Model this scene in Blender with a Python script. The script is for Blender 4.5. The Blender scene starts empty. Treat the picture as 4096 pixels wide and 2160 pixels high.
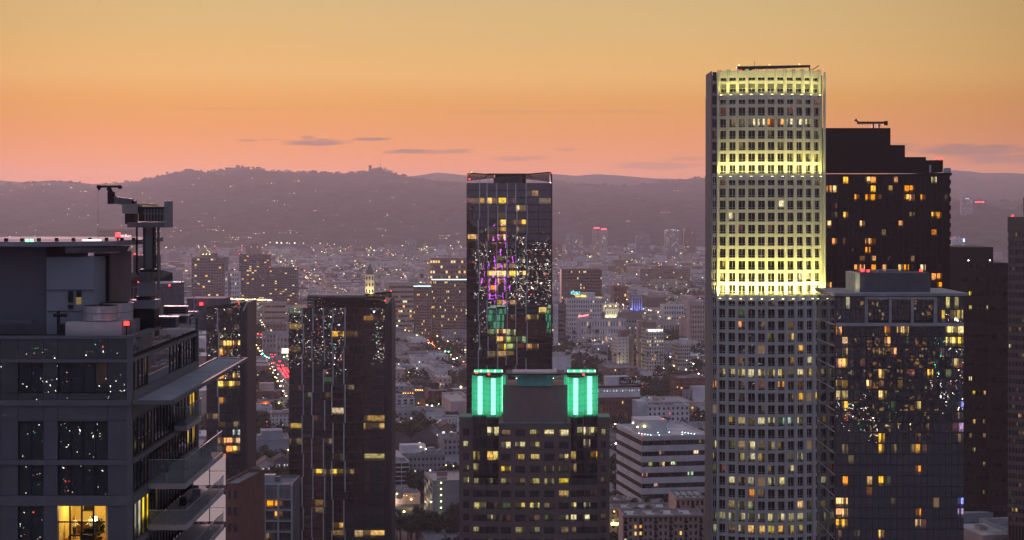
import bpy, math, random
import numpy as np
from mathutils import Matrix, Vector
random.seed(7); np.random.seed(7)
scene = bpy.context.scene
COL = scene.collection
F, CH, HY = 1785.0, 165.0, 206.0          # focal length in picture widths of 1024, eye height, eye level
R = math.radians
# ---------------------------------------------------------------- camera
cam = bpy.data.cameras.new('camera'); cam.sensor_width = 36.0; cam.lens = 36.0*F/1024
cam.shift_y = -(270-HY)/1024.0; cam.clip_start = 1.0; cam.clip_end = 60000
camo = bpy.data.objects.new('camera', cam); COL.objects.link(camo)
camo.location = (0, 0, CH); camo.rotation_euler = (R(90), 0, 0)
scene.camera = camo
# ---------------------------------------------------------------- sky
SUN_AZ, SUN_EL = R(-14), R(3.0)           # afterglow left of the view, just over the hills
world = bpy.data.worlds.new('World'); scene.world = world; world.use_nodes = True
nt = world.node_tree; N = nt.nodes; L = nt.links
for n in list(N): N.remove(n)
def nd(t, **k):
    n = N.new(t)
    for a, b in k.items(): setattr(n, a, b)
    return n
def mth(op, a, b=None, c=None, clamp=False):
    n = nd('ShaderNodeMath', operation=op, use_clamp=clamp)
    for i, v in enumerate((a, b, c)):
        if v is None: continue
        if isinstance(v, (int, float)): n.inputs[i].default_value = v
        else: L.new(v, n.inputs[i])
    return n.outputs[0]
def srgb(r, g, b, k=1.0):
    f = lambda c: (c/12.92 if c <= .04045 else ((c+.055)/1.055)**2.4)
    return (f(r/255)*k, f(g/255)*k, f(b/255)*k, 1)
tc = nd('ShaderNodeTexCoord')
sep = nd('ShaderNodeSeparateXYZ'); L.new(tc.outputs['Generated'], sep.inputs[0])
zz = mth('MAXIMUM', sep.outputs[2], 0.0)
t = mth('SQRT', zz)
def ramp(stops):
    r = nd('ShaderNodeValToRGB'); L.new(t, r.inputs[0]); r.color_ramp.interpolation = 'B_SPLINE' if False else 'LINEAR'
    e = r.color_ramp.elements
    e[0].position, e[0].color = stops[0]; e[1].position, e[1].color = stops[-1]
    for p, c in stops[1:-1]:
        q = e.new(p); q.color = c
    return r.outputs[0]
SKY_GLOW = [(0.0, srgb(240,144,80,1.1)), (0.15, srgb(240,146,74,1.05)), (0.206, srgb(232,150,62,1.0)), (0.24, srgb(226,158,62,1.0)),
            (0.27, srgb(230,178,98)), (0.345, srgb(206,180,120)), (0.45, srgb(180,170,140)), (0.65, srgb(158,160,176)), (1.0, srgb(148,160,194))]
SKY_AWAY = [(0.0, srgb(122,116,142)), (0.2, srgb(138,128,154)), (0.35, srgb(150,144,172)), (0.6, srgb(154,160,190)), (1.0, srgb(148,160,194))]
ga, aw = ramp(SKY_GLOW), ramp(SKY_AWAY)
# horizontal bearing against the afterglow
hl = mth('SQRT', mth('ADD', mth('MULTIPLY', sep.outputs[0], sep.outputs[0]), mth('ADD', mth('MULTIPLY', sep.outputs[1], sep.outputs[1]), 1e-6)))
ca = mth('DIVIDE', mth('ADD', mth('MULTIPLY', sep.outputs[0], math.sin(SUN_AZ)), mth('MULTIPLY', sep.outputs[1], math.cos(SUN_AZ))), hl)
az = mth('MULTIPLY_ADD', ca, 0.5, 0.5)
az = nd('ShaderNodeMapRange', interpolation_type='SMOOTHSTEP')
L.new(ca, az.inputs[0]); az.inputs[1].default_value = -0.25; az.inputs[2].default_value = 0.86
mx = nd('ShaderNodeMix', data_type='RGBA'); L.new(az.outputs[0], mx.inputs[0]); L.new(aw, mx.inputs[6])
kz = nd('ShaderNodeMapRange', interpolation_type='SMOOTHSTEP'); GLOW_AZ = R(-2); ca2 = mth('DIVIDE', mth('ADD', mth('MULTIPLY', sep.outputs[0], math.sin(GLOW_AZ)), mth('MULTIPLY', sep.outputs[1], math.cos(GLOW_AZ))), hl); L.new(ca2, kz.inputs[0])
for i_, v_ in ((1,.89),(2,.999),(3,.42),(4,1.0)): kz.inputs[i_].default_value = v_
kc = nd('ShaderNodeCombineXYZ'); L.new(kz.outputs[0], kc.inputs[0]); L.new(mth('POWER', kz.outputs[0], 1.2), kc.inputs[1]); L.new(mth('POWER', kz.outputs[0], 2.0), kc.inputs[2])
kg = nd('ShaderNodeMix', data_type='RGBA', blend_type='MULTIPLY'); kg.inputs[0].default_value = 1.0; L.new(ga, kg.inputs[6]); L.new(kc.outputs[0], kg.inputs[7]); L.new(kg.outputs[2], mx.inputs[7])
col = mx.outputs[2]
# thin dark cloud bars low over the hills
ang = mth('ARCTAN2', sep.outputs[0], sep.outputs[1]); elv = mth('ARCSINE', sep.outputs[2])
nz = nd('ShaderNodeTexNoise'); nz.inputs['Scale'].default_value = 1.0; nz.inputs['Detail'].default_value = 6
cmb = nd('ShaderNodeCombineXYZ'); L.new(mth('MULTIPLY', ang, 60), cmb.inputs[0]); L.new(mth('MULTIPLY', elv, 420), cmb.inputs[1])
L.new(cmb.outputs[0], nz.inputs['Vector'])
cl = None
for (px, py, sx, sy, w) in [(315,142.5,36,4.2,1.0),(308,139,9,3.6,.8),(372,139.3,21,1.9,1.0),(424,151.8,50,2.8,1.0),(455,150.5,22,2,.6),(516,158.5,34,3.2,.55),(246,141,14,1.4,.6),(270,140,12,1.2,.4),(565,149.5,14,2,.4),
                            (655,166,50,5,.5),(690,159,30,3,.35),(905,148,26,5,.45),(975,152,70,8,.8),(1010,160,60,7,.7),(240,110,120,1.5,.12),(560,112,200,2.5,.12)]:
    a = mth('DIVIDE', mth('SUBTRACT', ang, math.atan((px-512)/F)), sx/F)
    b = mth('DIVIDE', mth('SUBTRACT', elv, math.atan((HY-py)/F)), sy/F)
    d = mth('SUBTRACT', 1.0, mth('ADD', mth('MULTIPLY', a, a), mth('MULTIPLY', b, b)))
    d = mth('ADD', d, mth('MULTIPLY', mth('SUBTRACT', nz.outputs[0], .5), 2.4))
    d = mth('MULTIPLY', mth('MULTIPLY', d, 1.1, clamp=True), w)
    cl = d if cl is None else mth('MAXIMUM', cl, d)
band = mth('MULTIPLY', mth('SUBTRACT', nz.outputs[0], .5), .10)
mc = nd('ShaderNodeMix', data_type='RGBA'); L.new(mth('MULTIPLY', cl, .85), mc.inputs[0]); L.new(col, mc.inputs[6]); mc.inputs[7].default_value = srgb(120,100,104,1.0)
# Nishita dusk dome carries the blue of the upper sky
sky = nd('ShaderNodeTexSky', sky_type='NISHITA'); sky.sun_disc = False; sky.sun_elevation = R(0.5); sky.sun_rotation = SUN_AZ
bg1 = nd('ShaderNodeBackground'); L.new(mc.outputs[2], bg1.inputs[0]); bg1.inputs[1].default_value = 1.0
bg2 = nd('ShaderNodeBackground'); L.new(sky.outputs[0], bg2.inputs[0]); bg2.inputs[1].default_value = 0.01
ad = nd('ShaderNodeAddShader'); L.new(bg1.outputs[0], ad.inputs[0]); L.new(bg2.outputs[0], ad.inputs[1])
out = nd('ShaderNodeOutputWorld'); L.new(ad.outputs[0], out.inputs[0])
# ---------------------------------------------------------------- sun (last glow), exposure, sampling
sl = bpy.data.lights.new('sun', 'SUN'); sl.energy = 3.4; sl.angle = R(8); sl.color = (1.0, .53, .58)
so = bpy.data.objects.new('sun', sl); COL.objects.link(so)
sd = Vector((math.sin(SUN_AZ)*math.cos(SUN_EL), math.cos(SUN_AZ)*math.cos(SUN_EL), math.sin(SUN_EL)))
so.rotation_euler = sd.to_track_quat('Z', 'Y').to_euler(); so.location = (-300, 100, 400)
scene.view_settings.view_transform = 'Standard'; scene.view_settings.look = 'None'
scene.view_settings.exposure = 0.0; scene.view_settings.gamma = 1.0
cy = scene.cycles
scene.render.engine = 'CYCLES'
cy.use_denoising = True; cy.max_bounces = 6; cy.diffuse_bounces = 2; cy.glossy_bounces = 3; cy.transmission_bounces = 4; cy.transparent_max_bounces = 8
cy.volume_bounces = 0; cy.sample_clamp_indirect = 6.0; cy.sample_clamp_direct = 0.0; cy.caustics_reflective = True; cy.use_light_tree = True

# ================================================================ helpers
def W(x, y, Y): return Vector(((x-512)*Y/F, Y, CH+(HY-y)*Y/F))
def PX(p): return (512+p[0]*F/p[1], HY-(p[2]-CH)*F/p[1])
def X_(x, Y): return (x-512)*Y/F
def Z_(y, Y): return CH+(HY-y)*Y/F
class MB:
    def __init__(s): s.v = []; s.f = []; s.m = []
    def quad(s, a, b, c, d, mi=0):
        i = len(s.v); s.v += [tuple(a), tuple(b), tuple(c), tuple(d)]; s.f.append((i, i+1, i+2, i+3)); s.m.append(mi); return s
    def tri(s, a, b, c, mi=0):
        i = len(s.v); s.v += [tuple(a), tuple(b), tuple(c)]; s.f.append((i, i+1, i+2)); s.m.append(mi); return s
    def box(s, x0, x1, y0, y1, z0, z1, mi=0, M=None):
        p = [(x0,y0,z0),(x1,y0,z0),(x1,y1,z0),(x0,y1,z0),(x0,y0,z1),(x1,y0,z1),(x1,y1,z1),(x0,y1,z1)]
        if M is not None: p = [tuple(M @ Vector(q)) for q in p]
        i = len(s.v); s.v += p
        for q in ((0,3,2,1),(4,5,6,7),(0,1,5,4),(1,2,6,5),(2,3,7,6),(3,0,4,7)):
            s.f.append(tuple(i+k for k in q)); s.m.append(mi)
        return s
    def prism(s, poly, z0, z1, mi=0, top=None):
        n = len(poly); i = len(s.v)
        t = top if top is not None else poly
        za = z0 if hasattr(z0, '__len__') else [z0]*n; zb = z1 if hasattr(z1, '__len__') else [z1]*n
        s.v += [(p[0], p[1], za[k]) for k, p in enumerate(poly)] + [(p[0], p[1], zb[k]) for k, p in enumerate(t)]
        s.f.append(tuple(i+k for k in reversed(range(n)))); s.m.append(mi)
        s.f.append(tuple(i+n+k for k in range(n))); s.m.append(mi)
        for k in range(n):
            j = (k+1) % n; s.f.append((i+k, i+j, i+n+j, i+n+k)); s.m.append(mi)
        return s
    def cyl(s, cx, cy_, z0, z1, r, n=12, mi=0, r1=None):
        r1 = r if r1 is None else r1
        a = [2*math.pi*k/n for k in range(n)]
        return s.prism([(cx+r*math.cos(q), cy_+r*math.sin(q)) for q in a], z0, z1, mi, [(cx+r1*math.cos(q), cy_+r1*math.sin(q)) for q in a])
    def tube(s, p, q, r, n=6, mi=0, r1=None):
        p, q = Vector(p), Vector(q); d = (q-p).normalized(); r1 = r if r1 is None else r1
        u = d.orthogonal().normalized(); w = d.cross(u); i = len(s.v)
        for (c, rr) in ((p, r), (q, r1)):
            for k in range(n):
                a = 2*math.pi*k/n; s.v.append(tuple(c+u*rr*math.cos(a)+w*rr*math.sin(a)))
        for k in range(n):
            j = (k+1) % n; s.f.append((i+k, i+j, i+n+j, i+n+k)); s.m.append(mi)
        s.f.append(tuple(i+k for k in reversed(range(n)))); s.m.append(mi); s.f.append(tuple(i+n+k for k in range(n))); s.m.append(mi)
        return s
    def octa(s, c, r, mi=0):
        i = len(s.v); x, y, z = c
        s.v += [(x+r,y,z),(x-r,y,z),(x,y+r,z),(x,y-r,z),(x,y,z+r),(x,y,z-r)]
        for q in ((0,2,4),(2,1,4),(1,3,4),(3,0,4),(2,0,5),(1,2,5),(3,1,5),(0,3,5)):
            s.f.append(tuple(i+k for k in q)); s.m.append(mi)
        return s
    def add(s, o, M, mmap=None):
        i = len(s.v); s.v += [tuple(M @ Vector(p)) for p in o.v]
        s.f += [tuple(i+k for k in q) for q in o.f]; s.m += [mmap[k] if mmap else k for k in o.m]; return s
    def mesh(s, name, mats):
        me = bpy.data.meshes.new(name); me.from_pydata(s.v, [], s.f)
        for m in (mats if isinstance(mats, (list, tuple)) else [mats]): me.materials.append(m)
        if any(s.m): me.polygons.foreach_set('material_index', s.m)
        me.update(); return me
    def build(s, name, mats, parent=None, loc=(0,0,0), rz=0.0):
        return put(name, s.mesh(name, mats), parent, loc, rz)
def put(name, data, parent=None, loc=(0,0,0), rz=0.0, rot=None):
    o = bpy.data.objects.new(name, data); COL.objects.link(o)
    if parent is not None: o.parent = parent
    o.location = loc; o.rotation_euler = rot if rot is not None else (0, 0, rz)
    return o
def tag(o, label=None, cat=None, group=None, kind=None):
    if label: o['label'] = label
    if cat: o['category'] = cat
    if group: o['group'] = group
    if kind: o['kind'] = kind
    return o
def thing(name, label, cat, loc=(0,0,0), rz=0.0, group=None): return tag(put(name, None, None, loc, rz), label, cat, group)
def copy_tree(o, parent=None):
    c = o.copy(); COL.objects.link(c)
    if parent is not None: c.parent = parent
    for ch in o.children: copy_tree(ch, c)
    return c
def B(name, dims, mat, parent, loc=(0,0,0), rz=0.0): return MB().box(*dims).build(name, mat, parent, loc, rz)
# ---------------------------------------------------------------- materials
def mat(name, base, rough=.75, metal=0.0, spec=.3, var=.18, scale=.35, ior=None, bump=0.0):
    m = bpy.data.materials.new(name); m.use_nodes = True; n = m.node_tree.nodes; l = m.node_tree.links
    p = n['Principled BSDF']; p.inputs['Roughness'].default_value = rough; p.inputs['Metallic'].default_value = metal
    p.inputs['Specular IOR Level'].default_value = spec
    if ior: p.inputs['IOR'].default_value = ior
    tcn = n.new('ShaderNodeTexCoord'); nz = n.new('ShaderNodeTexNoise'); nz.inputs['Scale'].default_value = scale; nz.inputs['Detail'].default_value = 5
    l.new(tcn.outputs['Object'], nz.inputs['Vector'])
    rp = n.new('ShaderNodeValToRGB'); e = rp.color_ramp.elements
    e[0].position = .3; e[1].position = .7
    e[0].color = tuple(c*(1-var) for c in base)+(1,); e[1].color = tuple(min(1, c*(1+var)) for c in base)+(1,)
    l.new(nz.outputs[0], rp.inputs[0]); l.new(rp.outputs[0], p.inputs['Base Color'])
    if bump:
        b = n.new('ShaderNodeBump'); b.inputs['Distance'].default_value = bump; b.inputs['Strength'].default_value = 1
        l.new(nz.outputs[0], b.inputs['Height']); l.new(b.outputs[0], p.inputs['Normal'])
    return m
def emit(name, c, s, sample=False):
    m = bpy.data.materials.new(name); m.use_nodes = True; p = m.node_tree.nodes['Principled BSDF']
    p.inputs['Base Color'].default_value = (.05,.05,.05,1)
    p.inputs['Emission Color'].default_value = tuple(c)+(1,); p.inputs['Emission Strength'].default_value = s
    m.cycles.emission_sampling = 'AUTO' if sample else 'NONE'; return m
def glassy(name, base, spec=.5, ior=1.9, rough=.0, wob=.0022, wscale=.35, emis=False, scale_e=1.0):
    """window glass: mirrors the city around it through slightly wavy panes; object colour gives a lit room behind it"""
    m = bpy.data.materials.new(name); m.use_nodes = True; n = m.node_tree.nodes; l = m.node_tree.links
    p = n['Principled BSDF']; p.inputs['Base Color'].default_value = tuple(base)+(1,); p.inputs['Roughness'].default_value = rough
    p.inputs['Specular IOR Level'].default_value = spec; p.inputs['IOR'].default_value = ior
    g = n.new('ShaderNodeNewGeometry')
    nz = n.new('ShaderNodeTexNoise'); nz.inputs['Scale'].default_value = wscale; nz.inputs['Detail'].default_value = 1.5
    l.new(g.outputs['Position'], nz.inputs['Vector'])
    b = n.new('ShaderNodeBump'); b.inputs['Distance'].default_value = wob; b.inputs['Strength'].default_value = 1.0
    l.new(nz.outputs[0], b.inputs['Height']); l.new(b.outputs[0], p.inputs['Normal'])
    if emis:
        oi = n.new('ShaderNodeObjectInfo'); tcn = n.new('ShaderNodeTexCoord'); sp = n.new('ShaderNodeSeparateXYZ')
        l.new(tcn.outputs['Generated'], sp.inputs[0])
        def M_(op, a, b=None, clamp=False):
            q = n.new('ShaderNodeMath'); q.operation = op; q.use_clamp = clamp
            for i, v in enumerate((a, b)):
                if v is None: continue
                if isinstance(v, (int, float)): q.inputs[i].default_value = v
                else: l.new(v, q.inputs[i])
            return q.outputs[0]
        cb = n.new('ShaderNodeCombineXYZ'); l.new(M_('MULTIPLY', sp.outputs[0], 3.2), cb.inputs[0]); l.new(M_('MULTIPLY', sp.outputs[2], 1.6), cb.inputs[2]); l.new(M_('MULTIPLY', oi.outputs['Random'], 97.0), cb.inputs[1])
        n1 = n.new('ShaderNodeTexNoise'); n1.inputs['Scale'].default_value = 1.5; n1.inputs['Detail'].default_value = 3; l.new(cb.outputs[0], n1.inputs['Vector'])
        # curtains and walls: soft contrast; furniture: dark lumps low in the pane; ceiling lamps high up
        a = M_('MULTIPLY', M_('SUBTRACT', n1.outputs[0], .28), 2.6, True)
        low = M_('SUBTRACT', 1.0, M_('MULTIPLY', M_('MULTIPLY', M_('SUBTRACT', .42, sp.outputs[2]), 6.0, True), M_('MULTIPLY', M_('SUBTRACT', n1.outputs[1] if False else n1.outputs[0], .45), 9.0, True)))
        v = M_('MULTIPLY', M_('ADD', M_('MULTIPLY', a, .85), .15), M_('MAXIMUM', low, .12))
        ph_ = M_('MULTIPLY', oi.outputs['Random'], 37.0)
        sn = M_('SINE', M_('ADD', M_('MULTIPLY', sp.outputs[0], M_('ADD', M_('MULTIPLY', M_('FRACT', ph_), 5.0), 1.5)), M_('MULTIPLY', oi.outputs['Random'], 61.0)))
        side = M_('ADD', M_('MULTIPLY', M_('MULTIPLY', M_('ADD', sn, .35), 4.0, True), .90), .10)
        sill = M_('ADD', M_('MULTIPLY', M_('MULTIPLY', M_('SUBTRACT', sp.outputs[2], M_('MULTIPLY', M_('FRACT', M_('MULTIPLY', ph_, 3.1)), .35)), 7.0, True), .88), .12)
        v = M_('MULTIPLY', M_('MULTIPLY', M_('MULTIPLY', v, side), sill), 1.5)
        mxn = n.new('ShaderNodeMix'); mxn.data_type = 'RGBA'; mxn.blend_type = 'MULTIPLY'; mxn.inputs[0].default_value = 1.0
        hs = n.new('ShaderNodeHueSaturation'); l.new(oi.outputs['Color'], hs.inputs['Color']); l.new(M_('ADD', M_('MULTIPLY', M_('FRACT', M_('MULTIPLY', oi.outputs['Random'], 13.7)), .30), .85), hs.inputs['Saturation']); l.new(hs.outputs[0], mxn.inputs[6])
        cv = n.new('ShaderNodeCombineXYZ'); [l.new(v, cv.inputs[i]) for i in range(3)]
        l.new(cv.outputs[0], mxn.inputs[7]); l.new(mxn.outputs[2], p.inputs['Emission Color']); p.inputs['Emission Strength'].default_value = scale_e
    m.cycles.emission_sampling = 'NONE'; return m
WARM, AMB, CRM, COOL, DIM, DIMR, GOLD = (1.5,.80,.17), (1.3,.46,.07), (1.25,1.05,.52), (1.0,1.1,.85), (.20,.125,.05), (.17,.07,.03), (1.5,1.0,.17)
BLUE, PINK, RED, WHT = (.25,.35,1.6), (1.0,.4,.8), (1.5,.1,.06), (1.3,1.3,1.3)
m_glass = glassy('window_glass', (.010,.013,.020), ior=2.1, emis=True)
m_glass_plain = glassy('dark_glass', (.012,.012,.015), ior=2.0)
m_glass_flat = glassy('flat_glass', (.010,.010,.012), ior=1.6, wob=.001)
m_spandrel_glass = glassy('spandrel_glass', (.05,.052,.062), ior=1.7, wob=.0015)
m_lit = [emit('lit_gold', (1.0,.55,.12), 1.3), emit('lit_amber', (1.0,.40,.07), 1.1), emit('lit_cream', (1.0,.85,.45), 1.1), emit('lit_dim', (1.0,.6,.25), .16), emit('lit_white', (1.0,1.0,.85), 1.2)]
m_frame = mat('window_frame', (.035,.034,.038), .5, .4)
m_frame_pale = mat('pale_frame', (.62,.60,.58), .5)
m_white = mat('pale_stone', (.47,.45,.42), .7, var=.06, scale=.25)
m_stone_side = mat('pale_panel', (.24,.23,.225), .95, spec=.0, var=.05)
m_joint = mat('joint', (.10,.10,.10), .9)
m_black = mat('black_metal', (.012,.012,.014), .55, .2)
m_steel = mat('steel', (.32,.31,.33), .45, .3)
m_fin = mat('light_fin', (.50,.48,.52), .45, .0)
m_roof = mat('roof_felt', (.20,.20,.22), .9, scale=.2, var=.3)
m_roof_pale = mat('roof_white', (.52,.51,.53), .85, scale=.15, var=.25)
m_conc = mat('concrete', (.36,.34,.33), .85, scale=.2)
m_conc_d = mat('grey_concrete', (.18,.175,.18), .85, scale=.2)
m_red = emit('red_beacon', (1.0,.02,.02), 9)
m_green = emit('green_beacon', (.05,1.0,.12), 14)
m_lampw = emit('white_lamp', (1.0,.93,.75), 14)
m_lampy = emit('yellow_lamp', (1.0,.72,.22), 12)
m_lampo = emit('orange_lamp', (1.0,.42,.08), 9)
m_sig_r = emit('signal_red', (1,.03,.02), 10); m_sig_g = emit('signal_green', (.05,1,.5), 10)
# ---------------------------------------------------------------- windows
WCACHE = {}
def win(w, h, vm=(.5,), hm=(), fr=.07, frame=None, d=.06):
    """pane with a proud frame and glazing bars; local origin at the lower left corner, facing -y"""
    k = (round(w,2), round(h,2), vm, hm, fr, frame.name if frame else '')
    if k not in WCACHE:
        b = MB(); b.quad((0,0,0),(w,0,0),(w,0,h),(0,0,h),0)
        def bar(x0,x1,z0,z1):
            b.quad((x0,-d,z0),(x1,-d,z0),(x1,-d,z1),(x0,-d,z1),1)
            b.quad((x0,0,z0),(x0,-d,z0),(x0,-d,z1),(x0,0,z1),1); b.quad((x1,-d,z0),(x1,0,z0),(x1,0,z1),(x1,-d,z1),1)
        bar(0,fr,0,h); bar(w-fr,w,0,h)
        for q in vm: bar(q*w-fr/2,q*w+fr/2,0,h)
        for q in (0,)+tuple(hm)+(1,):
            z = min(max(q*h,fr/2),h-fr/2); b.quad((0,-d-.01,z-fr/2),(w,-d-.01,z-fr/2),(w,-d-.01,z+fr/2),(0,-d-.01,z+fr/2),1)
        WCACHE[k] = (b, b.mesh('window', [m_glass, frame or m_frame]), w, h, frame or m_frame)
    return WCACHE[k]
def world_of(t, x, y, z):
    c, s = math.cos(t.rotation_euler[2]), math.sin(t.rotation_euler[2])
    return (t.location[0]+c*x-s*y, t.location[1]+s*x+c*y, t.location[2]+z)
def flush(t, wins, lit=(), p=0.0, cols=(WARM, AMB, CRM, DIM), cap=300, tilt=.0025, seed=1, tol=9, name='window', pdim=0.0, glass=None):
    """wins: (x,y,z,rz,kind). lit: (px,py,colour[,half width in px]) picks the windows nearest those places"""
    rnd = random.Random(seed); C = {}; P = []
    for (x,y,z,rz,k) in wins:
        w, h = k[2], k[3]; P.append(PX(world_of(t, x+math.cos(rz)*w/2, y+math.sin(rz)*w/2, z+h/2)))
    for e in lit:
        lx, ly, c = e[:3]
        if len(e) > 3:
            hh = [i for i, q in enumerate(P) if abs(q[0]-lx) <= e[3] and abs(q[1]-ly) < 4.5]
            if hh:
                ym = min(abs(P[i][1]-ly) for i in hh)
                for i in hh:
                    if abs(P[i][1]-ly) < ym+1: C[i] = tuple(v*rnd.uniform(.6,1.1) for v in c)
        else:
            i = min(range(len(P)), key=lambda i: (P[i][0]-lx)**2+(P[i][1]-ly)**2)
            if (P[i][0]-lx)**2+(P[i][1]-ly)**2 < tol*tol: C[i] = c
    for i in range(len(P)):
        if i not in C and rnd.random() < p: C[i] = tuple(v*rnd.uniform(.5,1) for v in rnd.choice(cols))
        if i not in C and rnd.random() < pdim: C[i] = tuple(v*rnd.uniform(.15,.6) for v in DIM)
    order = sorted(range(len(P)), key=lambda i: (not (-4 < P[i][0] < 1028 and P[i][1] < 545), sum(C.get(i,(0,))) < .12, i))
    rest = MB(); alt = {}
    for n_, i in enumerate(order):
        x,y,z,rz,k = wins[i]
        if n_ < cap:
            me_ = k[1]
            if glass:
                if id(k) not in alt: alt[id(k)] = k[0].mesh('window', [glass, k[4]])
                me_ = alt[id(k)]
            o = put(name, me_, t, (x,y,z), rot=(rnd.uniform(-tilt,tilt),0,rz+rnd.uniform(-tilt,tilt)))
            c = C.get(i, (0,0,0)); o.color = (c[0],c[1],c[2],1)
        else:
            c = C.get(i); mi = 0
            if c: mi = 2+(3 if sum(c) < .6 else (2 if c[2] > .4 else (1 if c[1] < c[0]*.45 else 0)))
            rest.add(k[0], Matrix.Translation((x,y,z)) @ Matrix.Rotation(rz,4,'Z'), {0:mi, 1:1})
    if rest.f:
        o = rest.build(name+'_field', [glass or m_glass_plain, wins[0][4][4]]+m_lit, t); o['kind'] = 'stuff'; o.color = (0,0,0,1)
def lamp(name, loc, parent=None, r=.5, m=None, label=None, cat=None):
    b = MB(); b.cyl(0,0,0,.35*r,.7*r,8,0); b.prism([(r*.62*math.cos(a*math.pi/4), r*.62*math.sin(a*math.pi/4)) for a in range(8)], .35*r, 1.3*r, 1, [(r*.55*math.cos(a*math.pi/4), r*.55*math.sin(a*math.pi/4)) for a in range(8)])
    o = b.build(name, [m_black, m or m_red], parent, loc)
    if label: tag(o, label, cat or 'lamp')
    return o
def text(name, s, size, m, parent, loc, rz=0.0, ext=.05, rot=None, width=None):
    cu = bpy.data.curves.new('txt', 'FONT'); cu.body = s; cu.size = size; cu.extrude = ext; cu.align_x = 'CENTER'; cu.align_y = 'CENTER'
    tmp = bpy.data.objects.new('txt', cu); COL.objects.link(tmp)
    dg = bpy.context.evaluated_depsgraph_get(); me = bpy.data.meshes.new_from_object(tmp.evaluated_get(dg))
    bpy.data.objects.remove(tmp); bpy.data.curves.remove(cu)
    me.materials.clear(); me.materials.append(m)
    o = put(name, me, parent, loc, rot=rot or (R(90),0,rz))
    if width:
        xs = [v.co.x for v in me.vertices]; k = width/(max(xs)-min(xs)); o.scale = (k,1,1)
    return o
GR = R(10.7)      # bearing of the street grid
# ================================================================ ground, roads, hills
m_ground = mat('ground', (.10,.096,.10), .95, scale=.01, var=.5)
m_road = mat('asphalt', (.075,.073,.08), .8, scale=.05, var=.25)
m_pave = mat('pavement', (.24,.23,.23), .9)
m_paint = mat('road_paint', (.7,.7,.66), .7)
m_hill = mat('hillside', (.065,.056,.058), .95, scale=.02, var=.6)
tag(MB().quad((-8900,-6900,0),(8900,-6900,0),(8900,14400,0),(-8900,14400,0)).build('ground', m_ground), kind='structure')
def UV(u, v, z=0.0):
    c, s = math.cos(GR), math.sin(GR); return (u*c-v*s, u*s+v*c, z)
def toUV(X, Y):
    c, s = math.cos(GR), math.sin(GR); return (X*c+Y*s, -X*s+Y*c)
def strip(b, u0, u1, v0, v1, z, mi=0): b.quad(UV(u0,v0,z), UV(u1,v0,z), UV(u1,v1,z), UV(u0,v1,z), mi)
USTEP, U0, VSTEP = 195.0, 103.0, 125.0
b = MB()
for k in range(-12, 14):
    u = U0+USTEP*k
    if k not in (0, 1): strip(b, u-9, u+9, 350, 6800, .02)
for k in range(0, 50):
    v = 520+VSTEP*k; strip(b, -2300, 2700, v-6, v+6, .03)
tag(b.build('road', m_road), kind='structure')
for k in (0, 1):
    u = U0+USTEP*k
    b = MB(); strip(b, u-11, u+11, 350, 6800, .04); tag(b.build('road', m_road), kind='structure')
    b = MB()
    for uu in (u-5.5, u-.2, u+.2, u+5.5):
        solid = abs(uu-u) < 1
        for j in range(0, 300):
            v = 900+j*9.0
            if solid or j % 2 == 0: strip(b, uu-.09, uu+.09, v, v+(9 if solid else 4), .05)
    tag(b.build('road_markings', m_paint), kind='structure')
    b = MB()
    for s in (-1, 1):
        for j in range(0, 24):
            v = 520+VSTEP*j
            lo, hi = (u+11, u+14.5) if s > 0 else (u-14.5, u-11)
            p = [UV(lo,v+8), UV(hi,v+8), UV(hi,v+VSTEP-8), UV(lo,v+VSTEP-8)]
            b.prism([(q[0],q[1]) for q in p], 0, .14)
    tag(b.build('pavement', m_pave), kind='structure')
def noise2(x, y, seed=0):
    r = np.random.RandomState(seed); o = np.zeros_like(x)
    for k in range(7):
        a, c, d, p = r.uniform(0,6.28), .7**k, 1.75**k, r.uniform(0,6.28,2)
        o = o+c*np.sin(d*(x*np.cos(a)+y*np.sin(a))+p[0]+1.3*np.sin(d*.7*(y*np.cos(a)-x*np.sin(a))+p[1]))
    return o/2.6
def hill(name, ridge, Yr, Y0, Y1, x0, x1, amp, seed, nx=260, ny=56, m=m_hill):
    px = np.linspace(x0, x1, nx); rp = np.array(ridge, float)
    yy = np.interp(px, rp[:,0], rp[:,1])
    rz = CH+(HY-yy)*Yr/F
    ys = np.linspace(Y0, Y1, ny)
    PXg, YY = np.meshgrid(px, ys); XX = (PXg-512)*Yr/F
    tt = np.where(YY < Yr, (YY-Y0)/(Yr-Y0), 1-(YY-Yr)/(Y1-Yr)*.75)
    prof = np.where(YY < Yr, .10*tt+.9*np.clip(tt,0,1)**1.25, tt)
    n = noise2(XX/420, YY/420, seed)
    spur = noise2(XX/300, YY/1400, seed+3)
    fall = np.clip((Yr-YY)/600, 0, 1)*np.clip(tt*2.5, 0, 1)
    ZZ = rz[None,:]*prof + (n*.55+spur*.75)*amp*fall
    ZZ = np.where(YY < Yr+1, np.minimum(ZZ, CH+(rz[None,:]-CH)*YY/Yr*0.995+(YY>=Yr-1)*3), ZZ)
    ZZ[0,:] = -2
    me = bpy.data.meshes.new(name); v = np.stack([XX,YY,ZZ], -1).reshape(-1,3)
    idx = np.arange(nx*ny).reshape(ny,nx)
    f = np.stack([idx[:-1,:-1],idx[:-1,1:],idx[1:,1:],idx[1:,:-1]], -1).reshape(-1,4)
    me.from_pydata(v.tolist(), [], f.tolist()); me.materials.append(m)
    for p_ in me.polygons: p_.use_smooth = True
    o = tag(put(name, me), kind='structure'); return XX, YY, ZZ, px, rz
s_ = 1/2.515
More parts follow.
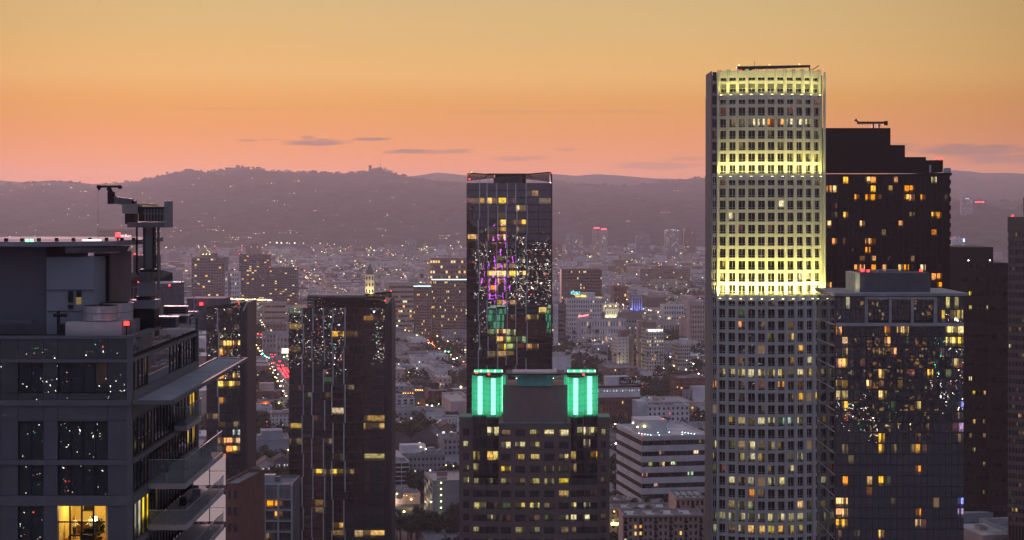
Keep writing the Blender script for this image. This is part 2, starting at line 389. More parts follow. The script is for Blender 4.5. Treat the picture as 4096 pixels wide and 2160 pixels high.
ridge = [(x*s_, y*s_) for x, y in [(-700,470),(-300,462),(0,464),(60,463),(130,456),(200,462),(250,468),(300,460),(350,455),(400,443),(435,433),(470,430),(520,433),(570,426),(610,421),(640,426),(690,430),(760,433),(850,437),(905,434),(935,428),(955,425),(985,432),(1020,445),(1070,450),(1110,458),(1180,460),(1290,458),(1390,456),(1440,462),(1500,468),(1530,465),(1580,467),(1640,461),(1700,455),(1775,446),(1900,440),(2050,455),(2200,480),(2400,500),(2600,508),(2900,470),(3400,480)]]
HG = hill('hills', ridge, 9300, 7000, 11200, -330, 1350, 80, 4)
ridge2 = [(x*s_, y*s_) for x, y in [(2000,600),(2200,570),(2300,545),(2380,508),(2420,500),(2460,507),(2500,517),(2545,525),(2580,505),(2650,480),(2900,470),(3300,500)]]
hill('hills', ridge2, 6900, 5900, 8000, 780, 1330, 25, 9, 120, 36)
ridge3 = [(x*s_, y*s_) for x, y in [(-600,455),(0,452),(60,458),(120,452),(180,455),(240,463),(400,470),(900,470),(1000,446),(1050,440),(1100,432),(1140,436),(1200,443),(1330,440),(1400,436),(1450,441),(1500,436),(1560,440),(1640,447),(1720,449),(1800,452),(1950,440),(2200,438),(2390,426),(2430,428),(2480,434),(2540,433),(2600,438),(3200,430)]]
hill('hills', ridge3, 12300, 11400, 13900, -300, 1330, 30, 14, 200, 20)

# ================================================================ floodlit white tower (A)
YA = 605.0; kA = F/YA
tA = thing('floodlit_tower', 'tall pale stone tower with bowed front, yellow floodlights on its upper third', 'tower', (X_(771.5,YA), YA, 0))
zt, zl1, zl2, zl3 = Z_(70,YA), Z_(94,YA), Z_(175,YA), Z_(296,YA)
HC, RB = 17.8, 39.0; AMAX = math.asin(HC/RB)
def arc(a, off=0.0):   # point on the bowed front, off = outwards
    return (math.sin(a)*(RB+off), RB-math.cos(a)*(RB+off))
zones = [(zl1, zt, -1.5, 2), (zl2, zl1, -1.0, 7), (zl3, zl2, -.5, 10), (0.0, zl3, 0.0, 33)]
NB = 11; winsA = []
def arcband(b, z0, z1, off0, off1, n=33, a0=-AMAX, a1=AMAX, mi=0, top_off=None):
    """curved strip between two heights, as a shell with thickness"""
    A_ = [a0+(a1-a0)*i/n for i in range(n+1)]
    for i in range(n):
        p, q = arc(A_[i],off1), arc(A_[i+1],off1); pt, qt = (arc(A_[i],top_off), arc(A_[i+1],top_off)) if top_off is not None else (p, q)
        pi, qi = arc(A_[i],off0), arc(A_[i+1],off0)
        b.quad((*p,z0),(*q,z0),(*qt,z1),(*pt,z1),mi); b.quad((*pt,z1),(*qt,z1),(*qi,z1),(*pi,z1),mi); b.quad((*pi,z0),(*qi,z0),(*q,z0),(*p,z0),mi)
core = MB()
core.box(-19.3, 18.6, 8.2, 22, 0, zt-1.2)
core.build('core', m_joint, tA)
da = 2*AMAX/NB
for zi, (z0, z1, off, nf) in enumerate(zones):
    ph = (z1-z0)/nf
    sh = MB(); arcband(sh, z0, z1, off-1.2, off-.62); sh.build('inner_shell', m_joint, tA)
    for k in range(NB+1):                       # paired ribs between the bays
        a = -AMAX+da*k; b = MB(); wd = .62 if 0 < k < NB else .5
        for s in (-1, 1):
            c = arc(a+s*.27/RB, 0)
            M = Matrix.Translation((c[0], c[1], 0)) @ Matrix.Rotation(a, 4, 'Z')
            b.box(-.19, .19, -off-.6, -off+.9, z0+.05, z1+(.5 if zi < 3 else .1), 0, M)
        M = Matrix.Translation((*arc(a,0), 0)) @ Matrix.Rotation(a, 4, 'Z')
        b.box(-.48, .48, -off-.22, -off+.85, z0+.05, z1, 0, M)
        b.build('pier', m_white, tA)
    for r in range(nf+1):
        if z0+r*ph < 20: continue
        b = MB(); zz0 = z0+r*ph
        h0, h1 = zz0-.40, zz0+.55
        if r == nf: h0, h1 = z1-.9, z1
        if r == 0: h0, h1 = z0+.0, z0+.35
        if zi == 0 and r == nf: h0 = z1-2.3
        arcband(b, max(h0,z0), min(h1,z1), off-.7, off-.02); b.build('spandrel', m_white, tA)
    if zi > 0:                                   # sloping cap under each terrace
        for k in range(NB):
            a0, a1 = -AMAX+da*k+.5/RB, -AMAX+da*(k+1)-.5/RB
            b = MB(); arcband(b, z1-1.7, z1-.12, off-1.1, off+.38, 2, a0, a1, 0, off-.5); b.build('cap_panel', m_white, tA)
    ww = 2*RB*math.sin(da/2)-.98
    for r in range(nf-1, -1, -1):
        for k in range(NB):
            zz0 = z0+r*ph+.62
            if zz0 < 35: continue
            a = -AMAX+da*(k+.5); c = arc(a, off-.55)
            hh = ph-1.04-(1.9 if (zi == 0 and r == nf-1) else (1.0 if (r == nf-1 and zi > 0) else 0))
            if zi == 0 and r == 0: hh = ph-2.6
            winsA.append((c[0]-math.cos(a)*ww/2, c[1]-math.sin(a)*ww/2, zz0, a, win(ww, hh, (.5,), (.22,), .07, m_frame_pale)))
    # narrow end bay and plain flank wall
    for r in range(nf-1, -1, -1):
        zz0 = z0+r*ph+.62
        if zz0 < 45: continue
        winsA.append((-19.55, 3.6, zz0, 0, win(1.35, ph-1.04, (.5,), (.22,), .1, m_frame)))
for zi, (z0, z1, off, nf) in enumerate(zones):
    ph = (z1-z0)/nf; ins = .35*(3-zi)
    for r in range(nf):
        zz0 = z0+r*ph
        if zz0 < 30 and zi == 3: continue
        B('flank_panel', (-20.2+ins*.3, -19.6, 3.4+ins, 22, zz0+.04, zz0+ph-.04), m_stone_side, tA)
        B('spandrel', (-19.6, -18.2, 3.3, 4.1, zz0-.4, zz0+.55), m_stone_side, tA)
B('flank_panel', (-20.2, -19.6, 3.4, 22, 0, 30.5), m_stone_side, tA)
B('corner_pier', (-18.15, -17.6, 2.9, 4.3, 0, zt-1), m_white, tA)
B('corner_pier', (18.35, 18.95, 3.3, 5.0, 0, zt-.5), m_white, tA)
B('roof', (-17.5, 17.0, 6.2, 22, zt-1.2, zt-.9), m_roof, tA)
def q7(x, y): return (675+x*.18416, 50+y*.18416)      # photo crops measured in their own pixels
def q8(x, y): return (675+x*.18416, 290+y*.18416)
litA = [q7(370,415)+(CRM,), q7(425,415)+(CRM,), q7(468,415)+(CRM,), q7(520,410)+((1.4,.5,.2),), q7(568,415)+((1.2,.6,.2),), q7(620,415)+(CRM,), q7(670,413)+(CRM,), q7(722,415)+(CRM,), q7(310,415)+(DIM,), q7(773,340)+((.12,.03,.01),), q7(773,415)+((.16,.05,.01),), q7(773,290)+((.3,.08,.02),), q7(310,930)+((1.1,.9,.5),), q7(568,873)+(CRM,), q7(568,808)+((.5,.3,.06),), q7(620,612)+((.35,.25,.06),), q7(670,612)+((.4,.28,.05),), q7(722,612)+((.4,.28,.05),), q7(770,612)+((.4,.28,.05),), q7(252,1195)+((.35,.25,.06),), q7(252,1258)+((.5,.4,.1),), q7(252,1315)+((.5,.4,.1),), q7(665,1250)+((.7,.7,.4),), q7(720,1255)+((.8,.7,.3),), q7(768,1250)+((.4,.35,.12),), q7(360,548)+((.2,.15,.05),)]
litA += [q8(x,y)+(c,) for x, y, c in [(360,215,AMB),(465,212,DIM),(618,280,WARM),(668,345,WARM),(715,408,CRM),(360,408,DIM),(618,408,(.4,.2,.05)),(250,468,(.7,.5,.2)),(305,468,(.8,.6,.2)),(357,468,(1,.8,.25)),(410,470,CRM),(462,470,CRM),(514,470,CRM),(565,470,(1.2,.9,.3)),(618,470,CRM),(668,470,CRM),(715,470,(.9,.65,.2)),(765,470,(.7,.5,.2)),(205,523,AMB),(562,535,AMB),(618,535,DIM),(668,537,AMB),(357,600,DIM),(665,602,WARM),(762,600,WARM),(618,600,DIM),(305,725,(.5,.35,.1)),(357,725,(.7,.5,.2)),(408,730,CRM),(460,730,CRM),(512,730,(.9,.8,.4)),(563,730,(.5,.8,.5)),(615,730,(.6,.95,.7)),(664,730,CRM),(205,840,CRM),(205,905,(.6,.35,.1)),(357,858,(.5,.3,.1)),(408,860,CRM),(460,860,DIM),(512,860,(.5,.35,.12)),(562,860,DIM),(375,920,(.5,.4,.1)),(408,922,CRM),(460,922,(.5,.35,.12)),(615,932,CRM),(664,925,(.8,.7,.4)),(512,990,DIM),(615,992,CRM),(300,1045,CRM),(357,1060,DIM),(408,1045,(.6,.5,.25)),(512,1042,(.6,.55,.3)),(562,1057,CRM),(410,1115,AMB),(460,1115,DIM),(300,1185,(.4,.3,.1)),(357,1182,(.5,.4,.12)),(408,1180,(.5,.5,.2)),(664,1185,(.8,.5,.12)),(700,1185,WARM),(250,1240,(.4,.38,.2)),(305,1243,(.7,.65,.35)),(357,1245,(.7,.65,.3)),(408,1245,(.6,.55,.3)),(460,1250,(.6,.5,.25)),(510,1245,CRM),(562,1250,CRM),(612,1250,(.5,.45,.2)),(664,1248,(.7,.65,.3)),(715,1248,(.6,.6,.3)),(762,1245,(.7,.7,.35)),(305,1310,DIM),(357,1310,(.8,.6,.15)),(408,1310,WARM),(460,1312,WARM),(510,1312,(.7,.55,.15)),(562,1312,WARM),(612,1312,(.7,.55,.15)),(660,1312,(.5,.4,.12)),(205,1215,(.5,.45,.2)),(205,1290,(.6,.55,.25))]]
litA = [(x,y,tuple(v*(.55 if y > 296 else .9) for v in c)) for x, y, c in litA]
m_glass_a = glassy('clear_dark_glass', (.006,.006,.007), ior=1.42, emis=True)
flush(tA, winsA, litA, .0, seed=3, tol=6, pdim=.10, glass=m_glass_a)
m_flood = emit('flood_lens', (1.0,.95,.35), 9)
LAMP_W = {0: 2600, 1: 3600, 2: 9000}
def floods(t, zs):
    for (z, off, beams) in zs:
        for k in range(NB):
            a = -AMAX+da*(k+.5); c = arc(a, off)
            fx = MB(); M = Matrix.Translation((c[0],c[1],z)) @ Matrix.Rotation(a,4,'Z')
            fx.box(-.35,.35,-.25,.25,0,.35,0,M); fx.box(-.3,.3,-.2,.2,.36,.46,1,M); fx.box(-.06,.06,-.05,.9,-.15,.0,0,M)
            fx.build('flood_lamp', [m_black, m_flood], t)
            for (power, tiltdeg, spread) in beams:
             ld = bpy.data.lights.new('flood_light', 'SPOT'); ld.energy = power; ld.color = (1.0,.90,.22); ld.spot_size = R(spread); ld.spot_blend = 1.0; ld.shadow_soft_size = .35
             lo = bpy.data.objects.new('flood_light', ld); COL.objects.link(lo); lo.parent = t
             lo.location = (c[0], c[1], z+.55)
             d = Vector((-math.sin(a)*math.sin(R(tiltdeg)), math.cos(a)*math.sin(R(tiltdeg)), math.cos(R(tiltdeg))))
             lo.rotation_euler = (-d).to_track_quat('Z','Y').to_euler()
floods(tA, [(zl3-1.3, 2.4, ((34000, 5, 30), (21000, 30, 95))), (zl2-.9, 1.8, ((300, 7, 44), (7500, 38, 92))), (zl1-.6, 1.3, ((1400, 10, 60), (2100, 35, 130)))])
# roof gear of the tower
bm = thing('maintenance_crane', 'long dark boom lying along the roof edge of the floodlit pale tower', 'crane', (tA.location[0], YA+9, zt-.9))
p = W(737,68.5,YA+9)-Vector(bm.location)
MB().box(-10.7,-5.6,-1.2,1.2,0,2.8).build('cab', m_black, bm)
MB().prism([(-6,-.5),(14.6,-.25),(14.6,.25),(-6,.5)], [1.7,2.5,2.5,1.7], [2.9,3.3,3.3,2.9]).build('boom', m_black, bm)
MB().tube((-4.2,0,0),(-3.9,0,1.9),.25).tube((-3.4,0,0),(-3.8,0,1.9),.15).build('prop', m_black, bm)
MB().tube((14.2,0,2.6),(14.5,0,1.8),.18).tube((14.5,0,1.8),(15.6,0,1.75),.18).tube((15.6,0,1.75),(17.6,0,3.1),.15).build('hook_arm', m_black, bm)
MB().tube((-4.6,0,2.8),(-4.6,0,4.6),.07).build('mast', m_black, bm)
for x in (-9.8, .6, 10.9): lamp('warning_lamp', (x,0,3.0+(x+10)*.015), bm, .28, m_lampo)
for x in (719.5, 741, 764, 803, 816, 823):
    q = W(x, 70, YA+5); lamp('warning_lamp', (q[0]-tA.location[0], 5, zt+.1), tA, .25)

# ================================================================ dark stepped tower (B)
YB = 690.0; kB = F/YB
def q1(x, y): return (800+x*.14728, 100+y*.14728)
tB = thing('stepped_tower', 'near black apartment tower with stepped roofline and scattered orange rooms', 'tower', (X_(818,YB), YB, 0))
mB = mat('dark_cladding', (.006,.005,.006), .7, spec=.1)
def lx(x): return X_(x,YB)-tB.location[0]
for (a, c, y, d) in ((800,890.5,128,30),(890.5,905,145,29.8),(905,926,157,29.6),(926,943,160.2,29.4)):
    B('roof_block', (lx(a), lx(c), .0+ (30-d)*.02, d, 0 if y > 160.3 else Z_(172,YB), Z_(y,YB)), mB, tB)
B('body', (lx(800), lx(950), .3, 30, 0, Z_(174,YB)), mB, tB)
B('roof_slab', (lx(926), lx(951.5), -.6, 30, Z_(175.5,YB), Z_(172.8,YB)), mB, tB)
m_balu = mat('clear_screen', (.30,.34,.33), .15, spec=.5)
B('glass_screen', (lx(943.5), lx(950.6), -.2, -.1, Z_(172.8,YB), Z_(168,YB)), m_balu, tB)
B('glass_screen', (lx(929), lx(931), -.35, -.2, Z_(172.6,YB), Z_(165,YB)), m_balu, tB)
wB = []; nx = 22; cw = (lx(948)-lx(826.5))/nx; rp = 8.78/kB
wk = [win(cw-.12, rp-.55, (.62,), (), .06), win(cw-.12, rp-.55, (.4,), (.3,), .06), win(cw-.12, rp-.55, (), (), .06)]
rr = random.Random(5)
for r in range(15):
    z = Z_(180.3+8.78*r,YB)-(rp-.55)/2
    for k in range(nx): wB.append((lx(826.5)+k*cw+.06, .22, z, 0, rr.choice(wk)))
for r in range(18):
    z = Z_(176+8.78*r,YB); B('floor_band', (lx(826), lx(950), -.03, .25, z-.22, z+.22), mB, tB)
litB = [q1(x,y)+(c,)+e for x,y,c,e in [(320,545,WARM,()),(455,540,WARM,()),(490,540,AMB,()),(490,605,WARM,()),(200,600,AMB,()),(228,600,WARM,()),(390,662,AMB,()),(445,662,AMB,()),(480,662,AMB,()),(660,548,(.7,.25,.05),()),(735,600,AMB,()),(765,600,AMB,()),(735,660,WARM,()),(765,660,AMB,()),(840,655,AMB,()),(603,622,(.5,.3,.1),()),(317,780,WARM,()),(215,828,WARM,()),(440,836,WARM,()),(670,830,(.7,.25,.05),()),(895,780,WARM,()),(930,780,AMB,()),(955,780,(.8,.3,.05),()),(750,775,DIM,()),(588,890,DIM,()),(925,885,(.8,.3,.05),()),(905,885,(.6,.2,.04),()),(218,955,AMB,()),(315,965,DIMR,()),(460,950,AMB,()),(490,945,(.8,.3,.05),()),(475,1005,AMB,()),(440,1080,AMB,()),(480,1080,(.7,.3,.06),()),(440,1112,AMB,()),(480,1112,AMB,()),(390,1128,AMB,()),(570,1112,AMB,()),(668,1115,AMB,()),(755,1070,DIM,()),(822,1130,CRM,()),(670,1170,WARM,()),(735,1170,AMB,()),(900,1175,AMB,()),(935,1175,AMB,()),(937,1235,AMB,()),(215,1285,AMB,()),(910,545,CRM,())]]
m_glass_b = glassy('black_tower_glass', (.006,.006,.007), ior=1.28, emis=True)
flush(tB, wB, litB, .0, seed=8, tol=6, pdim=.03, glass=m_glass_b)
for y in (182,190.5,199,207.7,216.5,225.2,234,242): B('balcony', (lx(949.4), lx(951.6), 1, 9, Z_(y,YB)-.9, Z_(y,YB)+.9), mB, tB)
for x, y in ((937.3,159.2),(942,158.6)): lamp('warning_lamp', (lx(x), 1, Z_(160.2,YB)), tB, .55)
cr = thing('rooftop_gantry', 'dark lattice window cleaning gantry on the black stepped tower', 'crane', tuple(W(872,128,YB+6)))
g = 1/kB
MB().box(-13*g,14*g,-.7,.7,4.2*g,6.4*g).box(11.5*g,15.5*g,-.9,.9,2.8*g,7*g).build('boom', m_black, cr)
b = MB()
for i in range(6): b.box((-13+i*2.6)*g,(-11.8+i*2.6)*g,-.5,.5,(3.4-.2*(i%2))*g,(4.6)*g)
b.build('lattice', m_black, cr)
MB().tube((-13*g,0,5.2*g),(-16*g,0,7.6*g),.35).tube((-16*g,0,7.6*g),(-17*g,0,8.4*g),.6).tube((-15*g,0,5*g),(-13.5*g,0,4*g),.3).build('jib_head', m_black, cr)
MB().box(.2*g,1.8*g,-.5,.5,-.3,4.4*g).build('mast', m_black, cr)
MB().box(6*g,7.6*g,-.5,.5,-.3,4.4*g).box(5.4*g,8.2*g,-.6,.6,2*g,2.9*g).build('mast', m_black, cr)

# ================================================================ reflective glass tower on the right (C)
YC = 500.0; kC = F/YC
def q2(x, y): return (800+x*.19512, 275+y*.19512)
m_glass_c = glassy('grey_tower_glass', (.034,.037,.048), ior=2.5, emis=True, wob=.004)
tC = thing('glass_tower', 'reflective grey glass apartment tower with flat overhanging roof and grey penthouse', 'tower', (X_(836,YC), YC, 0))
def cx(x): return X_(x,YC)-tC.location[0]
mC = mat('grey_metal', (.10,.10,.115), .5, .2); mC2 = mat('pale_metal', (.30,.30,.32), .5, .1); mP = mat('penthouse_wall', (.06,.065,.085), .7)
WC = cx(964); zC = Z_(296.5,YC)
B('core', (.35, WC-.35, .5, 29.5, 0, zC), m_black, tC)
B('roof_slab', (-.7, WC+.9, -.6, 30.5, zC+.2, zC+.75), mC2, tC)
B('roof_edge', (-.9, WC+1.1, -.8, 30.7, zC+.77, zC+1.0), mC2, tC)
B('penthouse', (cx(863.5), cx(934.5), 5, 20, zC+1, Z_(274,YC+5)+.3), mP, tC)
o = MB().quad((cx(863.5)-4.3,5.5,zC+1),(cx(863.5)-.5,5.1,zC+1),(cx(863.5)-.5,5.1,Z_(274,YC+5)+.3),(cx(863.5)-4.3,5.5,Z_(274,YC+5)+.3))
B('penthouse_end', (cx(859), cx(863.4), 5.2, 20, zC+1, Z_(274,YC+5)+.3), mat('lit_end_wall', (.75,.72,.5), .7), tC)
ld = bpy.data.lights.new('wall_light', 'SPOT'); ld.energy = 260; ld.color = (1,.95,.45); ld.spot_size = R(80); ld.spot_blend = 1
lo = bpy.data.objects.new('wall_light', ld); COL.objects.link(lo); lo.parent = tC; lo.location = (cx(860), 1.5, zC+1.2); lo.rotation_euler = (R(130), 0, 0)
mCb = mat('dark_band', (.045,.045,.052), .5, .2)
rowsC, phC = 24, 10.72/kC
zf0 = Z_(275+.19512*262,YC)       # head of the first regular storey
colsC = 21; cwC = WC/colsC; wC = []
wkc = [win(cwC-.05, phC-.30, (), (), .05), win(cwC-.05, phC-.30, (.5,), (), .05), win(cwC-.05, phC-.30, (), (.3,), .05), win(cwC-.05, phC-.30, (.3,), (.75,), .05)]
rr = random.Random(11)
for r in range(rowsC+6):
    z = zf0-phC*(r+1)
    B('floor_band', (0, WC, .2, .42, z-.02, z+.24), mCb, tC)
    for k in range(colsC): wC.append((k*cwC+.02, .3-rr.choice((0,0,0,.12)), z+.27, 0, rr.choice(wkc)))
B('floor_band', (0, WC, .0, .42, zf0, zf0+.9), mC2, tC)
# tall plant storey with stout columns
for xa, xb in ((836.5,865),(936.5,963.8)):
    n = 6
    for k in range(n):
        wC.append((cx(xa)+k*(cx(xb)-cx(xa))/n, .3, zf0+1.0, 0, win((cx(xb)-cx(xa))/n-.05, (zC-zf0)/2-.6, (), (), .05)))
        wC.append((cx(xa)+k*(cx(xb)-cx(xa))/n, .3, zf0+.5+(zC-zf0)/2, 0, win((cx(xb)-cx(xa))/n-.05, (zC-zf0)/2-.6, (), (), .05)))
for xa, xb in ((868.5,888.5),(892,910.5),(914,933.5)):
    for k in range(3): wC.append((cx(xa)+k*(cx(xb)-cx(xa))/3, .35, zf0+1.6, 0, win((cx(xb)-cx(xa))/3-.05, zC-zf0-2.4, (), (.5,), .05)))
for xa in (864.9,866.6,889,911,933.8,936): B('column', (cx(xa), cx(xa+(2.6 if xa in (889,911,933.8) else 1.2)), -.15, .4, zf0+.9, zC-.4), mC2, tC)
B('lintel', (cx(865), cx(937), -.1, .4, zC-.8, zC-.05), mC2, tC)
litC = [q2(x,y)+(c,) for x,y,c in [(205,285,WARM),(185,285,AMB),(440,280,AMB),(500,288,(1.1,.65,.18)),(535,288,(1.1,.65,.18)),(765,288,GOLD),(800,288,GOLD),(840,288,(1.2,.8,.2)),(765,350,GOLD),(800,350,GOLD),(840,350,GOLD),(440,345,AMB),(215,345,(.6,.35,.1)),(480,410,AMB),(225,408,(.5,.3,.1)),(428,408,DIM),(185,448,AMB),(205,455,AMB),(245,455,WARM),(800,465,(.6,.4,.1)),(840,465,(.4,.28,.08)),(427,522,WARM),(410,522,WARM),(660,520,WARM),(365,567,WARM),(235,570,WARM),(210,570,(.6,.4,.1)),(427,628,WARM),(410,628,WARM),(195,620,(.7,.5,.2)),(235,620,(.4,.3,.1)),(215,680,WARM),(245,680,WARM),(600,690,(.7,.5,.15)),(820,680,(.3,.3,.9)),(225,735,DIM),(820,740,DIM),(820,795,(.5,.3,.6)),(425,845,WARM),(410,845,WARM),(605,865,AMB),(425,908,WARM),(410,908,WARM),(603,905,(.7,.35,.1)),(490,905,DIM),(215,890,DIM),(820,850,DIM),(600,1010,AMB),(425,1065,WARM),(410,1065,WARM),(225,1065,AMB),(355,1065,(.6,.35,.1)),(355,1130,AMB),(205,1165,WARM),(240,1165,WARM),(205,1225,AMB),(240,1225,WARM),(205,1280,WARM),(240,1280,WARM),(600,1235,AMB),(600,1285,(.7,.4,.12)),(420,1345,WARM),(815,1185,BLUE),(810,1240,(.6,.4,.8)),(755,160,(.7,.6,.2)),(805,160,(.3,.25,.1)),(740,215,(.7,.5,.12)),(770,215,(.7,.5,.12)),(800,215,(.7,.5,.12)),(835,215,(.6,.4,.1)),(245,130,(.4,.35,.2)),(860,1110,(.3,.3,.12))]]
flush(tC, wC, litC, .015, cols=(DIM, DIMR, (.3,.2,.07)), seed=4, tol=7, tilt=.006, pdim=.05, glass=m_glass_c)
B('side_wall', (-.3, .3, .3, 29.5, 0, zC), m_spandrel_glass, tC)
for r in range(rowsC//2+3):
    z = zf0+.4-phC*2*r; B('side_band', (-.40, -.3, .2, 29.5, z-.16, z+.16), mC2, tC)
for r in range(rowsC+6):
    z = zf0-phC*(r+1)
    for k in range(4): B('side_pane', (-.36, -.31, 1+k*7.2, 7.6+k*7.2, z+.5, z+phC-.15), m_glass_flat, tC)
b = MB()
for i in range(16): b.tube((cx(846)+i*2.0,2,zC+1),(cx(846)+i*2.0,2,zC+1.6),.05)
lamp('warning_lamp', (cx(868),8,Z_(274,YC+5)+.3), tC, .75); lamp('warning_lamp', (cx(874),8,Z_(274,YC+5)+.3), tC, .6); lamp('warning_lamp', (cx(927.5),8,Z_(274,YC+5)+.3), tC, .75)
B('roof_rail', (cx(864), cx(905), 9, 9.4, Z_(270.5,YC+9), Z_(269.5,YC+9)), m_steel, tC)
B('roof_unit', (cx(881), cx(885), 8, 11, Z_(274,YC+5)+.3, Z_(270,YC+8)), m_steel, tC)

# ================================================================ dark office (E) and stone office with the lettered sign (D)
YE = 900.0
tE = thing('dark_office', 'dark brown office block between the glass tower and the lettered stone tower', 'office block', (X_(940,YE), YE, 0))
mE = mat('brown_cladding', (.014,.011,.011), .6)
ex = lambda x: X_(x,YE)-tE.location[0]
B('body', (ex(930), ex(993.5), .4, 40, 0, Z_(247,YE)), mE, tE); B('wing', (ex(988), ex(1009), -3, 30, 0, Z_(263,YE)), mE, tE)
wE = []
for r in range(20):
    z = Z_(268+14.2*r,YE)
    for k in range(8): wE.append((ex(962)+k*(ex(990)-ex(962))/8, .3, z, 0, win(1.55, 2.6, (), (), .08)))
    for k in range(3): wE.append((ex(990)+k*(ex(1007)-ex(990))/3, -3.1, z, 0, win(2.4, 2.6, (.5,), (), .08)))
flush(tE, wE, [q2(x,y)+(c,) for x,y,c in [(880,80,GOLD),(880,175,(.5,.4,.1)),(960,175,(.5,.4,.15)),(880,535,CRM),(885,590,(.6,.4,.1)),(950,595,(.6,.4,.1)),(900,720,(.6,.4,.1)),(950,720,DIM),(945,815,(.5,.35,.1)),(880,815,DIM),(940,855,DIM),(900,905,(.4,.35,.12)),(945,1005,DIM),(945,1090,DIM)]], 0, seed=2)
for x in (968.6,990): lamp('wall_lamp', (ex(x), .2 , Z_(261,YE)), tE, .4, m_lampw)
YD = 820.0; aD = R(-36)
tD = thing('lettered_office', 'brown stone office tower with vertical letters near the roof at the frame edge', 'office block', (X_(1008,YD), YD, 0), aD)
mD = mat('brown_stone', (.13,.10,.088), .7)
topD = Z_(217,YD)
B('body', (.0, 46, .6, 40, 0, topD-.5), m_black, tD); B('parapet', (-.2, 46.2, 0, 40, topD-7, topD), mD, tD)
B('upper_block', (5.2, 46, 5.5, 38, topD, Z_(199,YD+2)), mD, tD)
B('upper_cap', (4.9, 46, 5.2, 38, Z_(199,YD+2), Z_(198,YD+2)), mD, tD)
wD = []; phD = 3.95
for r in range(34):
    z = topD-7-phD*(r+1)
    B('spandrel', (-.2, 46.2, .0, .9, z, z+1.6), mD, tD)
    for k in range(9): wD.append((.3+k*1.5, .45, z+1.62, 0, win(1.25, phD-1.65, (), (), .07)))
    B('side_spandrel', (-.25, -.02, 1, 40, z, z+1.6), mD, tD)
for k in range(10): B('mullion', (.0+k*1.5, .28+k*1.5, .2, .9, 0, topD-7), mD, tD)
flush(tD, wD, [q2(1075,385)+(CRM,), q2(1100,1195)+((.6,.4,.1),), q2(1130,708)+(AMB,), q2(1108,1205)+((.5,.35,.1),)], .01, cols=(DIM,), seed=6, pdim=.15)
m_letw = mat('white_letters', (.7,.7,.68), .5); m_lety = emit('yellow_sign', (.9,.6,.05), .25)
B('sign_board', (5.4, 20, 5.2, 5.45, Z_(220.5,YD), Z_(208,YD)), m_black, tD)
text('letter', 'E', 4.6, m_letw, tD, (6.4, 5.1, Z_(216,YD)), rot=(R(90),0,0)); text('letter', 'Y', 4.6, m_letw, tD, (9.3, 5.1, Z_(213.5,YD)), rot=(R(90),0,0))
MB().prism([(10.2,5.1),(14,5.1),(14,5.2),(10.2,5.2)], [Z_(218,YD)]*4, [Z_(217,YD),Z_(211,YD),Z_(211,YD),Z_(217,YD)]).build('sign_beam', m_lety, tD)
lamp('warning_lamp', (1.5,2,topD), tD, .7); lamp('warning_lamp', (6.5,7,Z_(198,YD+2)), tD, .7)
# ================================================================ the family of dark curtain-wall towers with staggered fins
mT = mat('dark_mullion', (.045,.043,.05), .45, .4); mTb = mat('floor_line', (.085,.08,.088), .45, .3)
def fin_tower(name, label, Y, bounds, ytop, pitch, rows, lit, seed, depth, right_x=None, right_off=0.0, fins=(1,2,3,4,5,6), p=0.0, pdim=.05, subs=2, rz=0.0):
    k = F/Y; t = thing(name, label, 'tower', (X_(bounds[0],Y), Y, 0), rz)
    lx = [ (x-bounds[0])/k/math.cos(rz) for x in bounds]; W_ = lx[-1]; zt = Z_(ytop,Y); ph = pitch/k
    B('core', (.25, W_-.05, .4, depth, 0, zt), m_black, t)
    ws = []; rr = random.Random(seed)
    for r in range(rows):
        z = zt-ph*(r+1)
        B('floor_line', (0, W_, .02, .38, z-.02, z+.13), mTb, t)
        if r % 2 == 0 and r: B('floor_line', (0, W_, .05, .36, z+.62, z+.70), mTb, t)
        for c in range(len(lx)-1):
            w = lx[c+1]-lx[c]; ws.append((lx[c]+.06, .30, z+.18, 0, win(w-.12, ph-.22, (1/3,2/3) if w > 4.6 else (.5,), (), .05)))
    for c in range(len(lx)): B('mullion', (lx[c]-.06, lx[c]+.06, .0, .38, 0, zt), mT, t)
    for c in fins:                                # pale fins, two to three storeys long, stepping sideways
        r = -rr.choice((0,1,2)); side = rr.choice((0,1))
        while r < rows-1:
            ln = rr.choice((3,4,4,5)); a, b_ = max(r,0), min(r+ln, rows)
            if b_ > a: B('fin', (lx[c]-.24+side*.48, lx[c]+.16+side*.48, -.55, .0, zt-ph*b_+.1, zt-ph*a-.05), m_fin, t)
            r += ln; side = 1-side
            if rr.random() < .25: r += 1
    flush(t, ws, lit, p, seed=seed, cols=(DIM, DIMR, (.4,.25,.08)), tilt=.004, pdim=pdim)
    return t, lx, zt, ph
def q5(x, y): return (450+x*.14728, 160+y*.14728)
def q4(x, y): return (225+x*.14728, 340+y*.14728)
def q3(x, y): return (225+x*.14728, 150+y*.14728)
def qb(x, y): return (x*.16931, 310+y*.16931)
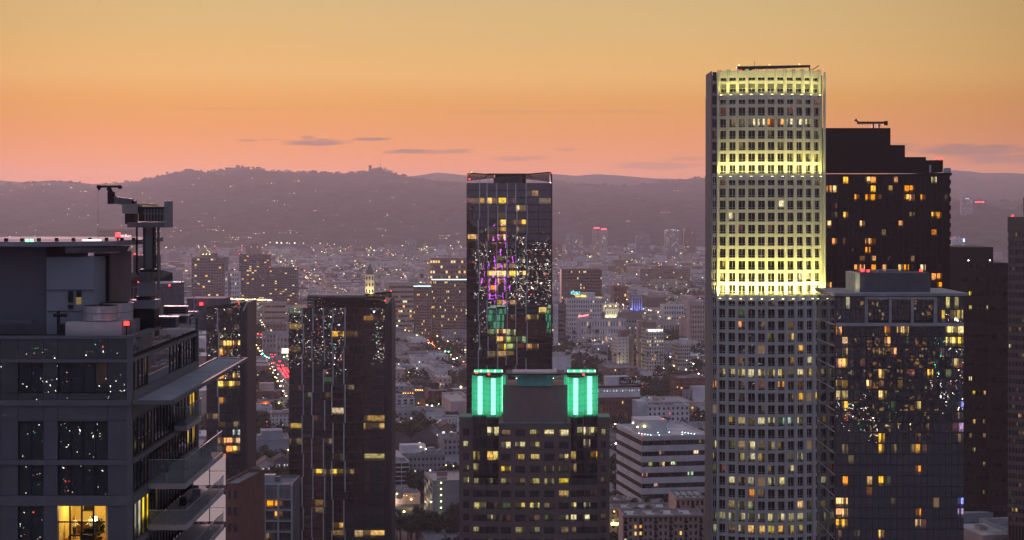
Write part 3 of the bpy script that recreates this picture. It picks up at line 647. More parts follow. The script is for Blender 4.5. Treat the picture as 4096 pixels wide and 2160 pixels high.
# --- tall central tower (F)
YF = 783.0
bF = [q5(x,0)[0] for x in (113,193,252,317,382,447,517,602,687)]
litF = [q5(x,y)+(c,) for x,y,c in [(160,272,DIMR),(218,272,(.6,.35,.1)),(285,280,WARM),(350,270,GOLD),(410,270,DIMR),(485,330,GOLD),(555,210,(.4,.22,.08)),(660,275,DIM),(350,385,(.6,.4,.1)),(350,440,GOLD),(485,440,WARM),(410,445,(.4,.2,.05)),(350,490,(.7,.4,.1)),(480,490,(.4,.22,.06)),(285,490,(.3,.2,.05)),(150,541,(1.0,.55,.15)),(340,540,WARM),(290,540,(.5,.28,.08)),(350,745,(.5,.3,.1)),(420,740,DIM),(280,790,GOLD),(345,790,GOLD),(410,790,GOLD),(480,790,GOLD),(350,835,WARM),(280,887,AMB),(350,890,DIM),(410,985,(.5,.3,.12)),(350,985,(.5,.3,.1)),(625,1040,(.9,.6,.12)),(550,1088,(1,.75,.3)),(590,1088,(.5,.35,.1)),(285,1185,AMB),(345,1185,WARM),(400,1185,(.5,.6,.25)),(345,1232,WARM),(280,1232,DIM),(400,1235,(.6,.7,.2)),(470,1240,(.3,.5,.2)),(345,1280,GOLD),(575,1280,(.7,.35,.1)),(400,1280,(.5,.6,.2)),(345,1330,(.5,.3,.1)),(280,1330,DIM),(400,1330,DIM)]]
litF = [(x,y,tuple(v*.8 for v in c)) for x, y, c in litF]
tF, lF, ztF, phF = fin_tower('glass_tower', 'tall dark glass tower with staggered pale fins and open glass crown, centre', YF, bF, 183, 7.3, 33, litF, 21, 30, pdim=.015)
kF = F/YF; fx = lambda x: (x-bF[0])/kF
m_screen = mat('crown_glass', (.22,.20,.20), .2, spec=.5)
mtr = bpy.data.materials.new('clear_crown_glass'); mtr.use_nodes = True
_n = mtr.node_tree.nodes; _l = mtr.node_tree.links; _p = _n['Principled BSDF']; _p.inputs['Base Color'].default_value = (.05,.05,.05,1); _p.inputs['Roughness'].default_value = .05
_t = _n.new('ShaderNodeBsdfTransparent'); _t.inputs[0].default_value = (.62,.62,.6,1); _m = _n.new('ShaderNodeMixShader'); _m.inputs[0].default_value = .25
_l.new(_t.outputs[0], _m.inputs[1]); _l.new(_p.outputs[0], _m.inputs[2]); _l.new(_m.outputs[0], _n['Material Output'].inputs[0])
def qf(x, y): return (460+x*.03882, 165+y*.03882)    # crown crop
def crown(t, kx, Y, pts, y0=.1, panes=4, conv=None):
    """glass screen with a sloping head: pts = four picture points of its outline (bl, br, tr, tl)"""
    P = [((x-conv)/ (F/Y), Z_(y,Y)) for x, y in pts]
    for i in range(panes):
        a, c = i/panes, (i+1)/panes
        lo = lambda s: (P[0][0]+(P[1][0]-P[0][0])*s, P[0][1]+(P[1][1]-P[0][1])*s); hi = lambda s: (P[3][0]+(P[2][0]-P[3][0])*s, P[3][1]+(P[2][1]-P[3][1])*s)
        q = [lo(a), lo(c), hi(c), hi(a)]
        MB().prism([(q[0][0],y0),(q[1][0],y0),(q[1][0],y0+.05),(q[0][0],y0+.05)], [q[0][1],q[1][1],q[1][1],q[0][1]], [q[3][1],q[2][1],q[2][1],q[3][1]]).build('crown_pane', mtr, t)
        MB().tube((q[0][0],y0,q[0][1]),(q[3][0],y0,q[3][1]),.09,5).build('crown_post', m_black, t)
    MB().tube((P[3][0],y0,P[3][1]),(P[2][0],y0,P[2][1]),.28,6).build('crown_rail', m_black, t)
    MB().tube((P[1][0],y0,P[1][1]),(P[2][0],y0,P[2][1]),.2,6).build('crown_post', m_black, t)
crown(tF, 0, YF, [qf(185,415), qf(860,340), qf(860,258), qf(290,208)], .1, 6, bF[0])
crown(tF, 0, YF, [qf(1620,352), qf(2345,440), qf(2335,185), qf(1620,250)], .1, 7, bF[0])
MB().prism([(fx(qf(860,0)[0]),.2),(fx(qf(1620,0)[0]),.2),(fx(qf(1620,0)[0]),.6),(fx(qf(860,0)[0]),.6)], [ztF-.1]*4, [Z_(qf(0,330)[1],YF),Z_(qf(0,255)[1],YF),Z_(qf(0,255)[1],YF),Z_(qf(0,330)[1],YF)]).build('crown_wall', m_glass_flat, tF)
B('helipad', (fx(qf(690,0)[0]), fx(qf(1850,0)[0]), 2, 24, Z_(qf(0,238)[1],YF), Z_(qf(0,215)[1],YF)), m_black, tF)
MB().prism([(fx(qf(900,0)[0]),3),(fx(qf(1700,0)[0]),3),(fx(qf(1700,0)[0]),22),(fx(qf(900,0)[0]),22)], ztF-.5, Z_(qf(0,240)[1],YF), 0).build('helipad_base', m_black, tF)
MB().tube((fx(qf(590,0)[0]),1,Z_(qf(0,345)[1],YF)),(fx(qf(790,0)[0]),1,Z_(qf(0,235)[1],YF)),.22).build('brace', m_black, tF)
MB().tube((fx(qf(1750,0)[0]),1,Z_(qf(0,250)[1],YF)),(fx(qf(1870,0)[0]),1,Z_(qf(0,335)[1],YF)),.22).build('brace', m_black, tF)
MB().tube((fx(qf(258,0)[0]),.3,Z_(qf(0,370)[1],YF)),(fx(qf(258,0)[0]),.3,Z_(qf(0,125)[1],YF)),.07).build('rod', m_black, tF)
lamp('warning_lamp', (fx(qf(245,0)[0]),-.4,Z_(qf(0,395)[1],YF)), tF, .55); lamp('warning_lamp', (fx(qf(300,0)[0]),.1,Z_(qf(0,200)[1],YF)), tF, .3, m_lampo); lamp('warning_lamp', (fx(qf(2318,0)[0]),.1,Z_(qf(0,180)[1],YF)), tF, .3)
B('side_wall', (lF[-1], lF[-1]+.5, .35, 30, 0, ztF+4), mT, tF)
# --- left middle tower (G)
YG = 722.0
bG = [289,302.3,311.9,323.6,332,344,354.3,363.4,384.7]
litG = [q4(x,y)+(c,) for x,y,c in [(625,905,GOLD),(770,905,GOLD),(700,905,(.3,.2,.07)),(850,905,(.35,.22,.06)),(460,945,(.4,.3,.08)),(780,495,(1.1,.8,.45)),(500,605,(.7,.45,.12)),(1000,540,(.6,.35,.1)),(1015,600,(.8,.5,.15)),(620,1105,(.25,.14,.04)),(620,1165,(.22,.12,.04)),(760,1262,(.9,.5,.15)),(760,1310,(.3,.18,.06)),(890,1315,(.8,.5,.14)),(1010,1315,WARM),(470,690,(.22,.15,.05)),(810,340,(.22,.17,.08)),(570,380,(.12,.14,.06)),(640,545,(.12,.05,.03)),(700,690,(.3,.2,.12)),(965,800,(.6,.5,.2)),(500,340,(.1,.05,.03))]]+[q3(x,y)+(c,) for x,y,c in [(485,1215,(.35,.22,.06)),(770,1270,WARM),(830,1270,(.9,.5,.12)),(905,1265,(.2,.13,.05)),(1025,1165,(.4,.22,.08)),(455,1110,(.15,.2,.1))]]
litG = [(x,y,tuple(v*.6 for v in c)) for x, y, c in litG]
tG, lG, ztG, phG = fin_tower('glass_tower', 'dark glass tower with pale stepped fins and a flat roof plate, left of centre', YG, bG, 308, 7.66, 34, litG, 33, 26, fins=(1,2,3,4,5), pdim=.02)
kG = F/YG; gx = lambda x: (x-bG[0])/kG
def qg(x, y): return q3(x, y)
for i in range(9):                                  # ribbed metal flank
    B('flank_rib', (lG[-1]+.04+i*.3, lG[-1]+.22+i*.3, .2+i*.15, 5+i*2, 0, Z_(308-i*1.2,YG)), mTb, tG)
B('flank', (lG[-1]-.1, lG[-1]+2.7, 1.9, 25.8, 0, Z_(304,YG)), mT, tG)
crown(tG, 0, YG, [qg(560,1075), qg(1085,1075), qg(1085,1000), qg(560,1000)], .15, 8, bG[0])
crown(tG, 0, YG, [qg(945,1000), qg(1128,1000), qg(1128,962), qg(945,985)], .16, 3, bG[0])
MB().prism([(gx(qg(640,0)[0]),-2),(gx(qg(960,0)[0]),-2),(gx(qg(960,0)[0]),16),(gx(qg(560,0)[0]),16),(gx(qg(560,0)[0]),2)], Z_(qg(0,998)[1],YG), Z_(qg(0,985)[1],YG)).build('helipad', m_conc_d, tG)
MB().prism([(gx(qg(700,0)[0]),0),(gx(qg(930,0)[0]),0),(gx(qg(930,0)[0]),14),(gx(qg(700,0)[0]),14)], Z_(qg(0,1035)[1],YG), Z_(qg(0,999)[1],YG), 0, [(gx(qg(645,0)[0]),-1.8),(gx(qg(955,0)[0]),-1.8),(gx(qg(955,0)[0]),15),(gx(qg(600,0)[0]),15)]).build('helipad_base', mT, tG)
B('plant_room', (gx(qg(600,0)[0]), gx(qg(1060,0)[0]), 4, 22, ztG-.1, Z_(qg(0,1020)[1],YG)), m_black, tG)
for x, y in ((1126,962),(1087,1028)): lamp('warning_lamp', (gx(qg(x,0)[0]),-.1,Z_(qg(0,y)[1],YG)), tG, .4)
# --- tower behind the near building (J)
YJ = 690.0
bJ = [206.5, 217.8, 226, 232.5, 240.2]
litJ = [qb(x,y)+(c,) for x,y,c in [(1320,210,(1.3,.75,.25)),(1360,210,WARM),(1405,210,(1.2,.6,.2)),(1320,262,AMB),(1360,262,(.5,.3,.1)),(1320,415,AMB),(1390,415,WARM),(1310,462,GOLD),(1350,462,GOLD),(1400,462,WARM),(1325,552,AMB),(1310,552,(.7,.3,.08)),(1240,630,DIM),(1310,665,(.5,.25,.08)),(1400,665,DIM),(1335,755,AMB),(1310,755,AMB),(1400,755,(.8,.45,.15)),(1390,810,WARM),(1330,812,DIM),(1350,845,AMB),(1310,852,(.6,.2,.05)),(1380,715,(.5,.6,.6))]]
tJ, lJ, ztJ, phJ = fin_tower('glass_tower', 'dark glass tower with bright orange rooms just behind the near left building', YJ, bJ, 308, 8.1, 24, litJ, 44, 26, fins=(1,), pdim=.05)
kJ = F/YJ; jx = lambda x: (x-bJ[0])/kJ
for i in range(6): B('flank_rib', (lJ[-1]+.05+i*.42, lJ[-1]+.25+i*.42, .2+i*.2, 6+i*2.5, 0, Z_(307-i*.8,YJ)), mTb, tJ)
B('flank', (lJ[-1]-.1, lJ[-1]+2.5, 1.6, 25.8, 0, Z_(303,YJ)), mT, tJ)
crown(tJ, 0, YJ, [(206.5,308.2),(242,308.2),(246.5,302.2),(222,306.8)], .15, 5, bJ[0])
MB().tube((jx(243),.1,Z_(311,YJ)),(jx(247.3),.1,Z_(302,YJ)),.3).build('crown_rail', m_fin, tJ)
B('plant_room', (jx(184), jx(222.5), 6, 20, ztJ-9, Z_(298.3,YJ+6)), mat('plant_wall', (.10,.10,.125), .8), tJ)
lamp('warning_lamp', (jx(198.8),5.5,Z_(307,YJ)), tJ, 1.05); lamp('warning_lamp', (jx(239),.2,Z_(304.6,YJ)), tJ, .5)
# --- maroon tower behind the roof mast (L)
YLm = 430.0
tL = thing('maroon_tower', 'dark maroon tower with slanted roof behind the near building roof mast', 'tower', (X_(118,YLm), YLm, 0), R(-24))
mL = mat('maroon_cladding', (.055,.032,.034), .55, scale=1.0)
kL = F/YLm
B('body', (0,7.2,.3,9,0,Z_(282,YLm)), mL, tL)
MB().prism([(0,.2),(7.4,.2),(7.4,12),(0,12)], [Z_(282,YLm)]*4, [Z_(279,YLm),Z_(286,YLm),Z_(274,YLm),Z_(268,YLm)]).build('slanted_roof', m_black, tL)
B('roof_box', (1.5,6.0,4,9,Z_(280,YLm),Z_(255.5,YLm)), mat('roof_box_wall', (.08,.06,.075), .7), tL)
B('wing', (7.4,13.5,-1.5,8,0,Z_(283,YLm)), mat('wing_wall', (.16,.13,.14), .6), tL)
B('wing_edge', (7.3,13.7,-1.7,8,Z_(283,YLm),Z_(281.8,YLm)), m_fin, tL)
wl = []
for r in range(10):
    z = Z_(300.5+7.4*r-7.4,YLm)
    for k in range(3): wl.append((.4+k*2.3, .22, z, 0, win(2.0,1.5,(.5,),(),.07)))
flush(tL, wl, [(113.5,296.5,(1.5,.8,.1)),(121,300,(.5,.3,.08)),(124,300,(.4,.25,.08))], 0, seed=4)
for x, z in ((2,255),(4.5,254.5)): lamp('warning_lamp', (x,4,Z_(255.5,YLm)), tL, .3)
lamp('warning_lamp', (6,.0,Z_(283,YLm)), tL, .4); lamp('wall_lamp', (7.0,-.2,Z_(283.5,YLm)), tL, .3, m_lampw)

# ================================================================ granite tower with green glass drums (H)
YH = 587.0; kH = F/YH
tH = thing('granite_tower', 'brown granite office tower topped by two glowing green glass drum clusters', 'office tower', (X_(459,YH), YH, 0))
hx = lambda x: (x-459)/kH
def q6(x, y): return (450+x*.13989, 350+y*.13989)
mH = mat('brown_granite', (.118,.088,.082), .55, var=.12, scale=.8); mHc = mat('crown_granite', (.165,.116,.116), .7, var=.08); m_copper = mat('copper_trim', (.10,.20,.18), .6)
m_dteal = mat('teal_screen', (.06,.30,.26), .6)
zH = Z_(424,YH)
B('core', (hx(461), hx(609), 3.5, 32, 0, zH-1), m_black, tH)
wH = []; phH = 12.17/kH
def hbay(x0, x1, n, yface, ztop, wfrac=.62, base_row=0, glass=False, rows=17):
    xa, xb = hx(x0), hx(x1); bw = (xb-xa)/n; ww = bw*wfrac
    for k in range(n+1):
        xc = xa+k*bw; hw = (bw-ww)/2
        B('pier', (max(xa,xc-hw)+.001, min(xb,xc+hw)-.001, yface, yface+.8, 0, ztop), mH, tH)
    for r in range(base_row, rows):
        z = Z_(432.9+12.17*r+3.6,YH)
        if z > ztop: continue
        B('spandrel', (xa, xb, yface+.03, yface+.8, z-1.75, z-.0), mH, tH)
        B('joint', (xa, xb, yface+.015, yface+.05, z-.9, z-.84), m_joint, tH)
        for k in range(n): wH.append((xa+k*bw+(bw-ww)/2, yface+.45, z, 0, win(ww, phH-1.75, (.5,), (), .08)))
    B('parapet', (xa, xb, yface+.02, yface+.8, Z_(429.3,YH), ztop), mH, tH)
hbay(498.6, 571, 5, 0.0, zH, .68)
hbay(459, 473, 1, 2.2, Z_(419,YH), .42); hbay(597.5, 610, 1, 2.2, Z_(419,YH), .42)
B('roof_trim', (hx(498), hx(571.5), -.2, 3, zH, zH+.35), m_copper, tH)
for a, c in ((459,473),(597.5,610)): B('roof_trim', (hx(a)-.2, hx(c)+.2, 2, 12, Z_(419,YH), Z_(417.6,YH)), m_copper, tH)
m_drumglass = bpy.data.materials.new('green_frosted_glass'); m_drumglass.use_nodes = True
_n = m_drumglass.node_tree.nodes; _l = m_drumglass.node_tree.links; _p = _n['Principled BSDF']
_p.inputs['Base Color'].default_value = (.03,.25,.15,1); _p.inputs['Roughness'].default_value = .12
_tr = _n.new('ShaderNodeBsdfTranslucent'); _tr.inputs[0].default_value = (.13,.85,.56,1); _m = _n.new('ShaderNodeMixShader'); _m.inputs[0].default_value = .72
_cl = _n.new('ShaderNodeBsdfTransparent'); _cl.inputs[0].default_value = (.5,.97,.76,1); _m2 = _n.new('ShaderNodeMixShader'); _m2.inputs[0].default_value = .42
_l.new(_p.outputs[0], _m.inputs[1]); _l.new(_tr.outputs[0], _m.inputs[2]); _l.new(_m.outputs[0], _m2.inputs[1]); _l.new(_cl.outputs[0], _m2.inputs[2]); _l.new(_m2.outputs[0], _n['Material Output'].inputs[0])
m_tube = emit('drum_lamp', (.62,1.0,.80), 4.0, True)
def lobe(parent, cx_, cy_, r, z0, z1, a0=-180, a1=180, n=11, hrows=(.12,.28,.40,.56,.68,.84)):
    """a drum lobe: curved frosted glass on mullions in front of a glowing column"""
    parent = put('glass_drum', None, parent)
    A_ = [R(a0+(a1-a0)*i/n) for i in range(n+1)]; pt = lambda a, rr: (cx_+math.sin(a)*rr, cy_-math.cos(a)*rr)
    zs = [z0]+[z0+(z1-z0)*h for h in hrows]+[z1]
    for i in range(n):
        p, q = pt(A_[i],r), pt(A_[i+1],r)
        for j in range(len(zs)-1):
            MB().quad((*p,zs[j]),(*q,zs[j]),(*q,zs[j+1]),(*p,zs[j+1])).build('drum_pane', m_drumglass, parent)
    for i in range(0, n+1):
        p = pt(A_[i], r+.03); MB().tube((*p,z0),(*p,z1),.055,4).build('drum_mullion', m_black, parent)
    for z in zs:
        b = MB()
        for i in range(n): b.tube((*pt(A_[i],r+.04),z),(*pt(A_[i+1],r+.04),z),.06,4)
        b.build('drum_ring', m_black, parent)
    MB().cyl(cx_, cy_+.1, z0+.6, z1-.6, r*.30, 10).build('lamp_column', m_tube, parent)
    MB().cyl(cx_, cy_, z0-.35, z0-.05, r*.98, 16).build('drum_base', mH, parent)
    b = MB().cyl(cx_, cy_, z1+.05, z1+.4, r*1.04, 16); b.build('drum_cap', m_black, parent)
zd0, zd1 = Z_(415.3,YH), Z_(375.5,YH)
for side, lobes, bays in ((0, ((480,2.6,2.75),(493.3,1.2,2.75),(501.2,4.6,1.6)), ((473,486.5),(487,499))), (1, ((575.8,1.2,2.75),(590,2.6,2.75),(569.0,4.6,1.6)), ((570.5,583),(583.5,597.5)))):
    for (x, yc, r) in lobes: lobe(tH, hx(x), yc, r, zd0-(.5 if r > 2 else 0), zd1-(.5 if yc < 2 else 0))
    x0, x1 = (472.5, 504) if side == 0 else (566.5, 597.5)
    B('drum_deck', (hx(x0), hx(x1), 2.5, 9, zd1+.35, zd1+.6), m_black, tH)
    b = MB()                                      # upper light ring and rail
    for i in range(9):
        xx = hx(x0)+.3+i*(hx(x1)-hx(x0)-.6)/8; b.tube((xx,2.6,zd1+.6),(xx,2.6,zd1+2.3),.05,4)
    b.tube((hx(x0),2.6,zd1+2.3),(hx(x1),2.6,zd1+2.3),.06,4).tube((hx(x0),2.6,zd1+1.6),(hx(x1),2.6,zd1+1.6),.05,4)
    b.build('deck_rail', m_black, tH)
    for i in range(4):
        xx = hx(x0)+.6+i*(hx(x1)-hx(x0)-1)/4; B('lantern_pane', (xx, xx+1.9, 3.2, 3.3, zd1+.7, zd1+1.75), m_drumglass, tH)
    MB().box(hx(x0)+.5, hx(x1)-.5, 4.2, 4.5, zd1+.75, zd1+1.5).build('lamp_column', m_tube, tH)
    for (a, c) in bays:                           # glazed bows below the drums
        xc, hw = (hx(a)+hx(c))/2, (hx(c)-hx(a))/2; dep = 1.1
        for r in range(-1, 17):
            z = Z_(432.9+12.17*r+3.6,YH)
            if r > 3: B('spandrel', (hx(a)+.02, hx(c)-.02, .35, 2.6, z-1.75, z), mH, tH)
            for s in (0, 1):
                p0 = (xc-hw+s*hw, 1.25 if s == 0 else .3); p1 = (xc+s*hw, .3 if s == 0 else 1.25)
                if r > 3: p0 = (p0[0], .9); p1 = (p1[0], .9)
                an = math.atan2(p1[1]-p0[1], p1[0]-p0[0]); ln = math.hypot(p1[0]-p0[0], p1[1]-p0[1])
                wH.append((p0[0]+.03, p0[1], z, an, win(ln-.06, phH-(1.75 if r > 3 else .9), (.5,), (), .07)))
                if r <= 3: 
                    M = Matrix.Translation((p0[0],p0[1],0)) @ Matrix.Rotation(an,4,'Z'); bb = MB(); bb.box(0,ln,.01,.5,z-.9,z,0,M); bb.build('bow_spandrel', mT, tH)
B('crown_block', (hx(503), hx(567.5), 2.0, 20, zH-.4, Z_(385.7,YH)), mHc, tH)
B('teal_screen', (hx(517), hx(553), 1.2, 2.2, Z_(386.4,YH), Z_(377.5,YH)), m_dteal, tH)
MB().prism([(hx(517),1.1),(hx(553),1.1),(hx(553),12),(hx(517),12)], [Z_(377.5,YH)]*4, [Z_(374.8,YH)]*4, 0, [(hx(506),-.6),(hx(562),-.6),(hx(562),14),(hx(506),14)]).build('roof_bevel', m_dteal, tH)
B('roof_plate', (hx(506), hx(565), -.7, 14, Z_(374.8,YH), Z_(373.6,YH)), m_black, tH)
B('pale_deck', (hx(512.5), hx(557), -.4, 10, Z_(373.6,YH), Z_(370.4,YH+6)), mat('pale_deck', (.42,.38,.40), .8), tH)
for x, y in ((516.5,379),(553.5,379)): lamp('deck_lamp', (hx(x), 1.0, Z_(y,YH)), tH, .16, emit('green_white', (.7,1,.75), 10))
for x, y, yc in ((476.6,372.6,-.3),(489,373.6,-1.8),(583.3,374,-1.8)): lamp('warning_lamp', (hx(x), yc, Z_(y,YH)-.4), tH, .5)
litH = [q6(x,y)+(c,) for x,y,c in [(290,585,CRM),(330,585,(1,.85,.35)),(405,595,DIM),(600,602,(.5,.42,.18)),(700,605,(1.1,.9,.4)),(797,605,(1.1,.9,.4)),(910,600,(.4,.36,.15)),(985,585,CRM),(1020,585,(.9,.8,.35)),(1102,575,(.4,.3,.08)),(405,683,CRM),(505,683,(1.1,.95,.5)),(600,683,(.6,.45,.15)),(1000,660,(.5,.4,.2)),(115,655,(.7,.6,.25)),(200,752,(.6,.45,.1)),(290,757,WARM),(330,755,GOLD),(505,768,(.6,.4,.1)),(600,768,(.7,.5,.12)),(797,770,(.9,.65,.15)),(900,752,(.5,.35,.1)),(1010,760,WARM),(405,853,(1.2,.8,.12)),(200,840,(.4,.3,.1)),(700,855,DIM),(797,855,(.3,.2,.06)),(905,850,(.4,.25,.08)),(110,815,(.3,.25,.08)),(120,912,(1,.9,.35)),(210,920,(.3,.28,.12)),(300,935,DIM),(405,940,(.3,.24,.1)),(505,940,DIM),(600,940,(.5,.42,.15)),(700,940,(.45,.4,.18)),(797,942,(.8,.6,.12)),(797,1030,(.6,.35,.06)),(205,1095,(.9,.75,.3)),(505,1115,(.7,.55,.15)),(600,1115,(.9,.75,.2)),(700,1120,DIM),(900,1115,(1,.85,.25)),(985,1110,(.4,.4,.2)),(300,1195,(.8,.7,.3)),(905,1200,CRM),(997,1195,CRM),(797,1200,(.4,.35,.15)),(600,1210,DIMR),(205,1280,(.35,.3,.1)),(505,1285,(.35,.3,.12)),(600,1290,(.25,.22,.1)),(797,1285,DIM),(900,1285,DIM)]]
litH = [(x,y,tuple(v*.75 for v in c)) for x, y, c in litH]
flush(tH, wH, litH, 0, seed=12, tol=6, pdim=.14)
# ================================================================ near apartment building at the left (I)
YI = 137.0; kI = F/YI
tI = thing('apartment_building', 'near grey apartment building with dark glazed corner, balconies and a lit room', 'apartment building', (X_(131,YI), YI, 0))
ix = lambda x: (x-131)/kI
iz = lambda y: Z_(y,YI)
mI = mat('grey_panel', (.082,.083,.098), .45, var=.10, scale=.6, spec=.4); mI2 = mat('grey_slab', (.11,.108,.12), .6, var=.1, scale=.8); mI3 = mat('dark_gap', (.02,.02,.022), .8)
mIp = glassy('panel_glass', (.045,.047,.056), ior=2.1, wob=.0022, wscale=.6)
DEP = 29.0
m_room = mat('room_wall', (.80,.62,.26), .8, var=.05); m_floor_in = mat('room_floor', (.35,.2,.08), .6)
zr0, zr1 = 139.0, iz(505.5)
# core split round the lit room
B('core', (-40, -.35, .5, DEP, zr1+.25, iz(336)-.2), mI3, tI)
B('core', (-40, ix(57)-.3, .5, DEP, 0, zr1+.25), mI3, tI); B('core', (ix(105), -.35, .5, DEP, 0, zr1+.25), mI3, tI)
B('core', (ix(57)-.3, ix(105), .5, DEP, 0, zr0-.25), mI3, tI); B('core', (ix(57)-.3, ix(105), 6, DEP, zr0-.25, zr1+.25), mI3, tI)
# front cladding: storeys in picture rows (top, bottom, kind)
fronts = [(-300,-150,'p'),(-150,-60,'w'),(-60,0,'p'),(0,17.8,'p'),(17.8,43.2,'w'),(43.2,57.6,'p'),(57.6,107.5,'W'),(107.5,130.6,'p')]
wI = []
def frontrow(y0, y1, glasspanel=False, windows=True, skip=False):
    z0, z1 = iz(y1), iz(y0)
    for (a, c, kd) in fronts:
        xa, xc = ix(a)+.015, ix(c)-.015
        if kd == 'p' or not windows:
            B('cladding_panel', (xa, xc, .05, .5, z0+.02, z1-.02), mIp if glasspanel else mI, tI)
        elif not (skip and kd == 'W'):
            n = 2 if kd == 'w' else 4
            for j in range(n): wI.append((xa+j*(xc-xa)/n, .3, z0+.03, 0, win((xc-xa)/n-.02, z1-z0-.06, (), (.5,), .06)))
frontrow(339, 359, True, False); frontrow(362.5, 393, True); frontrow(393, 400, True, False)
frontrow(405.5, 420, False, False); frontrow(421, 460); frontrow(465, 496); frontrow(506, 546, skip=True)
frontrow(552, 592); frontrow(596, 640)
for (y0, y1, o_) in ((359,362.5,-.06),(400,405.5,-.12),(420,421,.02),(460,465,-.08),(496,506,-.03),(546,552,-.05),(592,596,-.05)):
    B('floor_band', (-40, .02, o_, .55, iz(y1), iz(y0)), mI2, tI)
B('parapet', (-40, .05, -.08, .5, iz(339), iz(336)), mI2, tI)
B('cladding_panel', (-40, .0, .05, .5, 60, iz(640)), mI, tI)
B('corner_post', (-.32, .06, -.04, .5, 60, iz(339)), mI2, tI)
B('roof', (-40, -.4, .5, DEP, iz(336)-.6, iz(336)-.3), m_roof, tI)
m_glass_i = glassy('near_glass', (.026,.029,.036), ior=1.75, emis=True, wob=.003, wscale=.5)
flush(tI, wI, [(110,380,DIMR)], 0, seed=5, tilt=.004, pdim=.0, glass=m_glass_i)
# ---- receding right side
sd_w = []
def siderow(z0, z1, cells, panel):
    for (y0, y1, kd) in cells:
        if kd == 'p': MB().box(-.5,.0,y0+.02,y1-.02,z0+.02,z1-.02).build('cladding_panel', panel, tI)
        else:
            n = max(1, int((y1-y0)/1.3))
            for j in range(n): sd_w.append((-.18, y0+j*(y1-y0)/n, z0+.03, R(90), win((y1-y0)/n-.02, z1-z0-.06, (), (), .06)))
zs1 = iz(359)
siderow(zs1+.3, iz(339), [(0.5,7,'p'),(7,14,'p'),(14,21,'p'),(21,28.6,'p')], mIp)
siderow(iz(393), iz(362.5), [(0.5,6.5,'w'),(6.5,15,'p'),(15,21,'w'),(21,21.6,'p'),(21.6,28.4,'w')], mIp)
siderow(iz(421)-.0, iz(405.5), [(.5,10,'p'),(10,28.6,'p')], mI)
siderow(iz(460), iz(421), [(.5,22,'w'),(22,28.4,'w')], mI); siderow(iz(496), iz(465), [(.5,28.4,'w')], mI)
siderow(iz(546), iz(506), [(.5,4.6,'w'),(4.6,7.4,'w'),(7.4,28.4,'w')], mI); siderow(iz(592), iz(552), [(.5,28.4,'w')], mI)
for (y0, y1) in ((359,362.5),(393,405.5),(420,421),(460,465),(496,506),(546,552),(592,596)):
    B('floor_band', (-.5, .1, .55, 28.8, iz(y1)+.003, iz(y0)-.003), mI2, tI)
B('parapet', (-.5, .08, .5, 28.8, iz(339), iz(336)+.01), mI2, tI)
B('end_post', (-.4, .12, 28.5, 29.0, 60, iz(336)), mI2, tI)
B('cladding_panel', (-.5, -.02, .5, 28.8, 60, iz(596)), mI, tI)
CUR = (.75,.45,.07)
litS = [(193,405,CUR),(198,405,CUR),(193,430,CUR),(198,425,CUR),(196,440,CUR),(191,440,(.5,.3,.05)),(134,520,(.55,.5,.36)),(138,518,(.6,.55,.4)),(143,515,(.6,.55,.4)),(147,518,(1.1,.75,.1)),(151,515,(1.2,.8,.1)),(156,512,(.5,.38,.12)),(160,508,(.25,.18,.06)),(176,505,(.9,.9,.45)),(173,510,(.8,.8,.45)),(150,373,DIM)]
flush(tI, sd_w, litS, 0, seed=6, tilt=.005, tol=7, pdim=.0)
# louvred sun shade along the side
zc = Z_(402.5,YI)
sh = B('shade_frame', (3.0, 3.25, .2, 39, zc-.16, zc+.16), mI2, tI)
B('shade_frame', (.1, 3.2, .0, .25, zc-.16, zc+.16), mI2, tI); B('shade_frame', (.1, 3.2, 38.8, 39.05, zc-.16, zc+.16), mI2, tI); B('shade_frame', (.02, .2, .25, 38.8, zc-.16, zc+.16), mI2, tI)
m_louv = mat('louvre', (.26,.25,.27), .6)
for i in range(64): MB().box(.2,3.0,-.24,.24,-.02,.02,0,Matrix.Translation((0,.55+i*.6,zc)) @ Matrix.Rotation(R(12),4,'X')).build('louvre', m_louv, tI)
# balconies with glass fronts
m_balg = bpy.data.materials.new('balcony_glass'); m_balg.use_nodes = True
_n = m_balg.node_tree.nodes; _l = m_balg.node_tree.links; _p = _n['Principled BSDF']; _p.inputs['Base Color'].default_value = (.25,.25,.27,1); _p.inputs['Roughness'].default_value = .08
_t = _n.new('ShaderNodeBsdfTransparent'); _t.inputs[0].default_value = (.8,.82,.82,1); _m = _n.new('ShaderNodeMixShader'); _m.inputs[0].default_value = .28
_l.new(_t.outputs[0], _m.inputs[1]); _l.new(_p.outputs[0], _m.inputs[2]); _l.new(_m.outputs[0], _n['Material Output'].inputs[0])
mBs = mat('balcony_slab', (.30,.27,.28), .7)
def balcony(z, y0, y1, x1, hgt=1.15):
    tb = put('balcony', None, tI); B('balcony_slab', (.11, x1, y0, y1, z-.42, z), mBs, tb)
    n = int((y1-y0)/1.5)
    for i in range(n):
        ya = y0+i*(y1-y0)/n; B('balustrade_pane', (x1-.08, x1-.05, ya+.03, ya+(y1-y0)/n-.03, z+.06, z+hgt), m_balg, tb)
    for i in range(2): B('balustrade_pane', (.15+i*(x1-.2)/2, .1+(i+1)*(x1-.2)/2, y0+.05, y0+.08, z+.06, z+hgt), m_balg, tb)
    B('handrail', (x1-.1, x1-.03, y0, y1, z+hgt, z+hgt+.05), m_steel, tb); B('handrail', (.12, x1-.11, y0+.03, y0+.1, z+hgt, z+hgt+.05), m_steel, tb)
balcony(142.75, 6.0, 24.5, 3.1, 1.9); balcony(139.45, 6.0, 24.5, 3.2, 1.15); balcony(136.2, 6.0, 24.5, 3.2, 1.15)
balcony(146.0, 17, 24.5, 1.2, 1.6)
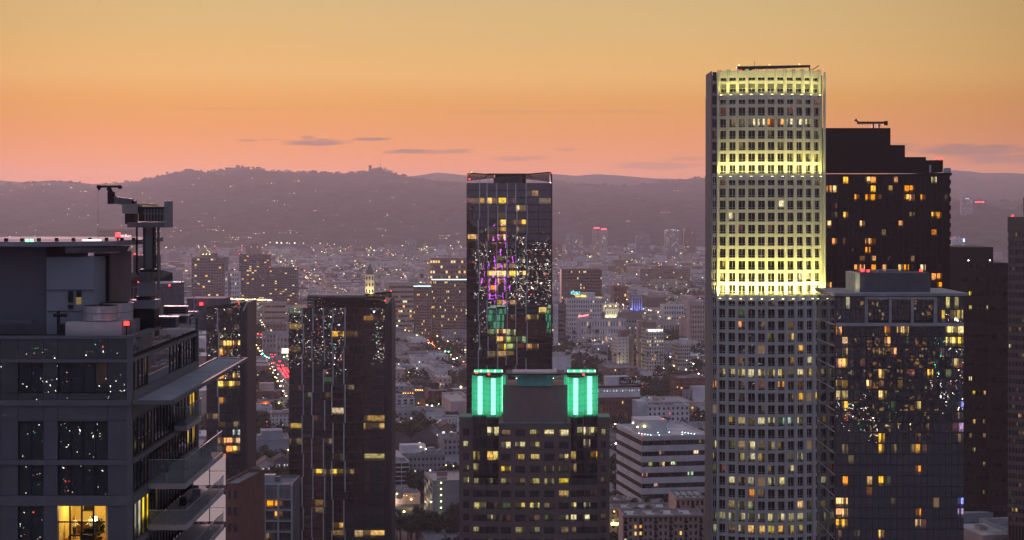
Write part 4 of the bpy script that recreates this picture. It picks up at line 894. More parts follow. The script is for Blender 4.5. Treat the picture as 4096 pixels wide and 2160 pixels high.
# pale lit screen walls at the far end of the balconies
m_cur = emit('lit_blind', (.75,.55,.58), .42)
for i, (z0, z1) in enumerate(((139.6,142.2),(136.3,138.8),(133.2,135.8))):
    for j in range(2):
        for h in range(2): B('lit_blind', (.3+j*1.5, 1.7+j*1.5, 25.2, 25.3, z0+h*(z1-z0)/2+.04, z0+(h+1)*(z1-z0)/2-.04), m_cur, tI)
    B('dark_fin', (-.2, .28, 24.4, 25.4, z0-.4, z1+.3), m_black, tI)
bf = thing('balcony_chair', 'round backed dark chair on the lower balcony by the lit screen', 'chair', (tI.location[0]+1.5, YI+13.2, 139.45))
MB().cyl(0,0,.35,.45,.32,12).build('seat', m_black, bf); MB().prism([(-.34,.28),(.34,.28),(.34,.34),(-.34,.34)], .45, 1.0, 0, [(-.22,.38),(.22,.38),(.22,.44),(-.22,.44)]).build('backrest', m_black, bf)
for sx, sy in ((-.2,-.2),(.2,-.2),(-.2,.2),(.2,.2)): MB().tube((sx,sy,0),(sx*.8,sy*.8,.36),.02,5).build('leg', m_black, bf)
pt_ = thing('potted_plant', 'white pot with a small plant on the upper balcony', 'plant', (tI.location[0]+.9, YI+9.0, 142.75))
MB().cyl(0,0,0,.42,.20,10,0,.28).build('pot', m_white, pt_)
m_leaf_d = mat('dark_leaf', (.035,.055,.025), .8)
def leaves(n, r, zc_, seed, size=.14, sq=1.0):
    rr = random.Random(seed); b = MB()
    for i in range(n):
        d = Vector((rr.gauss(0,1), rr.gauss(0,1), rr.gauss(0,1))).normalized()*r*rr.uniform(.35,1.0)**.6
        c = Vector((d.x, d.y, zc_+d.z*sq)); u = Vector((rr.gauss(0,1),rr.gauss(0,1),rr.gauss(0,.6))).normalized()*size; w = u.orthogonal().normalized()*size*rr.uniform(.4,.8)
        b.quad(c-u, c+w, c+u, c-w)
    return b
leaves(60,.35,.75,3,.12).build('foliage', m_leaf_d, pt_)
# ---- lit room with two people
rm = [('room_floor', (ix(57), ix(104.5), .45, 5.9, zr0-.2, zr0), m_floor_in), ('room_ceiling', (ix(57), ix(104.5), .45, 5.9, zr1-.0, zr1+.2), m_room), ('room_wall', (ix(57), ix(104.5), 5.7, 5.9, zr0, zr1), m_room), ('room_wall', (ix(57)-.2, ix(57), .45, 5.9, zr0-.2, zr1+.2), m_room), ('room_wall', (ix(104.5), ix(104.5)+.2, .45, 5.9, zr0-.2, zr1+.2), m_room)]
for nme, d, m in rm: B(nme, d, m, tI)
for j in range(1, 4): B('window_mullion', (ix(57.6)+j*(ix(104.5)-ix(57.6))/4-.06, ix(57.6)+j*(ix(104.5)-ix(57.6))/4+.06, .2, .32, zr0, zr1), m_black, tI)
B('window_transom', (ix(57.6), ix(104.5), .18, .3, iz(522.5)-.05, iz(522.5)+.05), m_black, tI); B('window_transom', (ix(70), ix(87), .2, .3, iz(535.5)-.05, iz(535.5)+.03), m_black, tI)
rx0 = tI.location[0]
ld = bpy.data.lights.new('room_light', 'POINT'); ld.energy = 190; ld.color = (1,.74,.25); ld.shadow_soft_size = .3
lo = bpy.data.objects.new('room_light', ld); COL.objects.link(lo); lo.parent = tI; lo.location = (ix(78), 2.6, zr1-.5)
def inroom(px, d): return (X_(px, YI+d), YI+d, zr0)
def rthing(name, label, cat, px, d, rz=0): return thing(name, label, cat, inroom(px, d), rz)
m_wood = mat('dark_wood', (.10,.05,.02), .5); m_cream = mat('cream_paint', (.7,.6,.4), .6)
q = rthing('wall_lamp', 'bright globe lamp at the left of the lit room', 'lamp', 67, 4.5); MB().tube((0,.9,1.9),(0,0,1.9),.03).build('bracket', m_black, q)
MB().cyl(0,0,1.75,2.1,.26,10).build('globe', emit('globe_light', (1,.9,.5), 9), q)
q = rthing('table_lamp', 'small white lamp beside the standing person in the lit room', 'lamp', 95.2, 2.6); MB().tube((0,0,0),(0,0,1.35),.03).build('stem', m_black, q); MB().cyl(0,0,1.35,1.72,.2,10,0,.14).build('shade', emit('shade_light', (1,.95,.75), 4), q)
q = rthing('sideboard', 'brown wooden sideboard behind the people in the lit room', 'cabinet', 88, 4.8); MB().box(-.75,.75,-.3,.3,.12,1.05).build('body', m_wood, q); MB().box(-.8,.8,-.34,.34,1.05,1.1).build('top', m_cream, q)
for sx in (-.65,.65): MB().box(sx-.04,sx+.04,-.2,.2,0,.12).build('leg', m_wood, q)
q = rthing('indoor_plant', 'bushy potted plant at the right end of the lit room window', 'plant', 99.5, 1.2); MB().cyl(0,0,0,.4,.18,10,0,.24).build('pot', m_wood, q); leaves(140,.42,1.15,8,.13,1.6).build('foliage', m_leaf_d, q)
q = rthing('dark_armchair', 'low dark armchair at the bottom of the lit room window', 'armchair', 89, 2.0); MB().box(-.5,.5,-.45,.45,.1,.42).build('seat', m_black, q); MB().box(-.5,.5,.3,.5,.42,.85).build('backrest', m_black, q)
for sx in (-.58,.5): MB().box(sx,sx+.08,-.45,.45,.1,.6).build('arm', m_black, q)
q = rthing('dark_picture', 'dark arched picture on the back wall of the lit room', 'picture', 88.3, 5.6)
MB().prism([(-.42,0),(.42,0),(.42,.06),(-.42,.06)], 1.7, 2.25, 0, [(-.28,0),(.28,0),(.28,.06),(-.28,.06)]).build('panel', m_black, q); MB().box(-.46,.46,-.02,.08,1.62,1.69).build('frame', m_wood, q)
q = rthing('door_panel', 'brown door at the left end of the lit room', 'door', 62.5, 5.6); MB().box(-.4,.4,-.03,.05,0,1.95).build('leaf', mat('door_wood', (.28,.12,.04), .5), q); MB().tube((.3,-.08,1.0),(.3,-.03,1.0),.03).build('handle', m_steel, q)
q = rthing('glass_table', 'low table in front of the people in the lit room', 'table', 76, 1.5); MB().box(-.55,.55,-.3,.3,.42,.47).build('tabletop', m_black, q)
for sx in (-.5,.5):
    for sy in (-.25,.25): MB().tube((sx,sy,0),(sx,sy,.42),.025,5).build('leg', m_black, q)
def person(name, label, px, d, rz, top, legs, skin, hair, pose):
    t = thing(name, label, 'person', inroom(px, d), rz)
    J = {'pel':(0,0,.92),'sp':(0,-.02,1.15),'ch':(0,0,1.36),'nk':(0,0,1.49),'hd':(0,-.02,1.62),'top':(0,-.01,1.74)}
    for s, n_ in ((-1,'l'),(1,'r')):
        J.update({n_+'hip':(s*.09,0,.88),n_+'kn':(s*.10,-.02+(.06 if s > 0 else 0),.48),n_+'an':(s*.11,.03,.08),n_+'toe':(s*.12,-.14,.04),n_+'sh':(s*.18,0,1.40)})
        if pose == 0 or s < 0: J.update({n_+'el':(s*.25,-.03,1.14),n_+'wr':(s*.22,-.24,1.06),n_+'hn':(s*.20,-.33,1.07)})
        else: J.update({n_+'el':(s*.27,-.12,1.18),n_+'wr':(s*.16,-.32,1.28),n_+'hn':(s*.13,-.40,1.32)})
    names = list(J); ed = [('pel','sp'),('sp','ch'),('ch','nk'),('nk','hd'),('hd','top')]
    for n_ in 'lr': ed += [('pel',n_+'hip'),(n_+'hip',n_+'kn'),(n_+'kn',n_+'an'),(n_+'an',n_+'toe'),('ch',n_+'sh'),(n_+'sh',n_+'el'),(n_+'el',n_+'wr'),(n_+'wr',n_+'hn')]
    rad = {'pel':(.16,.12),'sp':(.14,.10),'ch':(.16,.11),'nk':(.055,.055),'hd':(.085,.10),'top':(.06,.07)}
    for n_ in 'lr': rad.update({n_+'hip':(.095,.095),n_+'kn':(.062,.062),n_+'an':(.045,.045),n_+'toe':(.04,.03),n_+'sh':(.065,.065),n_+'el':(.045,.045),n_+'wr':(.032,.032),n_+'hn':(.04,.025)})
    me = bpy.data.meshes.new('body'); me.from_pydata([J[k] for k in names], [(names.index(a), names.index(c)) for a, c in ed], [])
    tmp = bpy.data.objects.new('tmp', me); COL.objects.link(tmp)
    tmp.modifiers.new('s', 'SKIN'); tmp.modifiers.new('u', 'SUBSURF').levels = 1
    for i, k in enumerate(names): me.skin_vertices[0].data[i].radius = rad[k]; me.skin_vertices[0].data[i].use_root = (k == 'pel')
    dg = bpy.context.evaluated_depsgraph_get(); bm_ = bpy.data.meshes.new_from_object(tmp.evaluated_get(dg)); bpy.data.objects.remove(tmp)
    for m in (top, legs, skin): bm_.materials.append(m)
    for p_ in bm_.polygons:
        c = p_.center; p_.material_index = 2 if (c.z > 1.47 or c.y < -.25 and c.z > .9) else (1 if c.z < .93 and abs(c.x) < .2 else 0); p_.use_smooth = True
    put('body', bm_, t)
    b = MB(); b.cyl(0,.02,1.62,1.76,.105,10,0,.07); b.cyl(0,.045,1.52,1.62,.085,10,0,.105); b.build('hair', hair, t)
    for s in (-1,1): MB().octa((s*.032,-.115,1.645),.012).build('eye', m_black, t)
    MB().tri((-.012,-.11,1.61),(.012,-.11,1.61),(0,-.145,1.605)).tri((-.012,-.11,1.64),(.012,-.11,1.64),(0,-.145,1.605)).build('nose', skin, t)
    for s, n_ in ((-1,'l'),(1,'r')):
        h = Vector(J[n_+'hn']); b = MB()
        for f_ in range(4): b.tube(h+Vector((-.025+f_*.016,-.02,0)), h+Vector((-.025+f_*.016,-.085+abs(f_-1.4)*.008,-.025)), .008, 5)
        b.tube(h+Vector((-s*.03,0,.0)), h+Vector((-s*.055,-.035,.012)), .009, 5); b.build('fingers', skin, t)
    return t
m_skin = mat('skin', (.55,.33,.22), .6); m_hair = mat('dark_hair', (.02,.013,.01), .6)
person('person', 'person in pale shirt and dark skirt standing facing right in the lit room', 74.5, 2.4, R(60), mat('pale_shirt', (.8,.65,.4), .8), mat('dark_cloth', (.03,.03,.03), .8), m_skin, mat('brown_hair', (.25,.12,.05), .6), 0)
person('person', 'person in white top and black trousers turned towards the small white lamp', 91.0, 2.9, R(-30), mat('white_shirt', (.85,.8,.7), .8), mat('black_trousers', (.012,.012,.014), .8), m_skin, m_hair, 1)
# ================================================================ roof of the near building
mW1 = mat('blue_grey_wall', (.085,.085,.11), .8, var=.06, scale=.5); mW2 = mat('pale_wall', (.19,.20,.24), .8, var=.06, scale=.5); mW3 = mat('pink_grey_wall', (.14,.11,.12), .8)
ph_ = thing('roof_penthouse', 'blue grey plant block with overhanging helipad on the near building roof', 'penthouse', (tI.location[0], YI, iz(336)-.3))
zb = iz(336)-.3
def pb(name, x0, x1, y0, y1, d, m, dep=6, Yb=None):
    """block given by its picture outline at depth d behind the front"""
    Y = YI+d; return B(name, (X_(x0,Y)-tI.location[0], X_(x1,Y)-tI.location[0], d, d+dep, Z_(y1,Y)-zb, Z_(y0,Y)-zb), m, ph_)
pb('wall', -60, 46.5, 247, 340, 5, mW1, 14); pb('wall', 46.5, 94, 257, 340, 4.6, mW2, 4); pb('wall', 94, 110.5, 253, 318, 9, mW3, 8)
pb('wall_band', 46.6, 93.5, 289.5, 290.3, 4.5, mW1, .1); pb('wall_band', 46.6, 93.5, 310.8, 311.4, 4.5, mW1, .1)
pb('louvre_panel', 68.2, 72.6, 291, 302.5, 4.45, m_black, .14); pb('louvre_panel', 68, 73, 305, 308.6, 4.45, m_black, .14)
pb('side_window', 76.4, 81.2, 290.4, 297, 4.45, m_glass_flat, .14)
for i in range(7): pb('blind_slat', 76.2, 81.0, 297.4+i*1.05, 298+i*1.05, 4.42, emit('lit_slat', (.8,.55,.12), .35) if i == 0 else bpy.data.materials['lit_slat'], .1)
pb('pipe', 100.5, 102.4, 258, 302, 8.8, m_black, .3); pb('pipe', 106.8, 108.6, 256, 303, 8.7, m_black, .3); pb('pipe', 105.4, 108.6, 255.5, 257.3, 8.68, m_black, .3)
pb('duct', -5, 32, 320.5, 323, 3, mW1, 1); pb('stand_pipe', 56.8, 59, 311, 334, 3.2, m_black, .3); pb('valve', 53, 66, 314, 317, 3.15, m_black, .4); pb('duct_box', 58.5, 70.5, 324.5, 334, 2.6, m_black, 1.6)
Y = YI+3
hp = MB().prism([(X_(-70,Y)-tI.location[0],3),(X_(52,Y)-tI.location[0],2.6),(X_(113,YI+5)-tI.location[0],5),(X_(145,YI+12)-tI.location[0],12),(X_(145,YI+16)-tI.location[0],24),(X_(-70,Y)-tI.location[0],26)], Z_(246.5,YI+3)-zb, Z_(241.6,YI+3)-zb).build('helipad', mat('helipad_slab', (.20,.175,.20), .8), ph_)
MB().prism([(X_(66,YI+3.4)-tI.location[0],3.3),(X_(108,YI+6)-tI.location[0],5.6),(X_(127,YI+9)-tI.location[0],9),(X_(70,YI+9)-tI.location[0],9)], Z_(253,YI+4)-zb, Z_(247.2,YI+4)-zb, 0, [(X_(66,YI+3.4)-tI.location[0],3.1),(X_(110,YI+6)-tI.location[0],5.4),(X_(130,YI+9)-tI.location[0],9),(X_(66,YI+9)-tI.location[0],9)]).build('helipad_bracket', mI2, ph_)
zh = Z_(241.6,YI+3)-zb
for i, x in enumerate((2,17,33,50,66,82,98,113,124)): B('rail_post', (X_(x,YI+3)-tI.location[0]-.12, X_(x,YI+3)-tI.location[0]+.12, 4+i*.3, 4.3+i*.3, zh, zh+.26), m_black, ph_)
B('deck_edge', (X_(-60,YI+3)-tI.location[0], X_(140,YI+10)-tI.location[0], 8.4, 8.5, zh, zh+.05), mat('deck_edge', (.5,.4,.42), .7), ph_)
MB().cyl(X_(97,YI+8)-tI.location[0],6.2,zh,zh+.1,.75,16).build('landing_light', emit('landing_glow', (1,.95,.7), 3), ph_)
for x in (26.5,31): lamp('deck_lamp', (X_(x,YI+3)-tI.location[0],3.2,zh-.12), ph_, .22, m_green)
lamp('warning_lamp', (X_(118,YI+8)-tI.location[0],8,zh+.15), ph_, .36); MB().tube((X_(118,YI+8)-tI.location[0],8,zh),(X_(118,YI+8)-tI.location[0],8,zh+.2),.08).build('lamp_post', m_black, ph_)
# fan drums
dr = thing('fan_drum', 'round metal fan housing on a plinth with red light on it', 'fan housing', (X_(100,YI+3.5), YI+3.5, iz(336)-.3))
m_drum = mat('galvanised', (.42,.40,.42), .30, .6, var=.08)
MB().box(-2.4,2.0,-1.3,1.3,0,1.25).build('plinth', m_drum, dr); MB().cyl(.05,0,1.3,1.85,1.36,28).build('housing', m_drum, dr); MB().cyl(.05,0,1.88,2.45,1.36,28).build('housing', m_drum, dr); MB().cyl(.05,0,2.46,2.52,1.30,28,0,.2).build('grille', m_black, dr)
d2 = thing('fan_drum', 'second round fan housing half hidden behind the red-lit one', 'fan housing', (X_(117,YI+7), YI+7, iz(336)-.3))
MB().box(-1.6,1.6,-1.3,1.3,0,1.15).build('plinth', m_drum, d2); MB().cyl(0,0,1.15,1.75,1.3,28).build('housing', m_drum, d2); MB().cyl(0,0,1.78,2.5,1.3,28).build('housing', m_drum, d2); MB().cyl(0,0,2.51,2.57,1.25,28,0,.2).build('grille', m_black, d2)
bl = lamp('roof_beacon', (X_(126.5,YI+1.6), YI+1.6, Z_(327,YI+1.6)), None, .34, emit('beacon_red', (1,.02,.015), 7, True), 'glowing red beacon at the front corner of the near roof', 'beacon')
MB().tube((0,0,-1.1),(0,0,0),.06).build('post', m_black, bl)
# ---- roof mast with cleaning crane
cr = thing('window_cleaning_crane', 'tall window cleaning crane with box head on the near building roof', 'crane', (X_(149,YI+10), YI+10, iz(336)-.3))
YK = YI+10; kk = YK/F; z0c = iz(336)-.3
m_crane = mat('crane_grey', (.10,.097,.105), .55, .1); m_crane_l = mat('crane_pale', (.17,.165,.18), .6)
def kb(name, x0, x1, y0, y1, a, c, m): return B(name, ((x0-149)*kk, (x1-149)*kk, a, c, Z_(y1,YK)-z0c, Z_(y0,YK)-z0c), m, cr)
kb('base', 131, 158, 299.5, 308, -1.2, 1.2, m_crane_l); kb('base', 134, 157, 308.2, 336, -1.0, 1.0, m_black); kb('base_collar', 138, 153, 296, 299.4, -.8, .8, m_black)
kb('lower_mast', 139, 153.5, 282, 295.8, -.75, .75, m_crane_l); kb('lower_mast', 140, 152.5, 271.5, 281.8, -.65, .65, m_crane); kb('collar', 141, 159, 269, 271.4, -.7, .7, m_black)
kb('mast', 144, 153.5, 226, 268.8, -.5, .5, m_crane); kb('mast_rail', 153.7, 155.3, 226, 268.8, -.45, .3, m_black); kb('mast_rail', 157.8, 159.2, 226, 290, -.3, .3, m_crane); kb('mast_rail', 145.2, 146, 228, 268, -.56, -.5, m_black)
b = MB()
for i in range(10): b.box((155.4-149)*kk,(157.7-149)*kk,-.1,.1,Z_(230+i*4,YK)-z0c,Z_(229.4+i*4,YK)-z0c)
b.build('ladder', m_black, cr)
MB().tube(((136.8-149)*kk,0,Z_(226,YK)-z0c),((136.8-149)*kk,0,Z_(272,YK)-z0c),.09).tube(((136.8-149)*kk,0,Z_(272,YK)-z0c),((139-149)*kk,0,Z_(276,YK)-z0c),.09).tube(((139-149)*kk,0,Z_(276,YK)-z0c),((141-149)*kk,0,Z_(272,YK)-z0c),.09).build('cable', m_black, cr)
kb('head', 141, 168.5, 206.8, 221.5, -1.0, 1.0, m_black); kb('head_plate', 166.9, 170.3, 201.3, 227.4, -1.15, 1.15, m_crane_l); kb('head_frame', 130, 170.2, 222, 227.3, -1.1, 1.1, m_crane)
for i in range(7): kb('head_slat', 147+i*3, 148.6+i*3, 209, 221, -1.08, -1.0, m_crane)
kb('head_rail', 146, 168, 213.3, 213.8, -1.12, -1.09, m_crane_l)
kb('winch_box', 124.5, 140, 204, 213.5, -.9, .9, m_crane_l); kb('winch_box', 127, 136, 213.6, 224, -.8, .8, m_black)
b = MB(); M = Matrix.Translation(((151-149)*kk, -.95, Z_(204.6,YK)-z0c)) @ Matrix.Rotation(R(5), 4, 'Y'); b.box(-8.5*kk,8.5*kk,-.25,.25,-1.1*kk,1.1*kk,0,M); b.build('guide_bar', mat('yellow_steel', (.42,.33,.10), .5), cr)
b = MB(); b.prism([((121-149)*kk,-.4),((136-149)*kk,-.4),((136-149)*kk,.4),((121-149)*kk,.4)], [Z_(202,YK)-z0c,Z_(204,YK)-z0c,Z_(204,YK)-z0c,Z_(202,YK)-z0c], [Z_(198,YK)-z0c,Z_(201,YK)-z0c,Z_(201,YK)-z0c,Z_(198,YK)-z0c]).build('neck', m_black, cr)
MB().prism([((111-149)*kk,-.45),((132.5-149)*kk,-.45),((132.5-149)*kk,.45),((111-149)*kk,.45)], [Z_(203,YK)-z0c,Z_(206,YK)-z0c,Z_(206,YK)-z0c,Z_(203,YK)-z0c], [Z_(196,YK)-z0c,Z_(199,YK)-z0c,Z_(199,YK)-z0c,Z_(196,YK)-z0c]).build('arm', m_crane, cr)
kb('arm_end', 108.8, 115, 196, 204, -.5, .5, m_black)
MB().tube(((111.5-149)*kk,0,Z_(197,YK)-z0c),((111-149)*kk,0,Z_(192,YK)-z0c),.35).tube(((111-149)*kk,0,Z_(193,YK)-z0c),((108.5-149)*kk,0,Z_(187.5,YK)-z0c),.22).build('swivel', m_black, cr)
kb('spreader', 99, 120, 185.5, 187.6, -.3, .3, m_black)
for x in (99, 120): MB().tube(((x-149)*kk,-.2,Z_(187,YK)-z0c),((x-149)*kk,.2,Z_(187,YK)-z0c),.16,10).build('pulley', m_black, cr)
MB().tube(((98.5-149)*kk,0,Z_(187,YK)-z0c),((99.3-149)*kk,0,Z_(190,YK)-z0c),.1).build('hook', m_black, cr)
MB().tube(((98-149)*kk,0,Z_(189,YK)-z0c),((98-149)*kk,0,Z_(240,YK)-z0c),.012,4).build('rope', m_black, cr)
# parapet pipes and small red lights at the back of the roof
rl = thing('roof_handrail', 'thin metal handrail with red lights across the near roof behind the crane', 'handrail', (X_(120,YI+22), YI+22, iz(336)-.3))
MB().tube((-2,0,2.2),(7,0,2.6),.04).tube((-2,0,2.9),(7,0,3.3),.04).build('rail', m_steel, rl)
for i in range(4): MB().tube((-1.5+i*2.7,0,0),(-1.5+i*2.7,0,3.0),.05).build('post', m_steel, rl)
for x in (2.6, 4.4): lamp('warning_lamp', (x,0,3.1), rl, .14)

# roof clutter
for i, (x, d, w, h_, lb) in enumerate(((168,12,1.6,1.0,'low grey vent box on the near roof right of the crane base'),(181,17,1.3,.8,'small vent box near the roof edge of the near building'),(176,22,2.0,1.3,'louvred condenser box at the back of the near roof'),(190,24,1.2,.7,'smallest vent box at the back corner of the near roof'))):
    q = thing('roof_vent', lb, 'vent', (X_(x,YI+d), YI+d, iz(336)-.3)); MB().box(-w/2,w/2,-.5,.5,.15,h_).build('housing', m_crane_l if i % 2 else m_crane, q); MB().box(-w/2-.08,w/2+.08,-.58,.58,h_,h_+.08).build('lid', m_steel, q)
    for j in range(4): MB().box(-w/2+.1,w/2-.1,-.54,-.5,.25+j*(h_-.3)/4,.32+j*(h_-.3)/4).build('louvre', m_black, q)
q = thing('roof_pipe', 'pipe run with brackets along the near roof behind the parapet', 'pipe', (X_(150,YI+16), YI+16, iz(336)-.3)); MB().tube((-3,0,.5),(3.2,3,.5),.1,8).tube((-3,.4,.8),(3.2,3.4,.8),.07,8).build('pipe', m_steel, q)
for j in range(4): MB().box(-2.6+j*1.8,-2.45+j*1.8,.1+j*.87,.5+j*.87,0,.9).build('bracket', m_black, q)
q = thing('balcony_table', 'small round table on the upper balcony of the near building', 'table', (tI.location[0]+1.7, YI+14, 142.75)); MB().cyl(0,0,.68,.73,.42,14).build('tabletop', m_steel, q); MB().tube((0,0,0),(0,0,.68),.04).build('stem', m_black, q); MB().cyl(0,0,0,.04,.28,12).build('base', m_black, q)
q = thing('balcony_planter', 'long planter box with shrubs at the far end of the upper balcony', 'planter', (tI.location[0]+2.0, YI+21.5, 142.75)); MB().box(-.3,.3,-1.4,1.4,0,.5).build('box', m_conc_d, q)
for j in range(4): o = leaves(40,.4,.8,30+j,.14).build('shrub', m_leaf_d, q, (0,-1.05+j*.7,0))
q = thing('balcony_lounger', 'low lounge chair on the lower balcony of the near building', 'chair', (tI.location[0]+1.8, YI+17.5, 139.45)); MB().box(-.35,.35,-.7,.5,.28,.38).build('seat', m_crane_l, q); MB().prism([(-.35,.5),(.35,.5),(.35,.58),(-.35,.58)], .38, .9, 0, [(-.35,.8),(.35,.8),(.35,.88),(-.35,.88)]).build('backrest', m_crane_l, q)
for sx, sy in ((-.3,-.6),(.3,-.6),(-.3,.45),(.3,.45)): MB().tube((sx,sy,0),(sx,sy,.28),.025,5).build('leg', m_black, q)
# ================================================================ middle distance: individual buildings
LMK = []
RECTS = []                 # footprints (u0,u1,v0,v1) kept clear of the small houses
PAL = {'white': mat('white_render', (.60,.58,.60), .85, scale=.1), 'cream': mat('cream_render', (.52,.46,.40), .85, scale=.1), 'grey': mat('grey_render', (.30,.29,.31), .85, scale=.1), 'dgrey': mat('dark_render', (.14,.135,.145), .8, scale=.1),
       'brown': mat('brown_render', (.22,.155,.13), .85, scale=.1), 'brick': mat('red_brick', (.17,.075,.06), .85, scale=.3), 'tan': mat('tan_render', (.42,.34,.27), .85, scale=.1), 'pink': mat('pink_render', (.50,.36,.34), .85, scale=.1), 'blue': mat('blue_grey_render', (.28,.29,.34), .85, scale=.1), 'bronze': mat('bronze_panel', (.20,.125,.10), .4, .3, scale=.2)}
m_wd = mat('small_window', (.018,.018,.022), .2, spec=.6)
def clear_rect(t, w, d, pad=4):
    pts = [world_of(t,x,y,0) for x in (-pad, w+pad) for y in (-pad, d+pad)]; uv = [toUV(p[0],p[1]) for p in pts]
    RECTS.append((min(u for u,v in uv), max(u for u,v in uv), min(v for u,v in uv), max(v for u,v in uv)))
def block(name, label, cat, px0, px1, ytop, Y, depth, wall='white', rows=6, cols=8, side=0, rz=GR, lit=.06, wf=.5, hf=.5, band=False, roof=None, par=1.0, lits=(), base=4.0, unit=True, group=None, seed=None, cap=300, minpx=2.3, frame=None):
    """a building given by the picture width and top of its front at distance Y; px0 is the left end of the front"""
    k = F/Y; t = thing(name, label, cat, (X_(px0,Y), Y, 0), rz, group); w = (px1-px0)/k/math.cos(rz); h = Z_(ytop,Y); m = PAL[wall]; seed = seed or int(px0*7+ytop*3)
    rr = random.Random(seed); clear_rect(t, w, depth); LMK.append(((px0+px1)/2, ytop+8, name.replace('_',' ')))
    B('wall', (0, w, .25, depth, 0, h-par), m, t)
    b = MB(); b.box(0,w,.0,.4,h-par-.2,h).box(0,w,depth-.4,depth+.0,h-par-.2,h).box(.0,.4,.4,depth-.4,h-par-.2,h).box(w-.4,w,.4,depth-.4,h-par-.2,h); b.build('parapet', m, t)
    B('roof', (.4, w-.4, .4, depth-.4, h-par, h-par+.1), roof or m_roof, t)
    if unit:
        for i in range(rr.choice((1,2,3))):
            ux, uy, us = rr.uniform(.15,.7)*w, rr.uniform(.2,.7)*depth, rr.uniform(2,4.5); B('roof_unit', (ux, min(ux+us,w-1), uy, uy+us*.8, h-par+.1, h+rr.uniform(.6,2.2)), rr.choice((m, m_steel, m_conc)), t)
    ph = (h-par-base)/rows; ws = []; cw = w/cols
    for r in range(rows):
        z = base+r*ph+ph*(1-hf)*.5
        for c in range(cols): ws.append((c*cw+cw*(1-wf)/2, .22, z, 0, win(cw*wf, ph*hf, (), (), .06, frame)))
        if band: B('band', (-.05, w+.05, -.15, .3, base+r*ph-ph*(1-hf)*.5, base+r*ph+ph*(1-hf)*.42), m, t)
    if side:
        sw = depth/side
        for r in range(rows):
            z = base+r*ph+ph*(1-hf)*.5
            for c in range(side): ws.append((-.03, depth-(c*sw+sw*(1-wf)/2), z, R(-90), win(sw*wf, ph*hf, (), (), .06, frame)))
            if band: B('band', (-.18, -.01, .31, depth, base+r*ph-ph*(1-hf)*.5, base+r*ph+ph*(1-hf)*.42), m, t)
    big = cw*wf*k >= minpx and ph*hf*k >= 1.6
    flush(t, ws, lits, lit, seed=seed, cap=cap if big else 0, cols=(WARM, CRM, DIM, (.5,.4,.2), COOL), name='window' if big else 'window')
    return t, w, h
def top_lamp(t, x, y, z, r=.5, m=None): return lamp('warning_lamp', (x,y,z), t, r, m)
# ---- far left group along the boulevard
t, w, h = block('bank_tower', 'boxy far tower with small lit lettering seen over the helipad', 'tower', 98.5, 133, 229.5, 4200, 40, 'brown', 12, 16, lit=.02, rz=0)
text('lettering', 'cbbBan', 9, emit('sign_pink', (1,.75,.75), 2.2), t, (w*.76, -.4, h-15), ext=.1, width=30)
t, w, h = block('fluted_office', 'white vertically ribbed office block right of the roof mast', 'office block', 158, 180, 271, 2600, 30, 'grey', 14, 10, lit=.0, rz=R(4))
for i in range(23): B('rib', (i*w/22-.3, i*w/22+.3, -.5, .2, 0, h+.4), PAL['white'], t)
B('roof_house', (4, w-8, 6, 20, h-.8, h+4.5), PAL['grey'], t)
t, w, h = block('dark_office', 'dark square office tower with three pale lights on its roof', 'office tower', 191.5, 224, 257.5, 3000, 45, 'dgrey', 16, 12, lit=.05, rz=0, wf=.8, hf=.55)
B('roof_house', (16, w-16, 10, 30, h-.8, h+7), PAL['dgrey'], t)
for i in range(3): lamp('roof_lamp', (18+i*5.5, 9, h+4.5), t, .9, m_lampy)
t, w, h = block('white_slab', 'narrow white slab with a dark central stripe beside the dark office tower', 'office block', 225, 239, 272, 2700, 25, 'white', 9, 6, lit=.1, rz=R(3))
B('stripe', (4.5, 8.2, -.2, .3, 0, h-1), PAL['dgrey'], t)
t, w, h = block('apartment_tower', 'taller of two adjoining dark apartment towers in the haze', 'tower', 239, 269, 254.5, 2900, 30, 'dgrey', 24, 12, lit=.10, rz=R(2), wf=.8)
top_lamp(t, .5, 0, h, .8); top_lamp(t, w-1, 0, h, .8)
t, w, h = block('apartment_tower', 'lower of two adjoining dark apartment towers in the haze', 'tower', 269.5, 297, 267.5, 2850, 30, 'dgrey', 19, 11, lit=.10, rz=R(2), wf=.8)
top_lamp(t, .5, 0, h, .8); top_lamp(t, w-1, 0, h, .8)
block('parking_structure', 'beige parking structure with open decks beyond the busy street', 'parking structure', 264, 285, 303, 2380, 40, 'tan', 4, 3, lit=.0, wf=.92, hf=.35, band=True)
block('white_block', 'small white block with square windows under the freeway lights', 'building', 249, 262, 309.5, 2450, 20, 'white', 4, 6, lit=.03)
block('brown_block', 'dark brown apartment block beyond the busy street with three lit windows', 'building', 266, 286, 324, 2210, 25, 'brown', 3, 6, lit=.15)
block('grey_block', 'grey flat roofed block facing the busy street', 'building', 263, 279, 333, 2020, 24, 'grey', 3, 5, lit=.02)
block('grey_block', 'plain grey hall right of the busy street beside the dark finned tower', 'building', 277, 290, 336, 1900, 24, 'grey', 3, 4, lit=.02)
